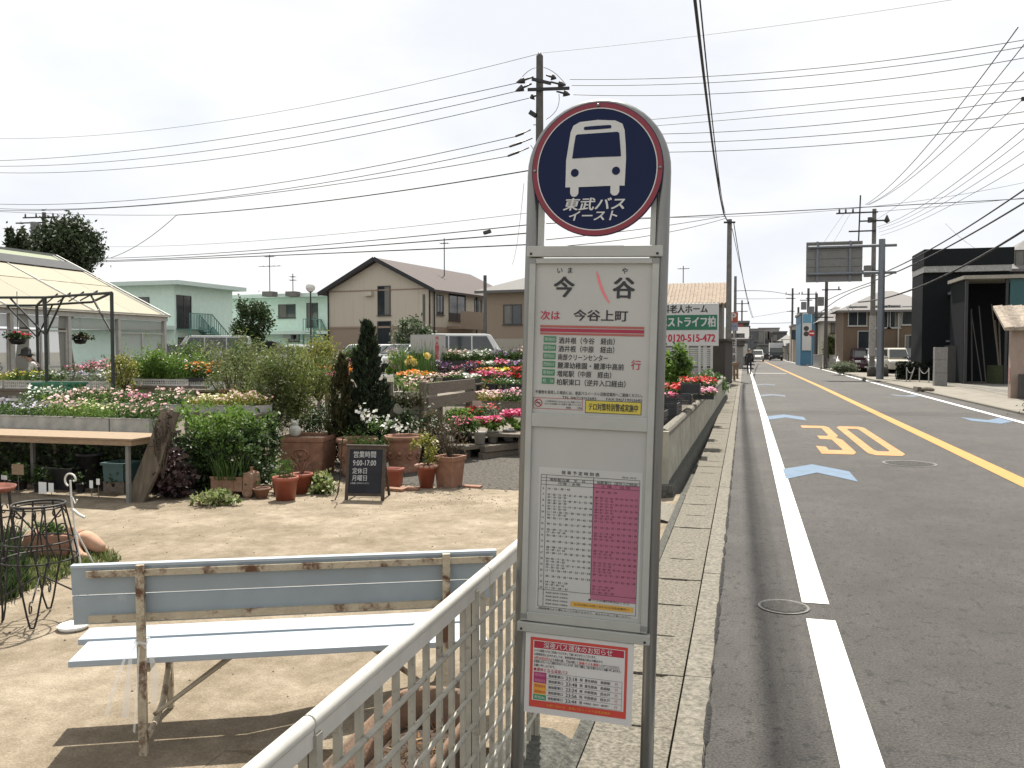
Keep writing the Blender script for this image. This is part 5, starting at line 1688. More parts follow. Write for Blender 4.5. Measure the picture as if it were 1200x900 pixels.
def conif(label, u0, u1, vt, vb, y, mt, n, sz):
    x, w, zb, zt = at(u0, u1, vt, vb, y)
    t = thing('small_conifer', label, 'conifer', (x, y, zb))
    h = zt - zb
    MB().tube([(0, 0, 0), (0.01, 0, h * 0.5), (0, 0, h * 0.9)], [0.03, 0.02, 0.005], 7).build('trunk', TWIG, t)
    conifer_mb(h, w / 2, n, sz).build('foliage', mt, t)
conif('dense dark green pointed conifer, tallest of the potted plants', 404, 460, 376, 520, 12.2, LF_CONIF, 10500, 0.10)
conif('slender browning conifer left of the dark pointed conifer', 382, 419, 412, 520, 12.0, LF_BROWN, 5200, 0.085)
# daisies
x, w, zb, zt = at(412, 474, 482, 520, 11.4)
t = thing('daisy_plant', 'white daisies on long stems spilling between the conifers and round pot', 'flowering plant', (x, 11.4, zb - 0.1))
mm = MB(); bush(mm, (0, 0, 0.2), (w * 0.5, 0.3, 0.24), 1100, 0.07, 0.018, 0, 16); mm.build('foliage', LF_MID, t)
mm = MB()
P = np.stack([RNG.uniform(-.35, .5, 70) * w, RNG.uniform(-.3, .2, 70), np.zeros(70)], 1)
P[:, 2] = (zt - zb) * (0.98 - 0.55 * (P[:, 0] / w + 0.35)) + 0.1 + RNG.normal(size=70) * 0.05
mm.blooms(P, 0.026, 0, 8, 0.8, (0, -0.8, 0)); mm.build('blossoms', PET['white'], t)

# white planter box, crate of weathered planks, pallet bench with white pots
x, w, zb, zt = at(456, 501, 460, 485, 13.6)
t = thing('planter_box', 'cream white rectangular planter box of pink flowers left of the crate', 'planter', (x, 13.9, zb))
MB().prism([(-w / 2 * .94, 0), (w / 2 * .94, 0), (w / 2, zt - zb), (-w / 2, zt - zb)], -0.2, 0.2, 'y').build('box', mat('ribbed_cream_plastic', (0.40, 0.39, 0.33), rough=0.6, var=0.1, scale=40, streak=(1, 1, 0.05)), t)
mm = MB(); bush(mm, (0, 0, zt - zb + 0.13), (w * 0.52, 0.24, 0.17), 800, 0.06, 0.02, 0, 14); mm.build('foliage', LF_BRIGHT, t)
mm = MB(); mm.blooms(rnd_in(90, (0.05, 0, zt - zb + 0.16), (w * 0.48, 0.2, 0.15)), 0.035, 0, 6); mm.build('blossoms', PET['pale pink'], t)
bench_table('plant_bench', x - w / 2, x + w / 2, 13.65, 14.2, zb - 0.003, 0.04, 'low dark stand under the cream white planter box')
A_, B_ = PY(499, 450, 13.2), PY(555, 446, 15.6)
ang = math.atan2(B_[1] - A_[1], B_[0] - A_[0])
ln = float(np.linalg.norm((B_ - A_)[:2]))
t = thing('timber_crate', 'weathered grey timber rack with two wide planks and one stout post', 'plant rack', (A_[0], A_[1], gz(13.2)), ang)
z0 = gz(13.2)
zt1 = PY(530, 446, 14.4)[2] - z0
for (a, b) in ((zt1 - 0.20, zt1), (zt1 - 0.44, zt1 - 0.24)):
    mm = MB(); mm.bb(0.05, ln, -0.03, 0.0, a, b); mm.build('plank', WOODOLD, t, bevel=0.006)
for xx, yy in ((0, 0), (ln - 0.12, 0.004), (0, 0.6), (ln - 0.12, 0.6)):
    mm = MB(); mm.bb(xx - 0.06, xx + 0.045, yy + 0.002, yy + 0.1, 0, zt1 + 0.02); mm.build('post', WOODOLD, t, bevel=0.006)
mm = MB(); mm.bb(0.05, ln, 0.10, 0.6, zt1 - 0.3, zt1 - 0.27); mm.build('shelf', WOODOLD, t)
# pallet bench
A_, B_ = PY(545, 527, 13.3), PY(612, 505, 15.6)
zp = PY(560, 521, 13.6)[2]
ang = math.atan2(2.0, 1.15)
t = thing('pallet_bench', 'low bench of thick weathered planks carrying a row of white pots', 'plant bench', (PY(548, 527, 13.2)[0], 13.2, gz(13.2)), ang)
hp = zp - gz(13.2)
for i in range(4):
    mm = MB(); mm.bb(-0.05, 3.0, 0.05 + i * 0.2, 0.05 + i * 0.2 + 0.19, hp - 0.06, hp + random.uniform(-0.004, 0.004)); mm.build('plank', WOODOLD, t, bevel=0.006)
for xx in (0.05, 1.5, 2.9):
    mm = MB(); mm.bb(xx - 0.09, xx + 0.09, 0.08, 0.8, 0, hp - 0.062); mm.build('leg', mat('dark_old_wood', (0.06, 0.05, 0.04), rough=0.9, var=0.3, scale=9), t, bevel=0.006)
for i, (a, b, z) in enumerate(((0.35, 2.7, 0.0), (0.3, 2.8, 0.115))):
    single('timber_sleeper', MB().bb(0, b - a, 0, 0.13, 0, 0.11), WOODOLD, ['weathered sleeper lying on the gravel before the pallet bench', 'weathered sleeper stacked on another before the pallet bench'][i], 'timber',
           (PY(562 + i * 2, 535, 13.2)[0] + 0.02, 13.35, gz(13.3) + z), ang - 0.02 * i, bevel=0.01)
c_, s_ = math.cos(ang), math.sin(ang)
bx, by = PY(548, 527, 13.2)[0], 13.2
for i in range(5):
    lx, ly = 0.42 + i * 0.34, 0.16 + (0.04 if i % 2 else 0)
    X_, Y_ = bx + c_ * lx - s_ * ly, by + s_ * lx + c_ * ly
    col = 'hot pink' if i < 4 else 'white'
    t = thing('potted_flower', 'white pot of %s flowers, %s along the pallet bench' % (col, ORD[i]), 'potted flower', (X_, Y_, zp + 0.005), 0, 'white pots on the pallet bench')
    MB().lathe([(0, 0.001), (0.078, 0.001), (0.105, 0.19), (0.112, 0.19), (0.112, 0.21), (0.098, 0.21), (0.095, 0.17), (0, 0.17)], 18).build('pot', mat('white_pot_plastic', (0.50, 0.49, 0.45), rough=0.6, var=0.08, scale=12), t)
    mm = MB(); bush(mm, (0, 0, 0.29), (0.15, 0.15, 0.12), 260, 0.07, 0.04, 0, 8); mm.build('foliage', LF_BRIGHT if i < 4 else LF_GREY, t)
    mm = MB(); mm.blooms(rnd_in(120 if i < 4 else 40, (0, 0, 0.40 + (0.08 if i in (2, 3) else 0)), (0.16, 0.15, 0.075)), 0.03, 0, 6); mm.build('blossoms', PET[col], t)
# smaller pots left of them
for i, (u, v, y, col, lf, lab_) in enumerate([(536, 497, 14.0, 'white', LF_BRIGHT, 'white bowl of bright green foliage above the pallet bench'), (556, 494, 15.2, 'red', LF_MID, 'white pot of red flowers behind the hot pink pots'),
                                             (572, 490, 15.6, 'red', LF_GREY, 'pot of red geraniums below the wooden tray'), (540, 508, 13.3, 'hot pink', LF_MID, 'dark pot with one drooping pink bloom on the bench corner')]):
    p = PY(u, v, y)
    t = thing('potted_flower', lab_, 'potted flower', (p[0], y, p[2] - 0.12))
    MB().lathe([(0, 0.001), (0.10, 0.001), (0.15, 0.13), (0.16, 0.13), (0.16, 0.15), (0.14, 0.15), (0.13, 0.12), (0, 0.12)], 18).build('pot', MATS['white_pot_plastic'] if i < 2 else BLACK, t)
    mm = MB(); bush(mm, (0, 0, 0.24), (0.26, 0.24, 0.14), 520, 0.07, 0.04, 0, 12); mm.build('foliage', lf, t)
    if i: mm = MB(); mm.blooms(rnd_in(36, (0, 0, 0.33), (0.22, 0.2, 0.09)), 0.035, 0, 6); mm.build('blossoms', PET[col], t)
p = PY(535, 497, 14.0)
bench_table('plant_bench', p[0] - 0.5, p[0] + 1.25, 13.75, 15.9, p[2] - 0.125, 0.05, 'rough shelf behind the hot pink pots, below the crate planks')
# price card in front of the flowers
p = PY(559, 482, 15.3)
t = thing('price_card', 'blank pinkish price card standing before the red geraniums', 'price card', (p[0], p[1], p[2]), 0.1)
MB().bb(-0.09, 0.09, 0, 0.004, 0.06, 0.2).build('card', mat('faded_card', (0.5, 0.38, 0.34), rough=0.8), t)
MB().bb(-0.006, 0.006, 0.005, 0.012, -0.3, 0.12).build('stick', WOODOLD, t)
# lilies and irises at the back
x, w, zb, zt = at(466, 506, 404, 446, 20.8)
t = thing('lily_plants', 'tall sword leaved lilies with pale yellow blooms before the white box sign', 'flowering plant', (x, 21.0, gz(21)))
mm = MB(); grass_mb(mm, (0, 0, 0.3), w * 0.5, 190, zt - gz(21) - 0.2, 0.03, 0, 0.1); mm.build('foliage', LF_MID, t)
mm = MB()
for u, v in ((480, 419), (484, 423), (487, 426), (478, 424), (499, 416), (501, 418)):
    q = PY(u, v, 20.7)
    mm.blooms([(q[0] - x + random.uniform(-.05, .05), -0.3, q[2] - gz(21)) for _ in range(4)], 0.085, 0, 6, 0.3, (0, -0.8, 0))
mm.build('blossoms', leafmat('lily_petals', [(0.7, 0.62, 0.25), (0.7, 0.5, 0.08), (0.72, 0.66, 0.35)], 0.4), t)
shrub('pinkish flowering bush in front of the parked white cars', 400, 432, 408, 432, 24.0, LF_MID, 900, 0.12, 0.05, 16, 0.3, 1.0, second=(PET['magenta'], 60))
shrub('salmon flowering bush between the conifer and the lilies', 448, 478, 410, 440, 22.0, LF_BRIGHT, 900, 0.1, 0.04, 16, 0.3, 0.8, second=(PET['pale pink'], 140))
shrub('dense green hedge plants below the parked van', 195, 262, 402, 450, 19.0, LF_MID, 2600, 0.09, 0.035, 30, 0.26, 1.0, nst=12, second=(LF_OLIVE, 1200))
shrub('olive bush closing the gap right of the parked van', 255, 330, 398, 450, 18.0, LF_OLIVE, 2800, 0.09, 0.035, 34, 0.26, 1.0, second=(LF_MID, 1200))
shrub('leafy flowering climber left of the tall greenery by the pergola post', 130, 160, 416, 462, 13.9, LF_YEL, 1300, 0.07, 0.03, 20, 0.28, 0.6, second=(PET['cream'], 90))
shrub('tall green reedy plants in the middle of the dark timber bench', 160, 215, 412, 448, 14.7, LF_BRIGHT, 2400, 0.11, 0.022, 30, 0.24, 0.6)
x, w, zb, zt = at(215, 248, 427, 447, 14.3)
tray((x, 14.6, zb), w, 0.45, 0.06, 'black', LF_DARK, 'orange', zt - zb - 0.06, 150, 0.034, 'black pots of bright orange flowers at the end of the dark bench', 'orange flowers on the dark bench')
x, w, zb, zt = at(243, 268, 448, 457, 13.8)
tray((x, 14.0, zb), w, 0.4, zt - zb, 'basket', LF_OLIVE, 'cream', 0.2, 16, 0.02, 'white lattice tray of olive seedlings right of the orange flowers', 'lattice tray right of the orange flowers')
bench_table('plant_bench', x - 0.9, x + 0.5, 13.95, 14.4, zb - 0.004, 0.04, 'small bench end under the white lattice tray')
# terracotta urn and white sign cards amongst trays
x, w, zb, zt = at(257, 272, 456, 473, 12.2)
t = pot('orange brown round pot standing behind the second flower row', x, 12.2, zb, w / 2, zt - zb, TERRA)
bench_table('plant_bench', x - 0.6, x + 0.5, 12.0, 12.5, zb - 0.004, 0.04, 'narrow shelf under the orange brown round pot')
for i, (u, v0, v1, y) in enumerate(((161, 472, 484, 10.2), (167, 473, 484, 10.2))):
    x, w, zb, zt = at(u - 3, u + 3, v0, v1, y)
    t = thing('plant_tag', ['pale plant tag standing in the second flower row, left of its twin', 'pale plant tag standing in the second flower row, right of its twin'][i], 'plant tag', (x, y, zb))
    MB().bb(-w / 2, w / 2, -0.002, 0.002, 0, zt - zb).build('card', mat('faded_pink_card', (0.45, 0.37, 0.32), rough=0.8), t)
    MB().bb(-0.005, 0.005, 0.003, 0.01, -0.25, 0.1).build('stick', WOODOLD, t)

# ================================================================ GREENHOUSE AND PERGOLA
GHFRAME = mat('greenhouse_frame', (0.36, 0.355, 0.33), rough=0.6, var=0.12, scale=6, stain=(0.18, 0.14, 0.10), stain_scale=6, stain_pos=0.64)
GHSHEET = leafmat('translucent_roof_sheet', [(0.36, 0.33, 0.235), (0.43, 0.39, 0.29), (0.39, 0.355, 0.26)], 0.35, 0.6)
GHCLEAR = clearmat('greenhouse_film', (0.30, 0.31, 0.28), 0.58, 0.35)
def greenhouse():
    X0 = -16.75
    y0, y1 = 10.5, 22.0
    zb = 0.1
    ze, zr = 2.62, 4.5
    wd = 4.0
    t = thing('greenhouse', 'pale framed greenhouse with cream translucent roof and open shop side', 'greenhouse', (X0, y0, zb - 0.25))
    o = lambda z: z - zb + 0.25
    L_ = y1 - y0
    fr = MB()
    # eave, ridge and posts of the side facing the road
    mm = MB(); mm.bb(-0.06, 0.06, -0.2, L_ + 0.05, o(ze) - 0.14, o(ze)); mm.bb(-0.02, 0.10, -0.2, L_ + 0.15, o(ze) + 0.002, o(ze) + 0.05); mm.build('eave_beam', GHFRAME, t)
    mm = MB(); mm.bb(-wd - 0.06, -wd + 0.06, -0.2, L_ + 0.05, o(zr) + 0.03, o(zr) + 0.10); mm.build('ridge_beam', ALU2, t)
    posts = [0.2, 2.1, 4.0, 5.9, 7.7, 9.5, L_ - 0.05]
    for yy in posts:
        mm = MB(); mm.bb(-0.05, 0.05, yy - 0.05, yy + 0.05, 0, o(ze) - 0.142); mm.build('post', GHFRAME, t)
        mm = MB(); mm.bb(-2 * wd - 0.05, -2 * wd + 0.05, yy - 0.05, yy + 0.05, 0, o(ze) - 0.142); mm.build('post', GHFRAME, t)
    # side screens: framed film panels, the last bay left open
    for i in range(len(posts) - 1):
        a, b = posts[i] + 0.055, posts[i + 1] - 0.055
        if i in (4,):
            continue
        pn = MB()
        zt_, zl = o(ze) - 0.50, 0.3
        for (p, q, r_, s) in ((a, b, zt_ - 0.04, zt_), (a, b, 0.95, 1.0), (a, b, zl, zl + 0.05), (a, a + 0.05, zl + .051, 0.949), (b - 0.05, b, zl + .051, 0.949), (a, a + 0.05, 1.001, zt_ - .041), (b - .05, b, 1.001, zt_ - .041), ((a + b) / 2 - .025, (a + b) / 2 + .025, 1.001, zt_ - .041)):
            pn.bb(-0.02, 0.02, p, q, r_, s)
        pf = pn.build('screen_frame', GHFRAME, t)
        fm = MB(); fm.poly([(-0.025, a, zl), (-0.025, b, zl), (-0.025, b, zt_), (-0.025, a, zt_)]); fm.build('film', GHCLEAR, pf)
    mm = MB(); mm.bb(-0.045, -0.035, 0.2, L_ - 0.1, o(ze) - 0.45, o(ze) - 0.15); mm.build('upper_glazing', GHCLEAR, t)
    # roof: sheets on both slopes, dark shade cloth strip, rafters
    n = 8
    def slope(s, f0, f1, ya, yb, lift, mi, mm):
        def P(f, y): return (-wd * f if s else -2 * wd + wd * f, y, o(ze) + 0.055 + (zr - ze) * f + lift)
        q = [P(f0, ya), P(f0, yb), P(f1, yb), P(f1, ya)]
        mm.add(q + [(a, b, c - 0.012) for a, b, c in q], [(0, 1, 2, 3), (7, 6, 5, 4), (0, 4, 5, 1), (1, 5, 6, 2), (2, 6, 7, 3), (3, 7, 4, 0)], mi)
    for s in (1, 0):
        mm = MB()
        for i in range(n):
            slope(s, -0.03, 0.46, -0.2 + (L_ + 0.3) * i / n, -0.2 + (L_ + 0.3) * (i + 1) / n - 0.015, 0, 0, mm)
            slope(s, 0.463, 0.72, -0.2 + (L_ + 0.3) * i / n, -0.2 + (L_ + 0.3) * (i + 1) / n - 0.015, 0.012, 0, mm)
        mm.build('roof_sheets', GHSHEET, t)
        mm = MB(); slope(s, 0.70, 0.86, -0.2, L_ + 0.0, 0.06, 0, mm); mm.build('shade_cloth', mat('shade_cloth', (0.05, 0.052, 0.055), rough=0.9, var=0.15), t)
        mm = MB()
        slope(s, 0.865, 1.0, -0.2, L_ + 0.1, 0.0, 0, mm); mm.build('ridge_sheets', leafmat('greenish_sheet', [(0.26, 0.31, 0.19), (0.31, 0.34, 0.22)], 0.35), t)
        for i in range(5):
            yy = 0.2 + (L_ - 0.3) * i / 4
            mm = MB(); slope(s, 0.0, 1.0, yy - 0.02, yy + 0.02, 0.035, 0, mm)
            mm.build('rafter', ALU2, t)
        mm = MB(); slope(s, -0.03, 1.0, L_ + 0.06, L_ + 0.13, 0.045, 0, mm); mm.build('verge', GHFRAME, t)
    # back wall screens keep the inside shaded
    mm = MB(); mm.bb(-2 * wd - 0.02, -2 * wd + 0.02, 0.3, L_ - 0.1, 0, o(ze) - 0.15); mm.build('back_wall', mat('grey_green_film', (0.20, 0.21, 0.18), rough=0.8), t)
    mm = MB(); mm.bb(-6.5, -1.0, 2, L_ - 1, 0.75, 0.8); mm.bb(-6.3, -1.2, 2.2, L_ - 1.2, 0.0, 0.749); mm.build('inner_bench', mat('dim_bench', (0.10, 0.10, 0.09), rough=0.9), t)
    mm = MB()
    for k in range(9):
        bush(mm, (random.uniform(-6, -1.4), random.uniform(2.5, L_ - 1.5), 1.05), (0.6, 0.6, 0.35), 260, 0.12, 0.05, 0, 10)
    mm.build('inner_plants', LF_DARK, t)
greenhouse()

# pergola of dark pipes in front of the greenhouse
def pergola():
    PIPE = mat('dark_pipe', (0.035, 0.04, 0.038), rough=0.5, var=0.2, metal=0.3, scale=10)
    # posts read from the photograph: near pair and far corner
    ps = [(55, 456, 14.0), (45, 446, 16.4), (133, 466, 13.2), ]
    t = thing('pergola', 'open frame of dark thin pipes standing over the flower benches', 'pergola', (PY(55, 456, 14.0)[0], 14.0, 0))
    o = np.array([PY(55, 456, 14.0)[0], 14.0, 0])
    zt = PY(133, 343, 13.2)[2]
    pts = []
    for u, v, y in ps:
        p = PY(u, v, y)
        b = np.array([p[0], y, gz(y)]) - o
        tp = np.array([p[0], y, zt]) - o
        MB().tube([b, tp], 0.033, 10).build('post', PIPE, t)
        pts.append(tp)
    c = pts[0] + (pts[2] - pts[0]) * 1.0
    back = pts[1]
    d1 = pts[2] - pts[0]; d2 = np.array([pts[1][0] - pts[0][0], pts[1][1] - pts[0][1], 0])
    lft = pts[0] - np.array([5.0, 1.2, 0])
    beams = [(lft, pts[0]), (pts[0], pts[2]), (pts[1], pts[2] + (pts[1] - pts[0])), (pts[2], pts[2] + (pts[1] - pts[0])), (pts[0], pts[1]), (lft + d2, pts[1])]
    for a, b in beams:
        MB().tube([a, b], 0.026, 8).build('beam', PIPE, t)
    mm = MB()
    for k in range(1, 5):
        f = k / 5
        mm.tube([pts[0] * (1 - f) + pts[2] * f + np.array([0, 0, 0.05]), pts[1] * (1 - f) + (pts[2] + d2) * f + np.array([0, 0, 0.05])], 0.016, 6)
        mm.tube([lft * (1 - f) + pts[0] * f + np.array([0, 0, 0.05]), (lft + d2) * (1 - f) + pts[1] * f + np.array([0, 0, 0.05])], 0.016, 6)
    mm.build('purlins', PIPE, t)
    for tp, dr in ((pts[0], d1), (pts[0], lft - pts[0]), (pts[0], d2), (pts[2], -d1), (pts[1], d1), (pts[1], lft - pts[0])):
        e = dr / np.linalg.norm(dr)
        MB().tube([tp + np.array([0, 0, -0.75]), tp + e * 0.7 + np.array([0, 0, -0.02])], 0.02, 7).build('brace', PIPE, t)
    return zt
zt_perg = pergola()
# fourth corner post, hidden among the plants, carries the far beams
# hanging basket and a hanging light
for i, (u, v, y, lb, pc) in enumerate([(21, 397, 16.2, 'hanging basket of red flowers and green leaves above the person in a hat', 'red'), (94, 398, 21.2, 'dim hanging basket inside the greenhouse screen', 'pale pink')]):
    p = PY(u, v, y)
    t = thing('hanging_basket', lb, 'hanging basket', p)
    mm = MB(); bush(mm, (0, 0, 0.02), (0.34, 0.3, 0.16), 700, 0.09, 0.045, 0, 14); mm.build('foliage', LF_DARK, t)
    mm = MB(); mm.lathe([(0.0, -0.14), (0.14, -0.12), (0.2, 0.0), (0.19, 0.0), (0, -0.02)], 14); mm.build('basket', BLACK, t)
    mm = MB(); mm.blooms(rnd_in(24, (0, 0, 0.06), (0.3, 0.28, 0.12)), 0.045, 0); mm.build('blossoms', PET[pc], t)
    mm = MB(); mm.tube([(0, 0, 0), (0, 0, 1.1)], 0.008, 5); mm.build('chain', DARKMETAL, t)

# ================================================================ PEOPLE
def person(label, x, y, z, rz, J, E, Rad, zones, cat='person', scale=1.0, root=0):
    me = bpy.data.meshes.new('person')
    me.from_pydata([tuple(p) for p in J], E, [])
    o = bpy.data.objects.new('person', me)
    COL.objects.link(o)
    sk = o.modifiers.new('skin', 'SKIN')
    sk.use_smooth_shade = True
    o.modifiers.new('sub', 'SUBSURF').levels = 2
    for i, r in enumerate(Rad):
        me.skin_vertices[0].data[i].radius = r if isinstance(r, tuple) else (r, r)
        me.skin_vertices[0].data[i].use_root = (i == root)
    dg = bpy.context.evaluated_depsgraph_get()
    ev = o.evaluated_get(dg)
    m2 = bpy.data.meshes.new_from_object(ev, depsgraph=dg)
    bpy.data.objects.remove(o)
    b = bpy.data.objects.new('person', m2)
    COL.objects.link(b)
    b.location = (x, y, z)
    b.rotation_euler = (0, 0, rz)
    b.scale = (scale,) * 3
    m2.materials.clear()
    for m in zones[0]: m2.materials.append(m)
    for p in m2.polygons:
        p.material_index = zones[1](p.center)
        p.use_smooth = True
    b['label'] = label
    b['category'] = cat
    return b
SKIN = mat('skin', (0.42, 0.26, 0.19), rough=0.6, var=0.05)
DARKCLOTH = mat('dark_clothes', (0.03, 0.03, 0.034), rough=0.9, var=0.2, scale=20)
GREYHAIR = mat('grey_hair', (0.30, 0.29, 0.28), rough=0.9, var=0.25, scale=50)
# pedestrian walking along the gutter, seen from behind
J = [(0, 0, 0.92), (0, 0, 1.08), (0, 0, 1.28), (0, 0, 1.40), (0, 0.0, 1.48), (0, 0.02, 1.56), (0, 0.03, 1.66),
     (0.095, 0, 0.88), (0.10, 0.10, 0.50), (0.10, 0.10, 0.09), (0.11, 0.22, 0.04),
     (-0.095, 0, 0.88), (-0.10, 0.02, 0.48), (-0.10, -0.20, 0.12), (-0.10, -0.10, 0.04),
     (0.19, 0, 1.37), (0.24, -0.06, 1.12), (0.25, -0.02, 0.86), (0.25, 0.02, 0.76),
     (-0.19, 0, 1.37), (-0.24, 0.05, 1.12), (-0.25, 0.14, 0.88), (-0.25, 0.19, 0.79)]
E_ = [(0, 1), (1, 2), (2, 3), (3, 4), (4, 5), (5, 6), (0, 7), (7, 8), (8, 9), (9, 10), (0, 11), (11, 12), (12, 13), (13, 14), (3, 15), (15, 16), (16, 17), (17, 18), (3, 19), (19, 20), (20, 21), (21, 22)]
Rd = [(0.155, 0.11), (0.15, 0.105), (0.18, 0.11), (0.15, 0.095), 0.055, (0.085, 0.1), (0.07, 0.085), 0.085, 0.06, 0.045, (0.04, 0.03), 0.085, 0.06, 0.045, (0.04, 0.03), 0.065, 0.047, 0.036, 0.032, 0.065, 0.047, 0.036, 0.032]
def zn(c):
    if c.z > 1.455: return 2
    if c.z < 0.10: return 3
    if abs(c.x) > 0.2 and c.z < 0.84: return 2
    return 1 if c.z < 0.9 and abs(c.x) < 0.2 else 0
p = G(878, 439)
man = person('elderly person in dark clothes walking away along the gutter far down the road', p[0], p[1], 0.0, 0.1, J, E_, Rd, ([mat('dark_jacket', (0.035, 0.034, 0.036), rough=0.9, var=0.2), DARKCLOTH, SKIN, BLACK], zn))
mm = MB(); mm.ball((0, 0.005, 1.66), 0.098, 10, sc=(0.9, 1.0, 0.9)); h_ = mm.build('hair', GREYHAIR, man)
mm = MB(); mm.ball((0.085, 0.035, 1.6), 0.025, 6, sc=(0.4, 0.8, 1.3)); mm.ball((-0.085, 0.035, 1.6), 0.025, 6, sc=(0.4, 0.8, 1.3)); mm.ball((0, 0.13, 1.59), 0.018, 6, sc=(0.8, 1, 1.4)); mm.build('ears_and_nose', SKIN, man)
# shopper bending over the benches, seen from the side, in a dark brimmed hat and sleeveless vest
J = [(0, 0, 0.90), (0.0, 0.0, 1.06), (-0.05, 0, 1.22), (-0.10, 0, 1.34), (-0.16, 0, 1.41), (-0.22, 0, 1.46), (-0.245, 0, 1.55),
     (0.0, 0.09, 0.86), (-0.02, 0.1, 0.46), (0.02, 0.1, 0.09), (-0.10, 0.1, 0.04),
     (0.0, -0.09, 0.86), (-0.02, -0.1, 0.46), (0.02, -0.1, 0.09), (-0.10, -0.1, 0.04),
     (-0.10, 0.17, 1.31), (-0.20, 0.22, 1.08), (-0.40, 0.16, 0.98), (-0.49, 0.12, 0.97),
     (-0.10, -0.17, 1.31), (-0.18, -0.22, 1.06), (-0.38, -0.16, 0.95), (-0.47, -0.12, 0.94)]
Rd = [(0.13, 0.165), (0.12, 0.15), (0.125, 0.17), (0.10, 0.145), 0.052, (0.095, 0.08), (0.085, 0.068), 0.085, 0.06, 0.045, (0.03, 0.04), 0.085, 0.06, 0.045, (0.03, 0.04), 0.065, 0.05, 0.038, 0.032, 0.065, 0.05, 0.038, 0.032]
def zn2(c):
    if c.x < -0.125 and c.z > 1.38: return 2
    if c.x < -0.43: return 2
    if c.z < 0.08: return 3
    if c.z < 0.92 and c.x > -0.15: return 1
    if abs(c.y) < 0.145 and c.z > 0.9 and c.x > -0.14: return 4
    return 0
x = PY(28, 430, 16.0)[0]
wm = person('person in dark brimmed hat, white sleeves and maroon vest bending over the flower benches', x + 0.12, 16.3, gz(16.3) + 0.06, R(34), J, E_, Rd,
            ([mat('white_shirt', (0.55, 0.53, 0.48), rough=0.9, var=0.05), DARKCLOTH, SKIN, BLACK, mat('maroon_vest', (0.05, 0.022, 0.028), rough=0.9, var=0.2)], zn2))
mm = MB(); mm.lathe([(0.0, 0.15), (0.075, 0.14), (0.105, 0.08), (0.112, 0.0), (0.2, -0.035), (0.19, -0.045), (0.10, -0.012)], 22, (-0.25, 0, 1.56)); mm.build('hat', mat('dark_hat', (0.03, 0.03, 0.03), rough=0.95, var=0.2), wm)
mm = MB(); mm.ball((-0.21, 0, 1.52), 0.098, 10, sc=(0.85, 0.9, 0.9)); mm.build('hair', mat('dark_hair', (0.02, 0.016, 0.014), rough=0.6), wm)
mm = MB(); mm.ball((-0.325, 0, 1.50), 0.02, 6, sc=(1, 0.8, 1.2)); mm.ball((-0.24, 0.085, 1.5), 0.022, 6, sc=(0.9, 0.4, 1.3)); mm.ball((-0.24, -0.085, 1.5), 0.022, 6, sc=(0.9, 0.4, 1.3)); mm.build('ears_and_nose', SKIN, wm)

# ================================================================ IRON STANDS AT THE LEFT EDGE
IRON = mat('wrought_iron', (0.022, 0.02, 0.02), rough=0.5, metal=0.4, var=0.4, scale=25, stain=(0.06, 0.035, 0.022), stain_scale=14, stain_pos=0.62)
def ring(mm, c, r, z, th=0.006):
    mm.tube([(c[0] + r * math.cos(2 * PI * i / 36), c[1] + r * math.sin(2 * PI * i / 36), z) for i in range(36)], th, 6, closed=True)
def scroll(mm, c, r, a0, sgn, ax=(1, 0), th=0.005):
    pts = []
    for i in range(20):
        q = i / 19
        a = a0 + sgn * q * 2.2 * PI * 0.85
        rr = r * (1 - 0.65 * q)
        pts.append((c[0] + ax[0] * rr * math.cos(a), c[1] + ax[1] * rr * math.cos(a), c[2] + rr * math.sin(a)))
    mm.tube(pts, th, 5)
base = G(48, 726, -0.25)
cx_, cy_ = base[0], base[1]
t = thing('iron_plant_stand', 'round black wrought iron plant stand with scrollwork and hairpin legs', 'plant stand', (cx_, cy_, -0.25))
HT = 0.80
mm = MB(); ring(mm, (0, 0), 0.165, HT, 0.009); ring(mm, (0, 0), 0.155, HT - 0.02, 0.005); mm.build('top_ring', IRON, t)
for rr, zz in ((0.215, HT - 0.25), (0.235, HT - 0.37)):
    mm = MB(); ring(mm, (0, 0), rr, zz); mm.build('hoop', IRON, t)
for i in range(8):
    a = 2 * PI * i / 8 + 0.2
    mm = MB(); mm.tube([(0.16 * math.cos(a), 0.16 * math.sin(a), HT), (0.215 * math.cos(a), 0.215 * math.sin(a), HT - 0.25), (0.245 * math.cos(a), 0.245 * math.sin(a), HT - 0.40)], 0.006, 6)
    mm.build('upright', IRON, t)
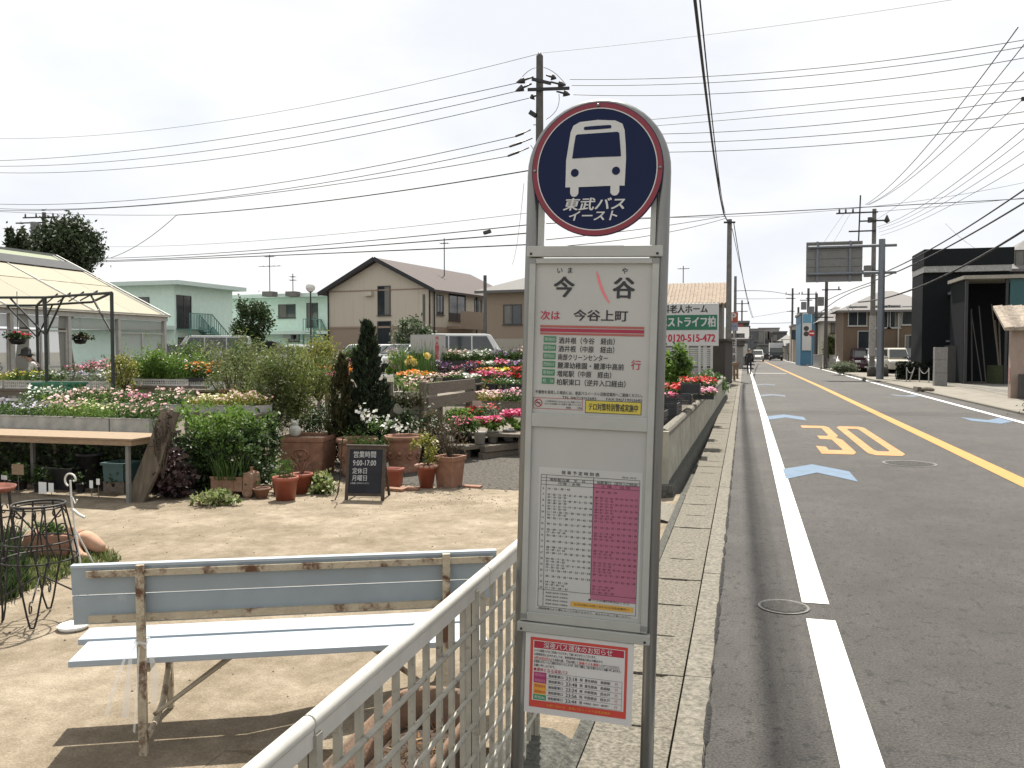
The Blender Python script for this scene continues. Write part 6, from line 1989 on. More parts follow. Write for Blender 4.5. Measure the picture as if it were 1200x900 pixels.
for i in range(4):
    a = PI / 2 * i + 0.55
    ca, sa = math.cos(a), math.sin(a)
    mm = MB()
    for s in (-1, 1):
        px_, py_ = 0.235 * math.cos(a + s * 0.4), 0.235 * math.sin(a + s * 0.4)
        mm.tube([(px_, py_, HT - 0.37), (0.23 * ca + (px_ - 0.23 * ca) * .35, 0.23 * sa + (py_ - .23 * sa) * .35, 0.09), (0.235 * ca + (px_ - .235 * ca) * .14, 0.235 * sa + (py_ - .235 * sa) * .14, 0.015)], 0.0065, 6)
    mm.tube([(0.235 * ca + s * 0.016 * -sa, 0.235 * sa + s * 0.016 * ca, 0.012) for s in (-1, 0, 1)], 0.0065, 6)
    mm.build('leg', IRON, t)
    mm = MB()
    scroll(mm, (0.12 * ca, 0.12 * sa, HT - 0.07), 0.05, 0, 1, (ca, sa)); scroll(mm, (0.15 * ca, 0.15 * sa, HT - 0.17), 0.035, PI, -1, (ca, sa)); scroll(mm, (0.26 * ca, 0.26 * sa, 0.15), 0.045, PI / 2, -1, (ca, sa))
    mm.tube([(0.02 * ca, 0.02 * sa, 0.30), (0.12 * ca, 0.12 * sa, 0.24), (0.22 * ca, 0.22 * sa, 0.18)], 0.006, 5)
    mm.tube([(0.15 * ca, 0.15 * sa, HT - 0.03), (0.02 * ca, 0.02 * sa, HT - 0.2), (0.1 * ca, 0.1 * sa, HT - 0.38)], 0.006, 5)
    mm.build('scrollwork', IRON, t)
# second stand cut by the picture's edge
b2 = G(-14, 700, -0.25)
t = thing('iron_plant_stand', 'black iron stand with a rust red tray at the extreme left edge', 'plant stand', (b2[0], b2[1], -0.25))
mm = MB(); mm.lathe([(0.0, 0.80), (0.19, 0.80), (0.205, 0.835), (0.195, 0.835), (0.185, 0.81), (0, 0.81)], 24); mm.build('tray', mat('rust_red', (0.16, 0.05, 0.03), rough=0.8, var=0.3, scale=14), t)
for zz, rr in ((0.62, 0.2), (0.3, 0.22)):
    mm = MB(); ring(mm, (0, 0), rr, zz); mm.build('hoop', IRON, t)
for i in range(4):
    a = PI / 2 * i + 0.3
    mm = MB(); mm.tube([(0.17 * math.cos(a), 0.17 * math.sin(a), 0.80), (0.2 * math.cos(a), 0.2 * math.sin(a), 0.5), (0.25 * math.cos(a), 0.25 * math.sin(a), 0.0)], 0.012, 6); scroll(mm, (0.24 * math.cos(a), 0.24 * math.sin(a), 0.62), 0.05, 0, 1, (math.cos(a), math.sin(a))); mm.build('leg', IRON, t)
# white iron hook stand
b3 = G(92, 668, -0.25)
WIRON = mat('white_iron', (0.55, 0.55, 0.52), rough=0.5, var=0.1, scale=20)
t = thing('white_iron_stand', 'white painted iron garden stand with a crook top behind the black stand', 'garden stand', (b3[0], b3[1], -0.25))
mm = MB(); mm.tube([(0.03, 0, 0.0), (-0.03, 0, 0.35), (-0.06, 0, 0.62), (-0.065, 0, 0.76)], 0.008, 7); mm.build('stem', WIRON, t)
mm = MB(); mm.tube([(-0.065 + 0.055 * math.cos(a) + 0.0, 0, 0.76 + 0.055 * math.sin(a)) for a in np.linspace(PI * 1.35, 0.0, 16)] + [(-0.035, 0, 0.755)], 0.008, 7); mm.build('crook', WIRON, t)
mm = MB(); mm.tube([(-0.06, 0, 0.52), (0.02, 0.0, 0.47), (0.075, 0.0, 0.45)], 0.012, 7); mm.tube([(-0.05, 0, 0.62), (-0.02, 0, 0.56), (0.0, 0, 0.6)], 0.006, 6); mm.build('arm', WIRON, t)
mm = MB(); mm.tube([(-0.03, 0, 0.35), (-0.12, 0.05, 0.0)], 0.008, 6); mm.tube([(-0.03, 0, 0.35), (0.02, 0.16, 0.0)], 0.008, 6); mm.build('foot', WIRON, t)
# sleeping clay animal planter
b4 = G(92, 652, -0.25)
t = thing('clay_animal_planter', 'pale terracotta planter shaped like a lying animal behind the iron stands', 'ornament', (b4[0], b4[1], -0.25), R(10))
mm = MB(); mm.prism([(-0.42, 0.02), (-0.02, 0.02), (0.0, 0.12), (-0.02, 0.22), (-0.42, 0.22), (-0.45, 0.12)], -0.14, 0.14, 'y'); mm.build('trough', TERRA, t, bevel=0.02)
me_ = person('x', 0, 0, 0, 0, [(-0.02, 0, 0.12), (0.05, 0, 0.155), (0.12, -0.01, 0.15), (0.20, -0.02, 0.095), (0.26, -0.02, 0.07), (0.02, -0.10, 0.10), (0.12, -0.15, 0.035), (0.20, -0.15, 0.03), (0.02, 0.10, 0.10), (0.12, 0.13, 0.035), (0.20, 0.13, 0.03)],
             [(0, 1), (1, 2), (2, 3), (3, 4), (0, 5), (5, 6), (6, 7), (0, 8), (8, 9), (9, 10)], [0.115, 0.10, 0.085, 0.064, 0.048, 0.06, 0.042, 0.036, 0.07, 0.042, 0.036], ([mat('pinkish_terracotta', (0.40, 0.24, 0.16), rough=0.9, var=0.15, scale=10)], lambda c: 0))
del me_['label'], me_['category']
me_.name = 'body'
me_.parent = t
mm = MB(); mm.ball((0.02, -0.12, 0.24), 0.045, 8, sc=(1, 0.6, 1.4)); mm.build('ear', MATS['pinkish_terracotta'], t)
mm = MB(); bush(mm, (-0.22, 0, 0.26), (0.18, 0.12, 0.07), 160, 0.07, 0.03, 0, 6); mm.build('plant', LF_MID, t)
# tuft of grass and weeds
def grassmass(name, label, pts, n, h, w, mt, z=-0.25):
    P = np.array([G(u, v, z)[:2] for u, v in pts])
    c = P.mean(0)
    mm = MB()
    k = len(P)
    tri = [(c, P[i], P[(i + 1) % k]) for i in range(k)]
    ar = np.array([abs((b[0] - a[0]) * (d[1] - a[1]) - (b[1] - a[1]) * (d[0] - a[0])) for a, b, d in tri])
    for i in range(n):
        a, b, d = tri[RNG.choice(k, p=ar / ar.sum())]
        r1_, r2_ = random.random(), random.random()
        if r1_ + r2_ > 1: r1_, r2_ = 1 - r1_, 1 - r2_
        q = a + (b - a) * r1_ + (d - a) * r2_
        grass_mb(mm, (q[0] - c[0], q[1] - c[1], 0.0), 0.03, 2, h * random.uniform(0.5, 1.1), w, 0, 0.4)
    o = mm.build(name, mt)
    o.location = (c[0], c[1], z)
    o['kind'] = 'stuff'
    o['label'] = label
    o['category'] = 'grass'
grassmass('grass', 'low green weeds growing along the lot edge below the clay animal', [(-30, 660), (60, 640), (130, 648), (140, 658), (100, 668), (40, 690), (-30, 720)], 1700, 0.09, 0.012, LF_OLIVE)
grassmass('grass', 'taller dark grass around the feet of the iron stand at the left edge', [(-40, 640), (22, 636), (34, 690), (10, 705), (-40, 720)], 900, 0.24, 0.014, LF_DARK)
p = G(86, 737, -0.25)
t = single('clay_saucer', MB().lathe([(0, 0.002), (0.085, 0.002), (0.10, 0.03), (0.092, 0.03), (0.08, 0.012), (0, 0.012)], 22), WHITE, 'pale round saucer lying on the concrete at the left end of the bench', 'saucer', (p[0], p[1], -0.25))

# ================================================================ BUILDINGS
WINFR = mat('dark_window_frame', (0.045, 0.042, 0.04), rough=0.5, var=0.15)
WINW = mat('pale_window_frame', (0.42, 0.42, 0.40), rough=0.5, var=0.08)
CURT = mat('net_curtain', (0.16, 0.155, 0.14), rough=0.9, var=0.25, scale=5, streak=(9, 9, 0.3))
def win(par, x, z, w, h, fr, y=0.0, side=None, L_=0, depth=0, panes=2, sill=True):
    """A window on the wall y=0 (facing us), or on the right side wall (side='r') with x counted along depth."""
    mm, gm = MB(), MB()
    f = 0.055
    def put(m_, a, b, c, d, o0, o1):
        if side == 'r': m_.bb(L_ + o0, L_ + o1, a, b, c, d)
        elif side == 'l': m_.bb(-o1, -o0, a, b, c, d)
        else: m_.bb(a, b, y - o1, y - o0, c, d)
    put(mm, x - w / 2, x + w / 2, z + h / 2 - f, z + h / 2, -0.05, 0.05)
    put(mm, x - w / 2, x + w / 2, z - h / 2, z - h / 2 + f, -0.05, 0.05)
    put(mm, x - w / 2, x - w / 2 + f, z - h / 2 + f + .001, z + h / 2 - f - .001, -0.05, 0.05)
    put(mm, x + w / 2 - f, x + w / 2, z - h / 2 + f + .001, z + h / 2 - f - .001, -0.05, 0.05)
    for i in range(1, panes):
        xx = x - w / 2 + w * i / panes
        put(mm, xx - 0.025, xx + 0.025, z - h / 2 + f + .001, z + h / 2 - f - .001, -0.04, 0.035)
    if sill: put(mm, x - w / 2 - 0.06, x + w / 2 + 0.06, z - h / 2 - 0.05, z - h / 2 - 0.001, -0.02, 0.10)
    o = mm.build('window', fr, par)
    put(gm, x - w / 2 + f, x + w / 2 - f, z - h / 2 + f, z + h / 2 - f, 0.004, 0.012)
    gm.build('pane', GLASS, o)
    if random.random() < 0.7:
        cm = MB()
        q = random.uniform(0.2, 0.42) * w
        if random.random() < 0.6: put(cm, x - w / 2 + f + .002, x - w / 2 + f + q, z - h / 2 + f + .002, z + h / 2 - f - .002, 0.0125, 0.0145)
        else: put(cm, x + w / 2 - f - q, x + w / 2 - f - .002, z - h / 2 + f + .002, z + h / 2 - f - .002, 0.0125, 0.0145)
        cm.build('curtain', CURT, o)
    return o

def frame2(u0, d0, u1, d1, z):
    a, b = W(u0, d0), W(u1, d1)
    ang = math.atan2(b[1] - a[1], b[0] - a[0])
    return a, ang, float(np.linalg.norm(b - a))

def wall_box(par, L_, dp, z0, z1, mt, name='wall', y0=0.0, x0=0.0):
    MB().bb(x0, x0 + L_, y0, y0 + dp, z0, z1).build(name, mt, par)

# ---- brown gabled apartment house, left middle
a, ang, L_ = frame2(385, 58.3, 505, 55.0, 0)
bz = 0.4
t = thing('apartment_house', 'two storey beige gabled apartment house with brown tiled roof and dark window', 'house', (a[0], a[1], bz), ang)
BEIGE = mat('beige_siding', (0.48, 0.43, 0.35), rough=0.9, var=0.05, scale=12, streak=(8, 8, 0.2), bump=0.1, stain=(0.42, 0.375, 0.30), stain_scale=0.8, stain_pos=0.55)
BROWNB = mat('tan_lower_siding', (0.27, 0.205, 0.155), rough=0.9, var=0.04, scale=30, streak=(8, 8, 0.3))
ROOFB = mat('brown_roof_tiles', (0.068, 0.052, 0.048), rough=0.85, var=0.15, scale=20, streak=(1, 6, 6), bump=0.4, bscale=14)
DP = 13.0
ze = ZV(338, 55) - bz; zr = ZV(305, 56.5) - bz; zm = 2.75
wall_box(t, L_, DP, 0, zm, BROWNB, 'lower_wall')
mm = MB(); mm.prism([(0, zm + 0.002), (L_, zm + 0.002), (L_, ze), (L_ / 2, zr - 0.1), (0, ze)], 0, DP, 'y'); mm.build('upper_wall', BEIGE, t)
mm = MB(); mm.bb(-0.03, L_ + 0.03, -0.04, 0.0, zm - 0.05, zm + 0.08); mm.bb(-0.03, L_ + 0.03, -0.035, -0.001, ze - 0.05, ze + 0.03); mm.build('band', BROWNB, t)
rf = MB()
ov, oe = 0.45, 0.5
sl = (zr - ze) / (L_ / 2)
for s in (0, 1):
    def rp(f, y, dz): 
        xx = -oe + (L_ / 2 + oe) * f
        z_ = ze - oe * sl + (zr - ze + oe * sl) * f + dz
        return ((xx if s == 0 else L_ - xx), y, z_)
    q = [rp(0, -ov, 0), rp(1, -ov, 0), rp(1, DP + ov, 0), rp(0, DP + ov, 0)]
    rf.add(q + [(x, y, z + 0.14) for x, y, z in q], [(0, 1, 2, 3), (4, 7, 6, 5), (0, 4, 5, 1), (1, 5, 6, 2), (2, 6, 7, 3), (3, 7, 4, 0)])
rf.build('roof', ROOFB, t)
mm = MB()
for s in (0, 1):
    A0, A1 = (-oe, ze - oe * sl), (L_ / 2, zr)
    f = lambda p: (p[0] if s == 0 else L_ - p[0], -ov - 0.03, p[1] + 0.06)
    mm.bar(f(A0), f(A1), 0.05, 0.26)
mm.build('bargeboard', DARKMETAL, t)
xw = lambda u: (u - 382) / 123 * L_
win(t, xw(451), ZV(352, 56) - bz, 1.0, 1.95, WINFR, panes=1)
win(t, xw(451), ZV(393, 56) - bz, 1.05, 1.9, WINFR, panes=1)
mm = MB(); mm.bb(xw(434) - 0.3, xw(434) + 0.3, -0.3, 0.0, ZV(346, 56) - bz, ZV(341, 56) - bz); mm.build('vent_hood', BEIGE, t)
for xx in (0.05, L_ - 0.05):
    MB().tube([(xx, -0.07, 0), (xx, -0.07, ze)], 0.05, 6).build('downpipe', DARKMETAL, t)
mm = MB()
mm.bb(L_ + 0.02, L_ + 1.1, 2.2, 6.0, zm - 0.1, zm + 0.1); mm.bb(L_ + 1.0, L_ + 1.1, 2.2, 6.0, zm + 0.101, zm + 1.1)
mm.bb(L_ + 0.02, L_ + 1.1, 7.5, 11.5, zm - 0.1, zm + 0.1); mm.bb(L_ + 1.0, L_ + 1.1, 7.5, 11.5, zm + 0.101, zm + 1.1); mm.build('balcony', BROWNB, t)
for yy, w_ in ((1.2, 0.9), (3.6, 2.4), (6.8, 1.2), (9.6, 2.4)):
    win(t, yy, zm + 1.45, w_, 1.9 if w_ > 2 else 1.3, WINFR, side='r', L_=L_); win(t, yy, 1.3, w_, 1.9 if w_ > 2 else 1.3, WINFR, side='r', L_=L_)
for yy in (0.3, 6.4, 12.7):
    MB().tube([(L_ + 0.1, yy, 0), (L_ + 0.1, yy, ze)], 0.05, 6).build('downpipe', DARKMETAL, t)

# ---- neighbour behind the sign
a, ang, L_ = frame2(569, 52, 705, 49, 0)
t = thing('apartment_house', 'two tone brown house with low grey roof directly left of the bus stop post', 'house', (a[0], a[1], bz), ang)
ze2 = ZV(340, 51) - bz
wall_box(t, L_, 7, 0, ze2 * 0.40, mat('grey_beige_siding', (0.33, 0.30, 0.25), rough=0.9, var=0.05), 'lower_wall')
wall_box(t, L_, 7, ze2 * 0.40 + 0.002, ze2, mat('brown_siding', (0.24, 0.19, 0.14), rough=0.9, var=0.05, scale=20), 'upper_wall')
mm = MB(); o_ = 0.5
V = [(-o_, -o_, ze2), (L_ + o_, -o_, ze2), (L_ + o_, 7 + o_, ze2), (-o_, 7 + o_, ze2), (2.6, 3.5, ze2 + 1.35), (L_ - 2.6, 3.5, ze2 + 1.35)]
mm.add(V, [(0, 1, 5, 4), (1, 2, 5), (2, 3, 4, 5), (3, 0, 4), (3, 2, 1, 0)]); mm.bb(-o_, L_ + o_, -o_ - 0.02, -o_ + 0.1, ze2 - 0.16, ze2 - 0.002); mm.build('roof', mat('grey_roof', (0.11, 0.105, 0.10), rough=0.8, var=0.12, scale=10, bump=0.3), t)
win(t, 1.8, ze2 * 0.7, 1.2, 1.2, WINFR); win(t, 4.2, ze2 * 0.25, 1.6, 1.5, WINFR)

# ---- mint green apartment block with outside stair
MINT = mat('mint_wall', (0.64, 0.79, 0.70), rough=0.85, var=0.05, scale=3)
MINTP = mat('pale_mint_trim', (0.55, 0.66, 0.60), rough=0.8, var=0.05)
MINTS = mat('stair_green', (0.10, 0.22, 0.19), rough=0.6, var=0.1)
def mint(label, u0, d0, u1, d1, vroof, dp, wins, stair=None, step=None):
    a, ang, L_ = frame2(u0, d0, u1, d1, 0)
    t = thing('apartment_block', label, 'apartment block', (a[0], a[1], bz), ang)
    dm = (d0 + d1) / 2
    H_ = ZV(vroof, dm) - bz
    wall_box(t, L_, dp, 0, H_ - 0.2, MINT)
    MB().bb(-0.6, L_ + 0.9, -0.9, dp + 0.5, H_ - 0.198, H_ + 0.12).build('roof', MINTP, t)
    MB().bb(-0.3, L_ + 0.2, -1.2, -0.002, H_ * 0.44, H_ * 0.44 + 0.28).build('canopy', MINTP, t)
    for (fu, vz, w_, h_) in wins:
        win(t, fu * L_, ZV(vz, dm) - bz, w_, h_, WINFR)
    if stair:
        f0, f1 = stair
        mm = MB()
        xs, xe = f0 * L_, f1 * L_
        n = 14
        for i in range(n):
            q = i / n
            mm.bb(xs + (xe - xs) * q, xs + (xe - xs) * (q + 1 / n) + 0.03, -1.15, -0.15, H_ * 0.48 * (1 - q) - 0.06, H_ * 0.48 * (1 - q))
        mm.build('steps', MINTS, t)
        for yy in (-1.18, -0.12):
            st = MB()
            st.bar((xs, yy, H_ * 0.48), (xe, yy, 0.1), 0.06, 0.32)
            st.bar((xs, yy, H_ * 0.48 + 1.0), (xe, yy, 1.1), 0.05, 0.05)
            st.bar((xs - 1.0, yy, H_ * 0.48 + 1.0), (xs, yy, H_ * 0.48 + 1.0), 0.05, 0.05)
            for i in range(16):
                q = i / 15
                xx, zz = xs + (xe - xs) * q, H_ * 0.48 * (1 - q) + 0.1 * q
                st.bb(xx - 0.02, xx + 0.02, yy - 0.019, yy + 0.019, zz, zz + 1.0)
            for i in range(5):
                xx = xs - 1.0 + i * 0.25
                st.bb(xx - 0.02, xx + 0.02, yy - 0.019, yy + 0.019, H_ * 0.48, H_ * 0.48 + 1.0)
            st.build('stair_rail', MINTS, t)
        MB().bb(xs - 1.1, xs + 0.0, -1.2, -0.002, H_ * 0.48 - 0.12, H_ * 0.48 - 0.061).build('landing', MINTS, t)
        for xx in (xs - 1.05, xs - 0.05):
            MB().bb(xx - 0.06, xx + 0.06, -1.18, -1.06, 0, H_ * 0.48 - 0.122).build('stair_post', MINTS, t)
    return t, L_, H_
a, ang, L_ = frame2(205, 58, 273, 64, 0)
t = thing('apartment_block', 'mint green two storey flat roofed apartment block with outside stair behind the greenhouse', 'apartment block', (a[0], a[1], bz), ang)
H_ = ZV(331, 58) - bz
DP = 10.0
wall_box(t, L_, DP, 0, H_ - 0.2, MINT)
MB().bb(-0.7, L_ + 0.5, -0.9, DP + 0.5, H_ - 0.198, H_ + 0.08).build('roof', MINTP, t)
MB().bb(-1.3, -0.002, 0.0, DP, H_ * 0.45, H_ * 0.45 + 0.26).build('canopy', MINTP, t)
win(t, 2.9, H_ * 0.72, 1.7, 1.35, WINFR, side='l'); win(t, 6.2, H_ * 0.75, 0.8, 0.8, WINFR, side='l'); win(t, 1.0, H_ * 0.2, 0.8, 1.0, WINFR, side='l', panes=1)
win(t, 0.95, H_ * 0.66, 1.5, 2.3, WINFR); win(t, 0.7, H_ * 0.2, 0.8, 1.9, WINFR, panes=1)
xs, xe = 2.4, L_ - 0.3
hl = H_ * 0.47
MB().bb(0.1, xs, -1.2, -0.002, hl - 0.12, hl - 0.061).build('landing', MINTS, t)
mm = MB()
for i in range(14):
    q = i / 14
    mm.bb(xs + (xe - xs) * q, xs + (xe - xs) * (q + 1 / 14) + 0.03, -1.15, -0.15, hl * (1 - q) - 0.06, hl * (1 - q))
mm.build('steps', MINTS, t)
for yy in (-1.18, -0.12):
    st = MB()
    st.bar((xs, yy, hl), (xe, yy, 0.1), 0.06, 0.34)
    st.bar((xs, yy, hl + 1.0), (xe, yy, 1.1), 0.05, 0.05)
    for i in range(16):
        q = i / 15
        xx, zz = xs + (xe - xs) * q, hl * (1 - q) + 0.1 * q
        st.bb(xx - 0.02, xx + 0.02, yy - 0.019, yy + 0.019, zz, zz + 1.0)
    if yy < -1:
        st.bar((0.1, yy, hl + 1.0), (xs, yy, hl + 1.0), 0.05, 0.05)
        for i in range(14):
            xx = 0.1 + (xs - 0.1) * i / 14
            st.bb(xx - 0.02, xx + 0.02, yy - 0.019, yy + 0.019, hl - 0.06, hl + 1.0)
    st.build('stair_rail', MINTS, t)
for xx in (0.2, xs - 0.05):
    MB().bb(xx - 0.06, xx + 0.06, -1.18, -1.06, 0, hl - 0.122).build('stair_post', MINTS, t)
MB().bb(L_ - 0.5, L_ + 1.2, 0.5, 3.5, hl - 0.2, hl + 0.9).build('balcony', MINT, t)
t, L_, H_ = mint('paler mint flat roofed block seen between the round tree and beige house', 262, 74, 394, 70, 347, 10, [(0.58, 365, 1.7, 1.15), (0.80, 370, 1.1, 2.0), (0.64, 395, 1.1, 0.8)], (0.88, 1.02))
mm = MB(); mm.bb(0.6 * L_ - 0.4, 0.6 * L_ + 0.4, -0.4, -0.01, 2.2, 2.8); mm.build('air_conditioner', WINW, t)
mm = MB(); mm.tube([(0.15, -0.08, 0), (0.15, -0.08, H_ - 0.25)], 0.05, 6); mm.build('downpipe', MINTP, t)
# rooftop antennas as things on the roofs
def antenna(label, u, d, v0, v1, bars):
    p = W(u, d); z0, z1 = ZV(v1, d), ZV(v0, d)
    t = thing('roof_antenna', label, 'antenna', (p[0], p[1], z0))
    MB().tube([(0, 0, 0), (0, 0, z1 - z0)], 0.035, 6).build('mast', DARKMETAL, t)
    mm = MB()
    for zf, hw in bars:
        mm.bar((-hw, 0, (z1 - z0) * zf), (hw, 0, (z1 - z0) * zf), 0.04, 0.04)
        for k in range(5):
            xx = -hw + 2 * hw * k / 4
            mm.bar((xx, -0.3, (z1 - z0) * zf + 0.021), (xx, 0.3, (z1 - z0) * zf + 0.021), 0.02, 0.02)
    mm.build('element', DARKMETAL, t)
    MB().bb(-0.45, 0.45, -0.45, 0.45, -0.05, 0.35).build('plinth', CONC, t)
antenna('thin roof antenna with a wide crossbar on the paler mint block', 317, 70, 299, 347, [(0.72, 0.95), (0.95, 0.4)])
antenna('short dark roof antenna right of the wide one on the mint block', 344, 70, 321, 347, [(0.85, 0.2), (0.7, 0.25)])
antenna('thin tall antenna standing behind the ridge of the beige house', 521, 62, 280, 340, [(0.9, 0.3)])
antenna('thin antenna mast beside the rusty roofed house right of the bus stop', 800, 62, 312, 345, [(0.9, 0.4)])
# lamp post with globe
p = W(364.5, 45); z0 = 0.45; z1 = ZV(337, 45)
t = thing('globe_lamp', 'thin dark post with a white globe lamp before the mint block', 'street lamp', (p[0], p[1], z0))
MB().tube([(0, 0, 0), (0, 0, z1 - z0 - 0.22)], [0.05, 0.04], 8).build('post', DARKMETAL, t)
mm = MB(); mm.ball((0, 0, z1 - z0), 0.25, 12); mm.build('globe', mat('white_globe', (0.6, 0.6, 0.56), rough=0.3), t)
mm = MB(); mm.lathe([(0.08, -0.26), (0.12, -0.22), (0.1, -0.18)], 12, (0, 0, z1 - z0)); mm.build('collar', DARKMETAL, t)

# ---- white box sign near the lilies
a, ang, L_ = frame2(481, 32, 515, 31.2, 0)
z0, z1 = ZV(424, 31.6), ZV(392, 31.6)
t = thing('box_sign', 'plain white box sign with red lettering down its right edge', 'sign', (a[0], a[1], z0), ang)
MB().bb(0, L_, 0, 0.35, 0, z1 - z0).build('cabinet', mat('off_white_panel', (0.38, 0.37, 0.355), rough=0.6, var=0.05), t)
MB().bb(L_ * 0.02, L_ * 0.98, 0.05, 0.3, -0.9, -0.002).build('plinth', CONC, t)
mm = MB()
for i, ch in enumerate('MA種苗販'):
    mm.text(ch, (L_ * 0.92, -0.004, (z1 - z0) * (0.86 - i * 0.17)), (1, 0, 0), (0, 0, 1), 0.19, 0, bold=0.03)
mm.build('lettering', mat('red_letters', (0.42, 0.02, 0.03), rough=0.6), t)

# ================================================================ VEHICLES
TYRE = mat('tyre_rubber', (0.02, 0.02, 0.02), rough=0.9)
RIM = mat('wheel_rim', (0.35, 0.35, 0.35), rough=0.4, metal=0.6)
LAMPW = mat('headlamp', (0.55, 0.56, 0.56), rough=0.15, spec=0.8)
LAMPR = mat('tail_lamp', (0.25, 0.015, 0.015), rough=0.2)
CARGLASS = glassmat('car_glass', (0.025, 0.03, 0.032), 0.06)
def car(name, label, cat, x, y, z, rz, kind, paint, s=1.0, group=None):
    """Local +x is the front."""
    t = thing(name, label, cat, (x, y, z), rz, group)
    if kind == 'van':
        L_, Wd, H_, belt = 4.7, 1.7, 1.98, 1.08
        low = [(-2.33, 0.35), (-2.33, belt), (1.75, belt), (2.22, 0.95), (2.35, 0.62), (2.33, 0.32)]
        top = [(-2.32, belt), (-2.24, 1.90), (-2.0, 1.98), (1.0, 1.98), (1.3, 1.92), (1.85, belt)]
        wins = [(-2.1, -0.95), (-0.88, 0.25), (0.32, 1.12)]
    elif kind == 'kei':
        L_, Wd, H_, belt = 3.4, 1.48, 1.75, 1.0
        low = [(-1.68, 0.32), (-1.7, belt), (1.15, belt), (1.6, 0.86), (1.7, 0.6), (1.68, 0.28)]
        top = [(-1.68, belt), (-1.58, 1.68), (-1.4, 1.75), (0.55, 1.75), (0.75, 1.68), (1.25, belt)]
        wins = [(-1.45, -0.7), (-0.62, 0.05), (0.12, 0.65)]
    elif kind == 'minivan':
        L_, Wd, H_, belt = 4.6, 1.7, 1.75, 1.0
        low = [(-2.25, 0.32), (-2.28, belt), (1.3, belt), (2.05, 0.85), (2.3, 0.6), (2.28, 0.3)]
        top = [(-2.25, belt), (-2.1, 1.66), (-1.85, 1.75), (0.4, 1.75), (0.7, 1.68), (1.55, belt)]
        wins = [(-1.95, -1.05), (-0.97, -0.1), (-0.02, 0.75)]
    elif kind == 'truck':
        L_, Wd, H_, belt = 6.0, 2.0, 2.9, 1.2
        low = [(1.3, 0.5), (1.3, belt), (2.9, belt), (3.0, 0.9), (3.0, 0.45)]
        top = [(1.3, belt), (1.35, 2.1), (1.5, 2.2), (2.4, 2.2), (2.55, 2.1), (2.92, belt)]
        wins = [(1.65, 2.45)]
    else:
        L_, Wd, H_, belt = 4.2, 1.68, 1.46, 0.88
        low = [(-2.05, 0.32), (-2.1, 0.7), (-2.0, belt + 0.02), (0.9, belt), (1.75, 0.74), (2.05, 0.58), (2.08, 0.3)]
        top = [(-1.95, belt), (-1.35, 1.36), (-1.05, 1.44), (-0.1, 1.46), (0.15, 1.42), (1.0, belt)]
        wins = [(-1.3, -0.45), (-0.37, 0.45)]
    hw = Wd / 2
    b = MB()
    def ext(poly, y0f, mi=0):
        n = len(poly)
        V = [(px, -y0f(pz), pz) for px, pz in poly] + [(px, y0f(pz), pz) for px, pz in poly]
        b.add(V, [tuple(range(n)), tuple(range(2 * n - 1, n - 1, -1))] + [(i, i + n, (i + 1) % n + n, (i + 1) % n) for i in range(n)], mi)
    ext(low, lambda z_: hw * (0.94 if z_ < 0.4 else 1.0))
    tops = top[2][1] if len(top) > 2 else H_
    tw = lambda z_: hw * (0.97 - 0.17 * (z_ - belt) / (H_ - belt) * (1 if kind not in ('van', 'truck') else 0.5))
    ext([(px, pz + 0.001) for px, pz in top], tw)
    body = b.build('body', paint, t, bevel=0.05)
    if kind == 'truck':
        MB().bb(-3.0, 1.2, -hw, hw, 0.95, 2.9).build('cargo_box', mat('cargo_white', (0.5, 0.5, 0.5), rough=0.6), t)
        MB().bb(-2.9, 1.25, -0.45, 0.45, 0.5, 0.93).build('chassis', DARKMETAL, t)
    # side windows
    for a0, b0 in wins:
        for sgn in (-1, 1):
            z0_, z1_ = belt + 0.06, tops - 0.12
            def sw(xx, zz): return (xx, sgn * (tw(zz) + 0.006), zz)
            a1, b1 = a0, b0
            if b0 == wins[-1][1]:
                q = [sw(a0, z0_), sw(b0 + (0.42 if kind == 'car' else 0.34), z0_), sw(b0 - 0.05, z1_), sw(a0, z1_)]
            elif a0 == wins[0][0] and kind == 'car':
                q = [sw(a0 - 0.3, z0_), sw(b0, z0_), sw(b0, z1_), sw(a0 + 0.1, z1_)]
            else:
                q = [sw(a0, z0_), sw(b0, z0_), sw(b0, z1_), sw(a0, z1_)]
            m_ = MB(); m_.add(q + [(p[0], p[1] + sgn * 0.012, p[2]) for p in q], [(0, 1, 2, 3), (4, 5, 6, 7), (0, 4, 5, 1), (1, 5, 6, 2), (2, 6, 7, 3), (3, 7, 4, 0)]); m_.build('window', CARGLASS, t)
    # windscreen and rear glass sit proud of their sloping faces
    def pane(p0, p1, nm):
        d = np.array([p1[0] - p0[0], p1[1] - p0[1]]); ln = np.linalg.norm(d); d /= ln
        nx, nz = d[1], -d[0]
        if (nx > 0) != (p0[0] > 0 if kind != 'truck' else True): nx, nz = -nx, -nz
        q0 = (p0[0] + d[0] * ln * 0.12, p0[1] + d[1] * ln * 0.12); q1 = (p0[0] + d[0] * ln * 0.92, p0[1] + d[1] * ln * 0.92)
        V = []
        for off in (0.012, 0.028):
            for (px, pz) in (q0, q1):
                for sgn in (-1, 1):
                    V.append((px + nx * off, sgn * (tw(pz) - 0.09), pz + nz * off))
        m_ = MB(); m_.add(V, [(0, 1, 3, 2), (4, 6, 7, 5), (0, 4, 5, 1), (2, 3, 7, 6), (0, 2, 6, 4), (1, 5, 7, 3)]); m_.build(nm, CARGLASS, t)
    pane(top[-1], top[-2], 'windscreen')
    if kind != 'truck': pane(top[0], top[1], 'rear_window')
    wx = [L_ / 2 - 0.85, -L_ / 2 + 0.8] if kind != 'truck' else [2.1, -1.6]
    wr = 0.31 if kind != 'truck' else 0.38
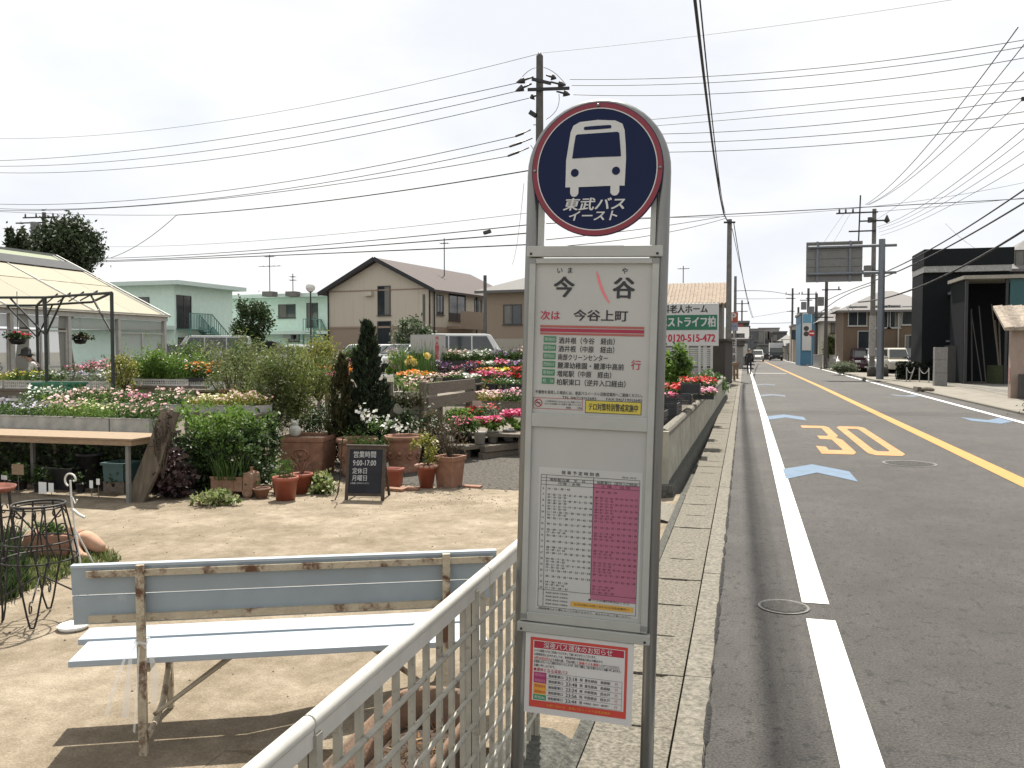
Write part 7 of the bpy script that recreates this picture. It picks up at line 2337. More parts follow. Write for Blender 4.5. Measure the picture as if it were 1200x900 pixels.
    for xx in wx:
        for sgn in (-1, 1):
            m_ = MB(); m_.tube([(xx, sgn * (hw - 0.16), wr), (xx, sgn * (hw + 0.012), wr)], wr, 18); w_ = m_.build('wheel', TYRE, t)
            m_ = MB(); m_.tube([(xx, sgn * (hw + 0.013), wr), (xx, sgn * (hw + 0.025), wr)], wr * 0.62, 14); m_.build('rim', RIM, w_)
    fx = low[-2][0]; zl = 0.72 if kind == 'car' else 0.80
    for sgn in (-1, 1):
        m_ = MB(); m_.box((fx - 0.13, sgn * (hw - 0.24), zl - 0.03), (0.28, 0.36, 0.15)); m_.build('headlight', LAMPW, t, bevel=0.03)
        m_ = MB(); m_.box((low[0][0] + 0.03, sgn * (hw - 0.13), zl + (0.3 if kind != 'car' else 0.02)), (0.1, 0.2, 0.5 if kind != 'car' else 0.16)); m_.build('tail_light', LAMPR, t, bevel=0.02)
        m_ = MB(); m_.box((top[-1][0] - 0.25, sgn * (hw + 0.10), belt + 0.1), (0.12, 0.2, 0.14)); m_.build('mirror', paint, t, bevel=0.03)
    m_ = MB(); m_.bb(fx - 0.06, fx + 0.04, -hw + 0.12, hw - 0.12, 0.28, 0.46); m_.build('bumper', BLACK if kind == 'truck' else paint, t, bevel=0.03)
    m_ = MB(); m_.bb(fx - 0.02, fx + 0.045, -0.38, 0.38, 0.53, 0.63); m_.build('grille', BLACK, t)
    m_ = MB(); m_.bb(fx + 0.041, fx + 0.052, -0.17, 0.17, 0.32, 0.42); m_.build('licence_plate', WHITE, t)
    t.scale = (s, s, s)
    return t
PWHITE = mat('white_car_paint', (0.62, 0.62, 0.61), rough=0.25, var=0.02)
PSILVER = mat('silver_car_paint', (0.40, 0.41, 0.40), rough=0.28, metal=0.4, var=0.04)
PMAROON = mat('maroon_car_paint', (0.045, 0.015, 0.022), rough=0.2, var=0.05)
PRED = mat('red_car_paint', (0.22, 0.02, 0.02), rough=0.25, var=0.05)
PDARK = mat('dark_car_paint', (0.03, 0.033, 0.04), rough=0.2, var=0.05)
PBEIGE = mat('beige_car_paint', (0.42, 0.40, 0.34), rough=0.3, var=0.05)
zc = 0.5
def at_uv(u, d): return W(u, d)
for u, d, hd, kind, pt, lb in [(247, 50, 196, 'van', PSILVER, 'silver van parked before the mint green block behind the nursery plants'), (205, 49, 190, 'car', PDARK, 'dark green car parked directly left of the silver van'), (288, 56, 185, 'minivan', PDARK, 'dark minivan half hidden by shrubs right of the silver van'),
                               (340, 50, 186, 'car', PWHITE, 'white car roof showing above the feathery shrub'), (423, 46, 250, 'car', PWHITE, 'white car left of the dark conifer, before the beige house'), (452, 47, 245, 'car', PWHITE, 'white car right of the dark conifer, before the beige house'), (472, 43, 238, 'car', PSILVER, 'silver white car nosing towards the white box sign'),
                               (545, 45, 8, 'van', PWHITE, 'long white van parked right of the white box sign')]:
    p = W(u, d)
    car('parked_car' if kind == 'car' else 'parked_van', lb, 'car' if kind == 'car' else 'van', p[0], p[1], zc, R(hd) + YAW, kind, pt, group='vehicles in the nursery car park')
for u, d, hd, kind, pt, lb in [(993, 68, -95, 'car', PWHITE, 'white car parked behind the clipped green bush across the road'), (1010, 64, -88, 'minivan', PMAROON, 'dark maroon minivan parked before the brown house'), (1027, 63, -88, 'minivan', PWHITE, 'white car mostly hidden behind the grey sign pole'), (1048, 60, -84, 'kei', PBEIGE, 'pale beige boxy little van facing the road'), (1069, 60, -80, 'minivan', PDARK, 'grey blue van at the right end of the parked row')]:
    p = W(u, d)
    car('parked_car' if kind == 'car' else 'parked_van', lb, 'car' if kind == 'car' else 'van', p[0], p[1], 0.05, R(hd), kind, pt, group='vehicles parked before the brown house')
p = G(902, 421.5); car('silver_van', 'silver white minivan coming towards us far down the road', 'van', 2.0 + 0.0 * p[0], 134, 0.0, R(-90), 'minivan', PSILVER)
car('box_truck', 'truck with pale box body following the silver minivan', 'truck', 5.0, 146, 0.0, R(-90), 'truck', PDARK)
car('red_car', 'red car at the far left end of the road behind the pedestrian', 'car', -0.6, 128, 0.0, R(90), 'car', PRED)

# ================================================================ TREES
def tree(name, label, u, d, vt, vb, wpx, mt, n, ln, wd, zbase, trunk_h=0.35, clumps=40, spread=0.22, group=None, second=None, mtrunk=None):
    p = W(u, d)
    z1, z0 = ZV(vt, d), ZV(vb, d)
    r = wpx / 2 * d / FPX
    t = thing(name, label, 'tree', (p[0], p[1], zbase), random.uniform(0, 6), group)
    H_ = z1 - zbase
    cb = max(0.15 * H_, z0 - zbase)
    mm = MB()
    mm.tube([(0, 0, 0), (0.03 * H_, 0, H_ * 0.3), (0.0, 0.02 * H_, H_ * 0.75)], [0.045 * H_, 0.032 * H_, 0.012 * H_], 8)
    for i in range(9):
        a = 2 * PI * i / 9 + random.uniform(-.3, .3)
        h0 = H_ * random.uniform(0.3, 0.6)
        mm.tube([(0.02 * H_, 0, h0), (r * 0.4 * math.cos(a), r * 0.4 * math.sin(a), h0 + H_ * 0.12), (r * 0.8 * math.cos(a), r * 0.8 * math.sin(a), min(H_ * 0.95, h0 + H_ * 0.3))], [0.02 * H_, 0.012 * H_, 0.004 * H_], 6)
    mm.build('trunk', TWIG, t)
    mm = MB()
    c = (0, 0, (cb + H_) / 2)
    bush(mm, c, (r * 0.92, r * 0.92, (H_ - cb) / 2), n, ln, wd, 0, clumps, spread)
    if second: bush(mm, c, (r * 0.95, r * 0.95, (H_ - cb) / 2), second[1], ln, wd, 1, clumps, spread)
    mm.build('crown', [mt, second[0]] if second else mt, t)
    return t
LF_FAR = leafmat('far_dark_leaves', [(0.025, 0.04, 0.018), (0.04, 0.06, 0.025), (0.055, 0.075, 0.035)], 0.2)
tree('broadleaf_tree', 'dark dense evergreen tree rising behind the greenhouse ridge at upper left', 80, 46, 258, 330, 78, LF_FAR, 12000, 0.26, 0.12, 0.3, clumps=80, spread=0.2)
tree('broadleaf_tree', 'smaller dark tree left of the evergreen, behind the greenhouse ridge', 24, 47, 266, 320, 28, LF_FAR, 2000, 0.32, 0.16, 0.3, clumps=22, spread=0.2)
tree('clipped_tree', 'rounded dark clipped tree between the two mint green blocks', 297, 52, 350, 404, 46, LF_DARK, 5200, 0.2, 0.1, 0.45, clumps=60, spread=0.2)
tree('young_tree', 'leafy grey green young tree against the beige house wall', 484, 44, 375, 412, 42, LF_GREY, 2200, 0.22, 0.09, 0.45, clumps=24, spread=0.24, second=(LF_DARK, 1200))
tree('street_shrub', 'green leafy shrub between the bus stop post and the white slat fence', 794, 20, 408, 460, 40, LF_BRIGHT, 2200, 0.12, 0.06, -0.1, clumps=26, spread=0.24, second=(LF_MID, 1200))
for i, (u, y, lb) in enumerate([(818, 24.5, 'low green flowering plants below the white slat fence'), (836, 27.5, 'low green plants filling the far end of the gutter wall bed')]):
    x, w, zb, zt = at(u - 16, u + 14, 436, 462, y)
    t = thing('bed_plant', lb, 'plant', (x, y, gz(y) - 0.05))
    mm = MB(); bush(mm, (0, 0, (zt - gz(y)) * 0.5), (w * 0.5, 0.9, (zt - gz(y)) * 0.55), 1800, 0.11, 0.04, 0, 22, 0.26); mm.build('foliage', LF_MID, t)
    mm = MB(); mm.blooms(rnd_in(26, (0, -0.2, (zt - gz(y)) * 0.75), (w * 0.45, 0.7, 0.25)), 0.05, 0); mm.build('blossoms', PET['white' if i else 'magenta'], t)
tree('clipped_bush', 'round grey green bush at the kerb in front of the white car across the road', 989, 56, 425, 440, 28, LF_GREY, 2600, 0.16, 0.07, 0.04, clumps=40, spread=0.26)
tree('street_tree', 'yellowish green small tree beside the cream house down the right side', 974, 78, 396, 424, 20, LF_OLIVE, 1400, 0.3, 0.14, 0.04, clumps=20)
tree('street_tree', 'thin green tree before the blue building down the right side', 964, 92, 410, 428, 14, LF_MID, 900, 0.34, 0.15, 0.04, clumps=14)
# low flat plants at the foot of the right hand wall
p = G(1197, 488)
t = thing('kerb_weeds', 'clump of dark weeds on the right pavement at the picture edge', 'plant', (p[0] + 0.3, p[1], 0.04))
mm = MB(); bush(mm, (0, 0, 0.12), (0.4, 0.4, 0.18), 500, 0.1, 0.03, 0, 10); mm.build('foliage', LF_DARK, t)

def frameY(u0, y, u1):
    """A front parallel to the cross street, square to the road, at distance y."""
    a, b = PY(u0, 411, y), PY(u1, 411, y)
    return a[:2], 0.0, float(b[0] - a[0])

# ================================================================ BILLBOARD, FENCE AND HOUSE RIGHT OF THE STOP
a, ang, L_ = frame2(716, 33.6, 842, 32.6, 0)
zb_, zt_ = ZV(405.5, 33), ZV(356, 33)
t = thing('billboard', 'white and green billboard with a telephone number on two square posts', 'billboard', (a[0], a[1], 0), ang)
H_ = zt_ - zb_
MB().bb(0, L_, 0, 0.22, zb_, zt_).build('cabinet', mat('billboard_white', (0.50, 0.50, 0.49), rough=0.5, var=0.03), t, bevel=0.02)
MB().bb(0.04, L_ - 0.06, -0.012, -0.003, zb_ + H_ * 0.38, zb_ + H_ * 0.73).build('green_band', mat('billboard_green', (0.012, 0.13, 0.07), rough=0.5, var=0.04), t)
mm = MB()
def bt(st, u0, u1, vz, h, mi, y, bold):
    x0 = (u0 - 716) / 126 * L_; x1 = (u1 - 716) / 126 * L_
    mm.text(st, ((x0 + x1) / 2, y, ZV(vz, 33)), (1, 0, 0), (0, 0, 1), h, mi, fit=x1 - x0, bold=bold)
bt('有料老人ホーム', 768, 829, 362.5, 0.34, 0, -0.004, 0.03)
bt('ベストライフ柏', 774, 838, 377.6, 0.42, 1, -0.016, 0.03)
bt('☎', 772, 782, 395.8, 0.34, 2, -0.004, 0.02)
bt('0120-515-472', 784, 838, 396, 0.40, 2, -0.004, 0.03)
mm.build('lettering', [INK, MATS['billboard_white'], mat('billboard_red', (0.42, 0.015, 0.04), rough=0.5)], t)
for uu in (762, 826.5):
    xx = (uu - 716) / 126 * L_
    MB().bb(xx - 0.07, xx + 0.07, 0.04, 0.18, 0, zb_ - 0.002).build('post', WINW, t)
# white slat fence behind
a, ang, L_ = frame2(778, 36.5, 834, 36, 0)
t = thing('slat_fence', 'white horizontal slat fence with square posts standing behind the billboard', 'fence', (a[0], a[1], 0.2), ang)
ht = ZV(404, 36) - 0.2
for i in range(5):
    xx = L_ * i / 4
    MB().bb(xx - 0.05, xx + 0.05, -0.05, 0.05, 0, ht).build('post', WINW, t)
mm = MB()
for k in range(9):
    zz = 0.75 + k * (ht - 0.85) / 9
    mm.bb(0, L_, 0.055, 0.075, zz, zz + (ht - 0.85) / 9 - 0.02)
mm.build('slats', WINW, t)
mm = MB(); mm.bb(0, L_, 0.06, 0.075, 0.08, 0.68); mm.build('lower_panel', mat('grey_panel', (0.3, 0.3, 0.29), rough=0.7), t)
a, ang, L_ = frame2(822, 39, 850, 38.6, 0)
t = single('dark_shed', MB().bb(0, L_, 0, 2.4, 0, ZV(400, 39) - 0.05).bb(-0.1, L_ + 0.1, -0.1, 2.5, ZV(400, 39) - 0.045, ZV(400, 39) + 0.06), mat('dark_brown_boards', (0.045, 0.038, 0.032), rough=0.9, var=0.3, scale=6, streak=(6, 6, 0.4)), 'dark brown board shed between the billboard and the leaning concrete pole', 'shed', (a[0], a[1], 0.05), ang)
# rusty roofed house
a, ang, L_ = frameY(770, 58, 846)
t = thing('rusty_roof_house', 'old dark house with rusty tan corrugated roof behind the billboard', 'house', (a[0], a[1], 0.2), ang)
ze = ZV(357, 61) - 0.2; zr = ZV(337.5, 64) - 0.2
wall_box(t, L_, 6, 0, ze - 0.1, mat('dark_plaster', (0.16, 0.15, 0.135), rough=0.9, var=0.1))
mm = MB()
n = 40
for i in range(n):
    x0_, x1_ = -0.4 + (L_ + 0.7) * i / n, -0.4 + (L_ + 0.7) * (i + 1) / n
    zz = 0.05 if i % 2 else 0
    mm.add([(x0_, -0.6, ze - 0.2 + zz), (x1_, -0.6, ze - 0.2 + zz), (x1_, 3.2, zr + zz), (x0_, 3.2, zr + zz), (x0_, -0.6, ze - 0.3 + zz), (x1_, -0.6, ze - 0.3 + zz), (x1_, 3.2, zr - 0.1 + zz), (x0_, 3.2, zr - 0.1 + zz)], [(0, 1, 2, 3), (4, 7, 6, 5), (0, 4, 5, 1), (1, 5, 6, 2), (2, 6, 7, 3), (3, 7, 4, 0)])
    mm.add([(x0_, 3.21, zr + zz), (x1_, 3.21, zr + zz), (x1_, 6.6, ze - 0.2 + zz), (x0_, 6.6, ze - 0.2 + zz)], [(0, 1, 2, 3)])
mm.prism([(0, ze - 0.1), (6, ze - 0.1), (3.0, zr - 0.15)], L_ - 0.1, L_ - 0.02, 'x')
mm.build('roof', mat('rusty_sheet', (0.21, 0.155, 0.108), rough=0.8, var=0.2, scale=3, stain=(0.15, 0.095, 0.06), stain_scale=2, stain_pos=0.55), t)
win(t, L_ * 0.55, ze * 0.6, 1.6, 1.3, WINFR)

# ================================================================ GENERIC HOUSES DOWN THE STREET
def shop(label, u0, u1, vt, d, dp, mt, wins=(), roof='flat', d1=None, name='street_building', zb=0.03, roofmt=None, wfr=None):
    a, ang, L_ = frameY(u0, d, u1)
    d = float(np.dot(a + np.array([L_ / 2, 0]), (-math.sin(YAW), math.cos(YAW))))
    t = thing(name, label, 'building', (a[0], a[1], zb), ang)
    H_ = ZV(vt, d) - zb
    rm = roofmt or mat('dull_roof', (0.15, 0.145, 0.14), rough=0.85, var=0.15, scale=3)
    if roof == 'flat':
        wall_box(t, L_, dp, 0, H_ - 0.25, mt)
        MB().bb(-0.12, L_ + 0.12, -0.12, dp + 0.12, H_ - 0.248, H_).build('roof', rm, t)
    else:
        hr = H_ * (0.26 if roof == 'hip' else 0.3)
        wall_box(t, L_, dp, 0, H_ - hr, mt)
        o_ = 0.5; z = H_ - hr + 0.002
        k = min(dp / 2, L_ / 2 - 0.1)
        rx = k if roof == 'hip' else -o_
        mm = MB()
        mm.add([(-o_, -o_, z), (L_ + o_, -o_, z), (L_ + o_, dp + o_, z), (-o_, dp + o_, z), (rx, dp / 2, H_), (L_ - rx, dp / 2, H_)], [(0, 1, 5, 4), (1, 2, 5), (2, 3, 4, 5), (3, 0, 4), (3, 2, 1, 0)])
        mm.bb(-o_, L_ + o_, -o_ - 0.03, -o_ + 0.06, z - 0.16, z - 0.003)
        mm.build('roof', rm, t)
    for w in wins:
        fx, vz, w_, h_ = w[:4]
        win(t, fx * L_, ZV(vz, d) - zb, w_, h_, wfr or WINFR, panes=w[4] if len(w) > 4 else 2)
    return t, L_, H_
GREYW = mat('grey_wall', (0.26, 0.25, 0.235), rough=0.9, var=0.08, scale=2)
TANW = mat('tan_wall', (0.33, 0.28, 0.22), rough=0.9, var=0.08, scale=2)
DKW = mat('dark_wall', (0.06, 0.057, 0.053), rough=0.9, var=0.12, scale=2)
PALEW = mat('pale_wall', (0.40, 0.39, 0.36), rough=0.9, var=0.06, scale=2)
# across the far end of the street, where it bends
shop('grey two storey shop closing the far left end of the street', 872, 896, 385, 165, 9, GREYW, [(0.55, 395, 3.0, 2.2, 3), (0.3, 409, 2.5, 2.6, 2)], zb=0)
shop('wide dull grey building closing the end of the street', 889, 913, 384, 190, 9, GREYW, [(0.25, 393, 2.2, 1.6), (0.7, 393, 2.2, 1.6), (0.5, 404, 3, 2, 3)], zb=0)
shop('stepped dark grey building right of the wide one at the street end', 905, 922, 388, 182, 9, DKW, [(0.5, 396, 2.6, 1.4), (0.5, 406, 2.4, 1.4)], zb=0)
shop('small tan roofed house at the right of the street end', 915, 931, 392, 172, 8, TANW, [(0.4, 402, 2.0, 1.4)], 'hip', zb=0)
shop('low dark shop front with awning at the end of the street', 889, 905, 403, 160, 6, DKW, [(0.5, 411, 3.5, 1.6, 3)], zb=0)
shop('pale house beyond the bend behind the box truck', 922, 940, 398, 158, 8, PALEW, [(0.5, 407, 1.8, 1.3)], 'gable', zb=0)
# left side of the street
shop('tall dark shop building at the left kerb beyond the poles', 855, 877, 376, 100, 10, DKW, [(0.75, 388, 1.4, 1.2), (0.75, 402, 1.6, 1.4)], zb=0)
shop('grey house with gable on the left kerb nearer than the dark shop', 846, 871, 382, 78, 8, GREYW, [(0.7, 398, 1.3, 1.1)], 'gable', zb=0)
shop('beige low building at the left just past the dark shop', 864, 881, 393, 128, 9, TANW, [(0.7, 403, 1.8, 1.4)], zb=0)
# right side: blue building, cream house, brown house
BLUEW = mat('blue_metal_wall', (0.055, 0.16, 0.25), rough=0.6, var=0.08, scale=3)
t, L_, H_ = shop('bright blue clad building with tall white sign panel down the right side', 938, 981, 366, 97, 9, BLUEW, [(0.62, 379, 1.0, 2.2, 1)], zb=0.03, wfr=WINW)
mm = MB(); mm.bb(L_ * 0.04, L_ * 0.30, -0.15, -0.005, ZV(411, 100), ZV(370, 100) - 0.1); mm.build('sign_panel', MATS['billboard_white'], t)
mm = MB()
mm.bb(L_ * 0.06, L_ * 0.28, -0.165, -0.152, ZV(381.5, 100), ZV(372, 100)); mm.build('sign_head', mat('sign_light_blue', (0.10, 0.26, 0.38), rough=0.5), t)
mm = MB()
for vz in (387.5, 393.2):
    zz = ZV(vz, 100)
    mm.add([(L_ * 0.15 + 0.27 * math.cos(2 * PI * i / 20), -0.154, zz + 0.27 * math.sin(2 * PI * i / 20)) for i in range(20)], [tuple(range(20))])
mm.build('sign_disc', DKW, t)
t, L_, H_ = shop('cream house with dark tiled roofs between the blue building and brown house', 966, 1000, 357, 83, 7, mat('cream_wall', (0.40, 0.37, 0.29), rough=0.9, var=0.06), [(0.45, 383, 1.2, 1.2)], 'hip')
mm = MB(); z_ = ZV(395, 86); mm.add([(1.0, -1.4, z_), (3.6, -1.4, z_), (3.6, -0.002, z_ + 0.7), (1.0, -0.002, z_ + 0.7), (1.0, -1.4, z_ - .12), (3.6, -1.4, z_ - .12), (3.6, -0.002, z_ + .58), (1.0, -0.002, z_ + .58)], [(0, 1, 2, 3), (4, 7, 6, 5), (0, 4, 5, 1), (1, 5, 6, 2), (2, 6, 7, 3), (3, 7, 4, 0)]); mm.build('porch_roof', mat('pale_roof', (0.36, 0.35, 0.33), rough=0.8), t)
BRW = mat('brown_render', (0.14, 0.098, 0.066), rough=0.9, var=0.06, scale=2)
t, L_, H_ = shop('brown rendered two storey house with pale hipped roof behind the parked cars', 988, 1104, 338, 69, 6, BRW, [(0.145, 370, 1.35, 1.5), (0.235, 400, 1.2, 1.6, 1), (0.40, 371, 1.1, 1.7, 1), (0.515, 371, 0.9, 1.7, 1), (0.70, 370, 1.5, 1.4), (0.70, 405, 1.0, 1.6, 1)], 'hip', wfr=WINW, roofmt=mat('pale_grey_roof', (0.15, 0.142, 0.138), rough=0.8, var=0.08, scale=20, streak=(1, 6, 6)))
MB().tube([(L_ * 0.56, -0.1, 0), (L_ * 0.56, -0.1, H_ * 0.7)], 0.06, 6).build('downpipe', PALEW, t)
# far right row beyond the blue building
shop('dull tan building beyond the blue one on the right', 929, 941, 380, 125, 9, TANW, [(0.4, 392, 1.5, 1.3)], zb=0.03)
shop('low dark shop beyond the far right poles', 924, 936, 402, 138, 7, DKW, [(0.5, 409, 2.0, 1.4)], zb=0.03)
# grey block wall and dark hedge at the right kerb
a, ang, L_ = frame2(953, 84, 984, 74, 0)
single('block_wall', MB().bb(0, L_, 0, 0.2, 0, 1.1).bb(-0.03, L_ + 0.03, -0.03, 0.23, 1.102, 1.2), GREYW, 'low grey block wall before the cream house on the right kerb', 'wall', (a[0], a[1], 0.04), ang)

# ---- dark house, shed and walls at the right edge
BLK = mat('black_metal_siding', (0.010, 0.0125, 0.014), rough=0.8, var=0.25, scale=10, streak=(10, 10, 0.3), spec=0.15)
a, ang, L_ = frameY(1080, 49.5, 1186)
bz2 = 0.04
t = thing('black_house', 'black clad flat topped building with a pale strip under its parapet', 'house', (a[0], a[1], bz2), ang)
zz = lambda v: ZV(v, 45.5) - bz2
wall_box(t, L_, 3, 0, zz(321), BLK)
MB().bb(-0.02, L_ * 0.98, -0.35, 3.05, zz(313), zz(294)).build('parapet', BLK, t)
MB().bb(-0.01, L_ * 0.96, -0.30, 3.03, zz(320.5), zz(313.5)).build('pale_strip', mat('pale_flashing', (0.30, 0.30, 0.29), rough=0.7, var=0.25, scale=12), t)
MB().bb(L_ * 0.28, L_ * 0.56, -0.5, -0.002, zz(346.5), zz(343.5)).build('hood', mat('grey_hood', (0.14, 0.15, 0.16), rough=0.6), t)
MB().bb(L_ * 0.27, L_ * 0.54, -0.7, -0.002, zz(401), zz(399)).build('canopy', MATS['grey_hood'], t)
mm = MB(); mm.bb(L_ * 0.3, L_ * 0.5, -0.05, -0.003, 0.1, zz(404)); mm.build('door', mat('dark_grey_door', (0.05, 0.055, 0.055), rough=0.6), t)
# upper grey house behind
t, L_, H_ = shop('grey house with big overhanging roof at the upper right edge behind the black house', 1168, 1290, 270, 54, 8, mat('grey_beige_wall', (0.27, 0.255, 0.23), rough=0.9), [(0.3, 306, 1.5, 1.3)], 'hip', zb=0.04)
# timber yard shed
a, ang, L_ = frameY(1130, 44.6, 1275)
t = thing('timber_shed', 'dark open timber yard shed with pale fascia and teal wall sheet', 'shed', (a[0], a[1], 0.05), ang)
zz = lambda v: ZV(v, 41) - 0.05
MB().bb(-0.15, L_, -0.3, 3.0, zz(329), zz(325)).build('roof', mat('pale_fascia', (0.28, 0.26, 0.22), rough=0.8), t)
for xx in (0.05, 1.75, L_ - 0.2):
    MB().bb(xx - 0.06, xx + 0.06, -0.06, 0.06, 0, zz(329) - 0.002).build('post', BLACK, t)
MB().bb(0, L_, 2.9, 3.0, 0, zz(329) - 0.002).build('back_wall', BLK, t)
MB().bb(-0.02, 0.03, 0.1, 2.89, 0, zz(329) - 0.003).build('side_wall', BLK, t)
MB().bb(1.85, L_, -0.15, -0.08, zz(376), zz(330)).build('teal_sheet', mat('teal_sheet', (0.018, 0.075, 0.08), rough=0.6, var=0.1), t)
r0 = random.Random(9)
for i in range(13):
    xx = r0.uniform(0.1, 3.6); yy = r0.uniform(0.1, 1.2)
    single('leaning_pole', MB().bar((0, 0, 0), (r0.uniform(-.45, .25), 0.5, r0.uniform(2.4, 4.0)), r0.uniform(.04, .1), r0.uniform(.03, .06)), WOODOLD if i % 3 == 0 else DKW,
           'long dark timber pole leaning inside the timber yard shed', 'timber', (a[0] + math.cos(ang) * xx - math.sin(ang) * yy, a[1] + math.sin(ang) * xx + math.cos(ang) * yy, 0.05), ang, 'timber poles leaning in the shed')
a2, ang2, L2 = frame2(1157, 41.0, 1184, 39.9, 0)
single('green_board', MB().bb(0, L2, 0, 0.05, 0, ZV(428, 40.5) - 0.05), mat('olive_board', (0.06, 0.075, 0.035), rough=0.9, var=0.2), 'low olive green board leaning across the timber shed opening', 'board', (a2[0], a2[1], 0.05), ang2)
a2, ang2, L2 = frame2(1107, 42.2, 1131, 41.6, 0)
single('board_fence', MB().bb(0, L2, 0, 0.08, 0, ZV(405, 42) - 0.04).bb(L2 * 0.55, L2 * 0.6, -0.03, -0.003, 0, ZV(405, 42) - 0.1), mat('dark_boards', (0.05, 0.05, 0.048), rough=0.9, var=0.3, scale=5, streak=(8, 8, 0.4)), 'dark vertical board fence between block pillar and timber shed', 'fence', (a2[0], a2[1], 0.04), ang2)
p = G(1095, 453); p2 = G(1107, 455)
single('block_pillar', MB().bb(0, 0.52, 0, 0.4, 0, 0.58).bb(0.004, 0.516, 0.004, 0.396, 0.585, 1.17).bb(0, 0.52, 0, 0.4, 1.175, 1.72), mat('concrete_block', (0.19, 0.185, 0.175), rough=0.95, var=0.15, scale=8, bump=0.3), 'grey concrete block pillar at the end of the dark board fence', 'pillar', (p[0], p[1], 0.035), 0.0, bevel=0.01)
# pink wall with little roof at the edge
p = G(1184, 468)
t = thing('garden_wall', 'pinkish beige garden wall end with a capping stone and faded red notice', 'wall', (p[0], p[1], 0.035))
hz_ = ZV(390, p[1] * 1.03) - 0.035
MB().bb(0, 3.2, 0, 0.3, 0, hz_).build('wall', mat('pink_render', (0.30, 0.23, 0.19), rough=0.95, var=0.1, scale=3), t)
MB().bb(-0.06, 3.25, -0.06, 0.36, hz_ + 0.002, hz_ + 0.14).build('capping', CONC, t)
MB().bb(-0.012, -0.003, 0.04, 0.26, 0.55, 1.0).build('notice', mat('faded_red_notice', (0.30, 0.16, 0.15), rough=0.7, var=0.4, scale=9), t)
MB().bb(0.2, 3.2, -0.35, -0.07, 0, 0.8).build('base_planter', DKW, t)
t = thing('tiled_gate_roof', 'small tiled gate roof with pale verge above the pinkish wall', 'gate roof', (p[0] + 0.0, p[1] + 0.6, 0))
z_ = ZV(386, p[1] * 1.03)
mm = MB()
for k in range(12):
    x0_ = -0.3 + k * 0.3
    mm.add([(x0_, -0.9, z_ - 0.05), (x0_ + 0.28, -0.9, z_ - 0.02), (x0_ + 0.28, 0.5, z_ + 0.75), (x0_, 0.5, z_ + 0.72), (x0_, -0.9, z_ - 0.15), (x0_ + 0.28, -0.9, z_ - 0.15), (x0_ + 0.28, 0.5, z_ + 0.62), (x0_, 0.5, z_ + 0.62)], [(0, 1, 2, 3), (4, 7, 6, 5), (0, 4, 5, 1), (1, 5, 6, 2), (2, 6, 7, 3), (3, 7, 4, 0)])
mm.build('tiles', mat('weathered_tiles', (0.30, 0.25, 0.20), rough=0.9, var=0.3, scale=7), t)
for xx in (0.3, 2.6): MB().bb(xx - 0.08, xx + 0.08, -0.2, -0.04, 0.035, z_ - 0.0).build('post', DKW, t)
# chain posts
cps = []
for i, (u, v) in enumerate([(1063, 444), (1072, 445.5), (1078, 446.5), (1089, 448.5)]):
    q = W(u, 43 + (i - 1.5) * -0.6); cps.append((q[0], q[1]))
t = thing('chain_barrier', 'short pale posts joined by a drooping chain before the black house', 'chain barrier', (cps[0][0], cps[0][1], 0.035))
o0 = cps[0]
for i, p in enumerate(cps):
    lean_ = -0.18 if i == 1 else 0
    top = (p[0] - o0[0] - lean_ * -1.0 * (1 if i == 1 else 0), p[1] - o0[1], 0.72)
    MB().tube([(p[0] - o0[0] - (0.22 if i == 1 else 0), p[1] - o0[1], 0), (p[0] - o0[0], p[1] - o0[1], 0.72)], 0.03, 8).build('post', mat('pale_post', (0.36, 0.35, 0.33), rough=0.6), t)
for i in (0, 2):
    A_, B_ = cps[i], cps[i + 1]
    mm = MB(); mm.tube([(A_[0] - o0[0] + (B_[0] - A_[0]) * q, A_[1] - o0[1] + (B_[1] - A_[1]) * q, 0.68 - 0.9 * q * (1 - q) * 1.1) for q in np.linspace(0, 1, 9)], 0.016, 5); mm.build('chain', WINW, t)
# black mesh hedge box behind the chain
a2, ang2, L2 = frame2(1049, 46.4, 1090, 45.0, 0)
t = thing('dark_hedge', 'low dark clipped hedge behind the chain posts', 'hedge', (a2[0], a2[1], 0.035), ang2)
hh = ZV(424, 46) - 0.035
mm = MB(); P = np.stack([RNG.uniform(0, L2, 3000), RNG.uniform(0, 0.6, 3000), RNG.uniform(0, hh, 3000)], 1); mm.leaves(P, 0.16, 0.08, 0); mm.build('foliage', leafmat('black_green_leaves', [(0.008, 0.012, 0.007), (0.018, 0.024, 0.012)], 0.1), t)
# wheel stops and kerb stones on the right edge
for i, (u, v, w_, lb) in enumerate([(1012, 446, 1.4, 'dark kerb stone at the foot of the grey sign pole'), (984, 438.5, 1.2, 'kerb stone left of the clipped round bush'), (1075, 459, 0.7, 'broken kerb stone lying alone on the right pavement edge'), (962, 432.5, 1.6, 'long kerb stone further up the right pavement edge'), (947, 429.0, 1.5, 'most distant kerb stone on the right pavement edge')]):
    p = G(u, v)
    single('kerb_stone', MB().prism([(-0.09, 0), (0.09, 0), (0.07, 0.16), (-0.07, 0.17)], -w_ / 2, w_ / 2, 'y'), mat('brown_kerb', (0.12, 0.10, 0.08), rough=0.95, var=0.25, scale=8, bump=0.5), lb, 'kerb stone', (p[0], p[1], 0.035), R(random.uniform(-4, 4)), bevel=0.02)
p = G(1086, 459.5)
single('stone', MB().ball((0, 0, 0.06), 0.18, 7, sc=(1.6, 1, 0.6)), MATS['brown_kerb'], 'flat brownish stone lying right of the broken kerb stone', 'stone', (p[0], p[1], 0.035))
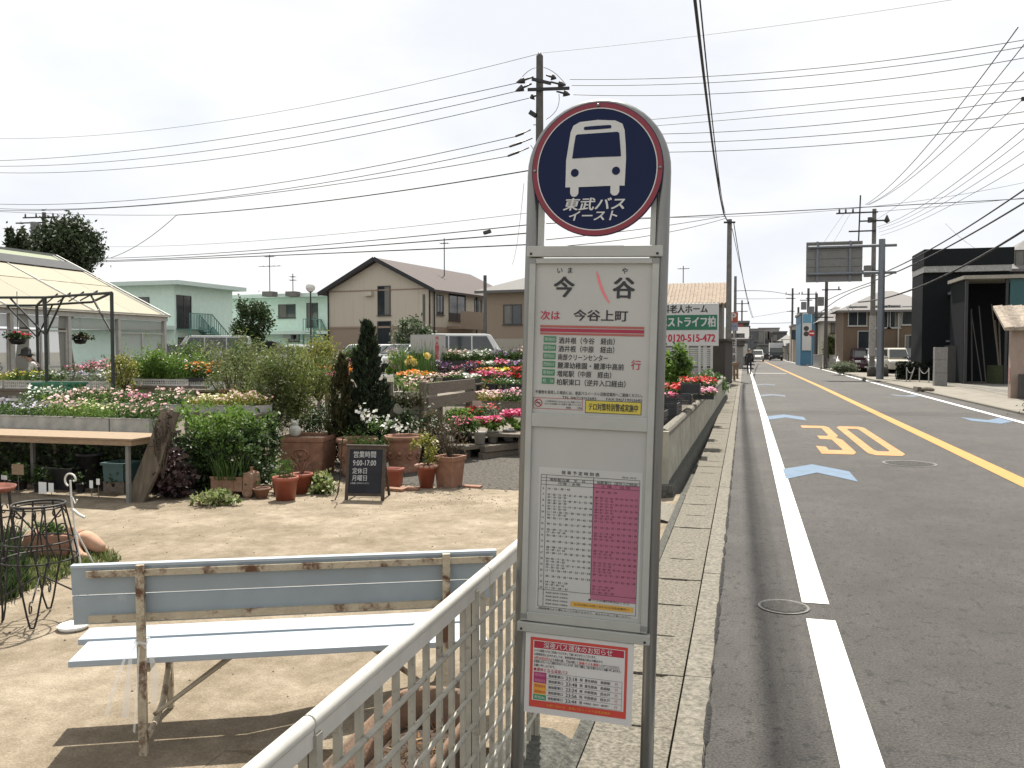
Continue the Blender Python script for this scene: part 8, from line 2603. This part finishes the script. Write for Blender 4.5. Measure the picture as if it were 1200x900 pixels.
for i, u in enumerate((1022, 1036)):
    p = W(u, 52)
    single('bollard_block', MB().lathe([(0, 0), (0.28, 0), (0.24, 0.6), (0.0, 0.62)], 14), DKW, ['dark squat drum at the foot of the concrete pole', 'dark squat drum right of the grey sign pole'][i], 'drum', (p[0], p[1], 0.035))

# ================================================================ OVERHEAD ROAD SIGN FROM BEHIND
p = G(1031, 445)
dS = float(np.dot(p[:2], (-math.sin(YAW), math.cos(YAW))))
PGREY = mat('blue_grey_steel', (0.16, 0.175, 0.195), rough=0.5, metal=0.3, var=0.08)
t = thing('overhead_road_sign', 'large blank backed overhead road sign on a thick blue grey pole', 'road sign', (p[0], p[1], 0.035))
ztop = ZV(281, dS) - 0.035
MB().tube([(0, 0, 0), (0, 0, ztop)], [0.20, 0.17], 16).build('pole', PGREY, t)
xl = W(945, dS)[0] - p[0]; xr_ = W(1010, dS)[0] - p[0]
yo = W(978, dS)[1] - p[1]
zb_, zt_ = ZV(330, dS), ZV(282.5, dS)
for v in (289, 320.5):
    MB().tube([(0.75, 0, ZV(v, dS)), (xl + 0.1, 0, ZV(v, dS))], 0.085, 10).build('arm', PGREY, t)
PANELB = mat('sign_back_aluminium', (0.17, 0.17, 0.165), rough=0.55, metal=0.3, var=0.08, scale=4)
mm = MB(); mm.bb(xl, xr_, 0.14, 0.18, zb_, zt_)
bp_ = mm.build('panel', PANELB, t)
for k in range(6):
    zz = zb_ + (zt_ - zb_) * k / 5
    zz = min(max(zz, zb_ + 0.05), zt_ - 0.05)
    MB().bb(xl, xr_, 0.10, 0.139, zz - 0.04, zz + 0.04).build('stiffener', PANELB, bp_)
for f in (0.2, 0.78):
    xx = xl + (xr_ - xl) * f
    MB().bb(xx - 0.06, xx + 0.06, 0.04, 0.099, zb_ - 0.02, zt_ + 0.02).build('bracket', PGREY, t)

# ================================================================ UTILITY POLES
INS = mat('insulator_dark', (0.03, 0.03, 0.03), rough=0.4)
def pole(label, u, vt, d, zb, r0_, r1_, arms=(), extra=None, mt=None, lean=0.0, name='utility_pole'):
    p = W(u, d)
    zt = ZV(vt, d) - zb
    t = thing(name, label, 'utility pole', (p[0], p[1], zb))
    MB().tube([(0, 0, 0), (lean, 0, zt)], [r0_, r1_], 14).build('shaft', mt or CONC, t)
    for (v, h0, h1, ang_, ins) in arms:
        z = ZV(v, d) - zb
        ca, sa = math.cos(ang_), math.sin(ang_)
        ar = MB(); ar.bar((h0 * ca, h0 * sa - r0_, z), (h1 * ca, h1 * sa - r0_, z), 0.08, 0.09)
        ao = ar.build('crossarm', DARKMETAL, t)
        for q in ins:
            x, y = q * ca, q * sa - r0_
            im = MB(); im.lathe([(0, 0), (0.05, 0.0), (0.075, 0.06), (0.04, 0.09), (0.075, 0.14), (0.04, 0.18), (0.05, 0.24), (0, 0.25)], 8, (x, y, z + 0.046)); im.build('insulator', INS, ao)
    return t, p, zt
A0 = -YAW * 0 + 0.15
t, p, zt = pole('tall concrete utility pole with strain insulators rising behind the bus disc', 632, 70, 28, gz(27), 0.165, 0.11, [(110, -0.35, 1.0, 0.15, ()), (100, -0.25, 0.5, 0.9, ())], mt=mat('backlit_dark_pole', (0.085, 0.08, 0.075), rough=0.9, var=0.2))  # backlit darkness painted into a darker copy of the pole concrete
zz = lambda v: ZV(v, 28) - gz(27)
MB().lathe([(0.1, 0), (0.05, 0.12), (0.0, 0.14)], 10, (0, 0, zt - 0.02)).build('cap', INS, t)
for (u1, v1, u2, v2) in ((625, 90, 605, 97), (623, 98, 604, 107), (630, 111, 621, 115), (640, 88, 652, 92), (645, 96, 663, 100), (652, 107, 668, 111), (622, 152, 604, 160), (624, 162, 597, 172), (620, 173, 595, 183)):
    A_, B_ = PD(u1, v1, 28), PD(u2, v2, 28)
    o_ = np.array([p[0], p[1], gz(27)])
    A_, B_ = A_ - o_, B_ - o_
    mm = MB(); 
    if v1 < 140:
        mm.tube([A_, A_ + (B_ - A_) * 0.5, A_ + (B_ - A_) * 0.55, A_ + (B_ - A_) * 0.8, B_], [0.03, 0.035, 0.12, 0.07, 0.02], 8)
    else:
        mm.tube([A_, A_ + (B_ - A_) * 0.45, A_ + (B_ - A_) * 0.5, B_], [0.02, 0.025, 0.05, 0.035], 7)
    mm.build('strain_insulator', INS, t)
mm = MB()
for (pa, pb, pc) in (((607, 97), (618, 80), (630, 79)), ((663, 99), (650, 82), (637, 79)), ((655, 110), (658, 130), (640, 140)), ((622, 170), (630, 185), (636, 175))):
    pts = []
    for q in np.linspace(0, 1, 8):
        u_ = (1 - q) ** 2 * pa[0] + 2 * q * (1 - q) * pb[0] + q * q * pc[0]; v_ = (1 - q) ** 2 * pa[1] + 2 * q * (1 - q) * pb[1] + q * q * pc[1]
        pts.append(PD(u_, v_, 28) - o_)
    mm.tube(pts, 0.010, 5)
mm.build('jumper_wire', INS, t)
mm = MB(); 
for k in range(16): mm.bar((-0.2 if k % 2 else 0.0, -0.05, 1.9 + k * 0.45), (0.0 if k % 2 else 0.2, -0.05, 1.9 + k * 0.45), 0.02, 0.02)
mm.build('step_bolt', DARKMETAL, t)
MB().box((-0.2, -0.1, zz(137)), (0.25, 0.12, 0.14), ry=0.6).build('bracket', DARKMETAL, t)

pole('concrete pole at the left kerb where the roadside cable ends', 853.5, 258, 46, 0.0, 0.17, 0.125, [(262, -0.3, 0.3, 0.2, ())])
pole('thinner concrete pole seen just behind the kerbside cable pole', 861, 324, 72, 0.0, 0.15, 0.11, [])
pole('slim distant dark pole with small crossarms on the left kerb', 869, 352, 110, 0.0, 0.13, 0.1, [(356, -0.9, 0.9, 0.1, (-0.8, 0.8)), (365, -0.7, 0.7, 0.1, ())])
t, p, zt = pole('concrete utility pole with side frame and crossarms behind the overhead sign', 1022, 246, 57, 0.035, 0.18, 0.13, [(250, -2.4, 0.2, 0, (-2.2, -1.8, -1.35)), (260, -0.9, 0.9, 0, ()), (271.5, -1.6, 0.1, 0, ()), (318, -1.0, 0.7, 0, ())])
zq = lambda v: ZV(v, 57) - 0.035
MB().tube([(-1.0, -0.2, zq(300)), (-0.9, -0.2, zq(230))], 0.05, 6).build('side_mast', DARKMETAL, t)
mm = MB(); mm.tube([(-0.4, -0.3, zq(325)), (-0.4, -0.3, zq(312))], 0.25, 12); mm.build('transformer', mat('grey_tank', (0.14, 0.14, 0.14), rough=0.6), t)
MB().tube([(-0.3, -0.2, zq(262)), (-0.3, -0.2, zq(256))], 0.14, 8).build('switch', INS, t)
MB().lathe([(0.0, -0.3), (0.2, -0.15), (0.06, 0.2), (0.0, 0.3)], 8, (0.75, -0.2, zq(258.5))).build('strain_insulator', INS, t)
MB().tube([(0, -0.02, 1.2), (0, -0.02, 3.9)], 0.21, 14).build('wrap_sheet', mat('pole_wrap', (0.30, 0.29, 0.27), rough=0.8, var=0.2, scale=5), t)
for (u, vt, d, lb, arms) in [(967.5, 330, 74, 'dark concrete pole with a transformer before the blue building', [(340, -0.4, 1.2, 0.1, (1.0,)), (372, -1.0, 0.6, 0.1, ())]), (956, 344, 84, 'slender dark pole with crossarm left of the transformer pole', [(350, -1.0, 0.6, 0.1, ())]),
                             (946.5, 338, 96, 'dark pole with two crossarms and grey transformer at the right kerb', [(345, -0.8, 0.9, 0.1, (-0.7, 0.8)), (352, -0.9, 0.4, 0.1, ())]), (928, 338, 122, 'distant dark pole with several crossarms on the right kerb', [(345, -1.0, 1.0, 0.1, (-0.9, 0.9)), (350, -0.9, 0.4, 0.1, ()), (365, -0.8, 0.3, 0.1, ())]),
                             (935, 360, 112, 'short thin pole right of the distant crossarm pole', []), (938, 375, 104, 'thin leaning guyed pole among the far right poles', [])]:
    t, p, zt = pole(lb, u, vt, d, 0.035, 0.17, 0.13, arms, mt=mat('backlit_dark_pole', (0.085, 0.08, 0.075), rough=0.9, var=0.2))
    if 'transformer' in lb:
        mm = MB(); mm.tube([(-0.5, -0.3, zt * 0.72), (-0.5, -0.3, zt * 0.82)], 0.3, 12); mm.build('transformer', MATS['grey_tank'], t)
t, p, zt = pole('distant pole with insulators and transformer rising out of the dark evergreen tree', 55, 250, 64, 0.4, 0.18, 0.14, [(256, -1.6, 1.2, 0.1, (-1.4, -0.5, 0.9)), (262, -2.2, 0.3, 0.1, ())], mt=mat('backlit_dark_pole'  , (0.085, 0.08, 0.075)))
mm = MB(); mm.tube([(-0.55, -0.3, zt - 1.6), (-0.55, -0.3, zt - 0.75)], 0.32, 12); mm.build('transformer', MATS['grey_tank'], t)
pole('thin dark pole standing at the right corner of the beige house', 568.5, 323, 47, 0.45, 0.11, 0.09, [], mt=MATS['backlit_dark_pole'])
pole('short dark stub pole before the right edge of the beige gable', 497, 345, 50, 0.45, 0.09, 0.08, [], mt=MATS['backlit_dark_pole'])
pole('pole just beyond the right picture edge carrying the street wires', 1213, -10, 22, 0.035, 0.18, 0.13, [(40, -0.45, 0.3, 0, (-0.38,)), (120, -0.5, 0.4, 0, ())])

# ================================================================ WIRES
WIRE = mat('wire_black', (0.02, 0.02, 0.02), rough=0.6, var=0.1)
def project(q):
    d = np.array(q) - EYE
    c, s = math.cos(YAW), math.sin(YAW)
    x = c * d[0] + s * d[1]; f = -s * d[0] + c * d[1]
    cp, sp = math.cos(PIT), math.sin(PIT)
    dep = f * cp - d[2] * sp; up = f * sp + d[2] * cp
    return 600 + FPX * x / dep, 450 - FPX * up / dep, dep
def wire(px, dA, dB, r, label, group, n=26):
    """A hanging line whose ends lie on the photographed ends at known distances; its sag follows the photographed middle."""
    A, B = PD(px[0][0], px[0][1], dA), PD(px[-1][0], px[-1][1], dB)
    M = (A + B) / 2
    um, vm, dm = project(M)
    us, vs_ = [q[0] for q in px], [q[1] for q in px]
    if us[0] > us[-1]: us, vs_ = us[::-1], vs_[::-1]
    sag = (np.interp(um, us, vs_) - vm) * dm / FPX
    pts = []
    for i in range(n + 1):
        q = i / n
        P_ = A + (B - A) * q
        P_[2] -= 4 * sag * q * (1 - q)
        pts.append(P_ - A)
    return single('power_line', MB().tube(pts, r, 5), WIRE, label, 'power line', A, 0, group)
# from the pole behind the disc to the left
gl = 'lines running left from the pole behind the disc'
for px, r in [([(632, 63), (470, 113), (330, 143), (200, 158), (-140, 152)], 0.008), ([(607, 97), (450, 137), (300, 167), (200, 178), (-140, 186)], 0.012), ([(605, 107), (450, 148), (300, 177), (150, 190), (-140, 186)], 0.012), ([(620, 115), (450, 160), (300, 187), (130, 199), (-140, 190)], 0.012)]:
    wire(px, 28, 52, r, 'high thin power line sagging left from the top of the pole behind the disc', gl)
for px, r in [([(604, 160), (450, 196), (300, 222), (150, 238), (-140, 226)], 0.013), ([(597, 172), (450, 207), (300, 234), (170, 246), (-140, 230)], 0.013), ([(595, 183), (450, 215), (340, 233), (200, 246), (-140, 238)], 0.013)]:
    wire(px, 28, 52, r, 'middle power line running left below the strain insulators of that pole', 'middle lines running left from the pole behind the disc')
wire([(630, 198), (400, 234), (207, 252)], 28, 44, 0.022, 'thick dark service cable running left to a splice above the mint block', None)
wire([(207, 252), (100, 256), (-140, 236)], 44, 60, 0.012, 'thin continuation of the service cable left of the splice', None)
wire([(207, 252), (175, 280), (130, 302)], 44, 52, 0.016, 'drop cable sloping down left from the splice to the greenhouse', None)
gb = 'low cables crossing above the beige house'
for px, r in [([(632, 262), (500, 272), (400, 284), (230, 299), (110, 303)], 0.018), ([(632, 272), (500, 282), (400, 291), (215, 302), (90, 306)], 0.022), ([(632, 286), (500, 290), (400, 297), (200, 304), (80, 308)], 0.022), ([(632, 248), (450, 265), (300, 283), (120, 289)], 0.009)]:
    wire(px, 28, 62, r, 'low black cable crossing the sky above the beige house', gb)
A_ = PD(571, 272, 30)
single('splice_box', MB().box((0, 0, 0), (0.28, 0.14, 0.12), ry=-0.25), INS, 'black cable splice box hanging on the low cables left of the bus stop', 'splice box', A_, 0, bevel=0.02)
# to the right
gr = 'high lines running right from the pole behind the disc'
for px, r in [([(636, 62), (850, 38), (1000, 18), (1290, -30)], 0.006), ([(668, 93), (840, 90), (1000, 76), (1200, 47), (1290, 30)], 0.012), ([(670, 100), (840, 97), (1000, 84), (1200, 53), (1290, 38)], 0.012), ([(672, 111), (840, 111), (1000, 98), (1200, 66), (1290, 50)], 0.012)]:
    wire(px, 28, 25, r, 'high power line crossing the sky right from the pole behind the disc', gr)
g2 = 'middle lines crossing the sky right of the disc'
for px, r in [([(640, 150), (780, 141), (1000, 117), (1200, 95), (1290, 84)], 0.010), ([(640, 156), (780, 148), (1000, 127), (1200, 105), (1290, 94)], 0.010), ([(640, 156), (780, 153), (900, 153), (1100, 130), (1200, 113), (1290, 98)], 0.012), ([(640, 166), (780, 165), (900, 165), (1100, 143), (1200, 128), (1290, 116)], 0.012), ([(640, 176), (780, 177), (900, 176), (1100, 157), (1200, 142), (1290, 130)], 0.012)]:
    wire(px, 28, 25, r, 'middle power line crossing the sky right of the disc', g2)
# roadside cable overhead
for k, (dx, r, uu, lb) in enumerate([(0.0, 0.032, 820, 'thick black roadside cable passing overhead to the left kerb pole'), (0.12, 0.016, 824, 'thinner cable running beside the thick roadside cable overhead'), (-0.10, 0.010, 816, 'thin wire left of the thick roadside cable overhead')]):
    E1 = PD(848 + k, 250, 46); 
    A_ = np.array([-0.78 + dx, -6.0, 9.3])
    pts = []
    for q in np.linspace(0, 1, 40):
        P_ = A_ + (E1 - A_) * q
        P_[2] -= 4 * 1.25 * q * (1 - q)
        pts.append(P_ - A_)
    single('power_line', MB().tube(pts, r, 6), WIRE, lb, 'power line', A_)
wire([(848, 250), (852, 258), (854, 262)], 46, 45.9, 0.03, 'short looped cable end tying the roadside cable to the kerb pole', None, 6)
wire([(860, 262), (866, 300), (874, 345), (882, 372)], 46, 110, 0.025, 'roadside cable continuing down the street past the second pole', None)
wire([(858, 268), (868, 320), (883, 373)], 46, 110, 0.018, 'thinner roadside cable continuing down the street', None)
# cross street lines
wire([(640, 262), (740, 252), (835, 247), (1000, 243), (1110, 242), (1200, 236), (1290, 228)], 30, 40, 0.018, 'dark cable crossing the road just above the kerb pole', None)
wire([(700, 254), (850, 248), (1010, 246), (1200, 214)], 46, 57, 0.012, 'thin line crossing the road above the overhead sign', None)
for px in ([(850, 253), (800, 262), (700, 275), (640, 281)], [(850, 256), (790, 272), (700, 284), (640, 290)]):
    wire(px, 46, 30, 0.016, 'black cable slanting from the kerb pole to behind the bus stop', 'cables from the kerb pole to the bus stop')
# fan of lines up the right side
gf = 'fan of lines rising to the upper right'
for px, dA, dB, r in [([(1014, 240), (1100, 165), (1193, 32)], 57, 22.5, 0.016), ([(1016, 240), (1115, 168), (1240, 0)], 57, 21, 0.014), ([(1018, 240), (1130, 165), (1270, 10)], 57, 20, 0.014), ([(1026, 258), (1120, 190), (1260, 60)], 57, 20, 0.010),
                      ([(1028, 266), (1130, 215), (1270, 90)], 57, 20, 0.012), ([(1030, 268), (1130, 222), (1275, 102)], 57, 20, 0.010), ([(1030, 272), (1140, 225), (1280, 120)], 57, 20, 0.010), ([(1032, 276), (1140, 232), (1285, 140)], 57, 20, 0.010)]:
    wire(px, dA, dB, r, 'power line rising steeply from the right hand pole to the upper right corner', gf)
g3 = 'thick telephone cables along the right houses'
for px, r in [([(1024, 324), (1042, 316), (1120, 277), (1200, 223), (1260, 180)], 0.032), ([(1024, 329), (1042, 322), (1120, 286), (1200, 240), (1260, 200)], 0.036), ([(1006, 354), (1078, 336), (1140, 310), (1200, 272), (1260, 230)], 0.045)]:
    wire(px, 56, 26, r, 'thick black telephone cable sloping past the black house roof', g3)
for px, dA, dB, r in [([(969, 352), (985, 345), (1008, 334), (1024, 330)], 74, 57, 0.03), ([(962, 366), (975, 356), (1000, 340), (1022, 334)], 74, 57, 0.03), ([(930, 347), (900, 341), (872, 343), (860, 341)], 122, 72, 0.03), ([(928, 349), (905, 350), (875, 351), (862, 350)], 122, 72, 0.02), ([(929, 378), (900, 379), (880, 379)], 122, 112, 0.03), ([(928, 364), (905, 368), (880, 372)], 122, 112, 0.02), ([(1028, 248), (1110, 241), (1200, 232), (1290, 222)], 57, 45, 0.016), ([(985, 360), (955, 366), (931, 367)], 74, 122, 0.02)]:
    wire(px, dA, dB, r, 'dark cable strung between the distant poles along the street', 'cables between the distant poles')
wire([(990, 249), (975, 270), (962, 290)], 56, 60, 0.008, 'left thin guy wire slanting down behind the overhead sign', None)
wire([(997, 249), (985, 270), (972, 292)], 56, 60, 0.008, 'right thin guy wire slanting down behind the overhead sign', None)
wire([(1108, 262), (1125, 278), (1143, 291)], 50, 47, 0.010, 'short drop wire to the black house parapet', None)
wire([(600, 310), (611, 265), (614, 215)], 46, 30, 0.008, 'thin service wire dropping to the roof behind the bus stop post', None)

# ================================================================ STREET SIGNS ON THE LEFT KERB
p = W(859.5, 58)
t = thing('parking_sign', 'orange red parking sign with a white P over a blue panel on the left kerb', 'sign', (p[0], p[1], 0))
z0, z1 = ZV(392, 58), ZV(366, 58)
MB().tube([(0, 0.08, 0), (0, 0.08, z1)], 0.06, 8).build('post', WINW, t)
MB().bb(-0.28, 0.28, -0.03, 0.015, (z0 + z1) / 2 + 0.05, z1).build('red_panel', mat('orange_red_panel', (0.46, 0.09, 0.045), rough=0.5), t)
MB().bb(-0.28, 0.28, -0.03, 0.015, z0 + 0.25, (z0 + z1) / 2 + 0.047).build('blue_panel', mat('pale_blue_panel', (0.30, 0.33, 0.42), rough=0.5), t)
mm = MB(); mm.text('P', (0.0, -0.033, (z0 + z1) / 2 + 0.45), (1, 0, 0), (0, 0, 1), 0.72, 0, bold=0.03); mm.text('Ｐ24', (0, -0.033, (z0 + z1) / 2 - 0.2), (1, 0, 0), (0, 0, 1), 0.2, 1); mm.build('lettering', [WHITE, INK], t)
p = W(858, 50)
t = thing('vertical_shop_sign', 'pale vertical sign strip with dark characters under the parking sign', 'sign', (p[0], p[1], 0))
z0, z1 = ZV(428, 50), ZV(396, 50)
MB().bb(-0.25, 0.25, -0.05, 0.05, z0, z1).build('panel', PALEW, t)
MB().tube([(0, 0.1, 0), (0, 0.1, z1 - 0.1)], 0.05, 8).build('post', WINW, t)
mm = MB()
for i, ch in enumerate('駐車場'): mm.text(ch, (0, -0.054, z1 - 0.3 - i * 0.45), (1, 0, 0), (0, 0, 1), 0.42, 0, bold=0.02)
mm.build('lettering', INK, t)
# rusty little box posts by the pole
for i, (u, v) in enumerate(((860.5, 446), (864, 444))):
    p = G(u, v)
    single('rusty_post', MB().bb(-0.06, 0.06, -0.06, 0.06, 0, 0.8).bb(-0.1, 0.1, -0.1, 0.1, 0.803, 0.95), mat('rusty_post_paint', (0.16, 0.10, 0.06), rough=0.8, var=0.3), ['short rusty post at the foot of the kerbside cable pole', 'short rusty post slightly further from the kerbside cable pole'][i], 'post', (p[0], p[1], 0.0))
# no entry sign among the right poles
p = W(951, 88)
t = thing('round_red_sign', 'round red road sign with a white bar among the right hand poles', 'road sign', (p[0], p[1], 0.035))
z0 = ZV(391, 88)
MB().tube([(0, 0.05, 0), (0, 0.05, z0 + 0.3)], 0.04, 8).build('post', ALU2, t)
mm = MB(); mm.tube([(0, -0.02, z0), (0, 0.02, z0)], 0.33, 24); mm.build('disc', mat('road_sign_red', (0.40, 0.03, 0.035), rough=0.4), t)
mm = MB(); mm.bb(-0.22, 0.22, -0.03, -0.021, z0 - 0.06, z0 + 0.06); mm.build('bar', WHITE, t)
# shop boards on the left, far
for i, (u, v0, v1, d, w_, c, lb) in enumerate([(872, 403, 418, 92, 0.7, PALEW, 'pale hanging shop board on the left kerb before the dark shop'), (867, 380, 388, 84, 0.6, mat('dull_red_board', (0.20, 0.06, 0.05), rough=0.7), 'dull red shop board high on the left kerb building'), (937.5, 396, 408, 118, 0.7, MATS['dull_red_board'], 'dull red board low among the far right poles')]):
    p = W(u, d)
    z0, z1 = ZV(v1, d), ZV(v0, d)
    t = thing('shop_board', lb, 'sign', (p[0], p[1], 0.03))
    MB().bb(-w_ / 2, w_ / 2, -0.08, 0.08, z0, z1).build('board', c, t)
    MB().tube([(0, 0.12, 0), (0, 0.12, z1 - 0.05)], 0.05, 8).build('post', ALU2, t)
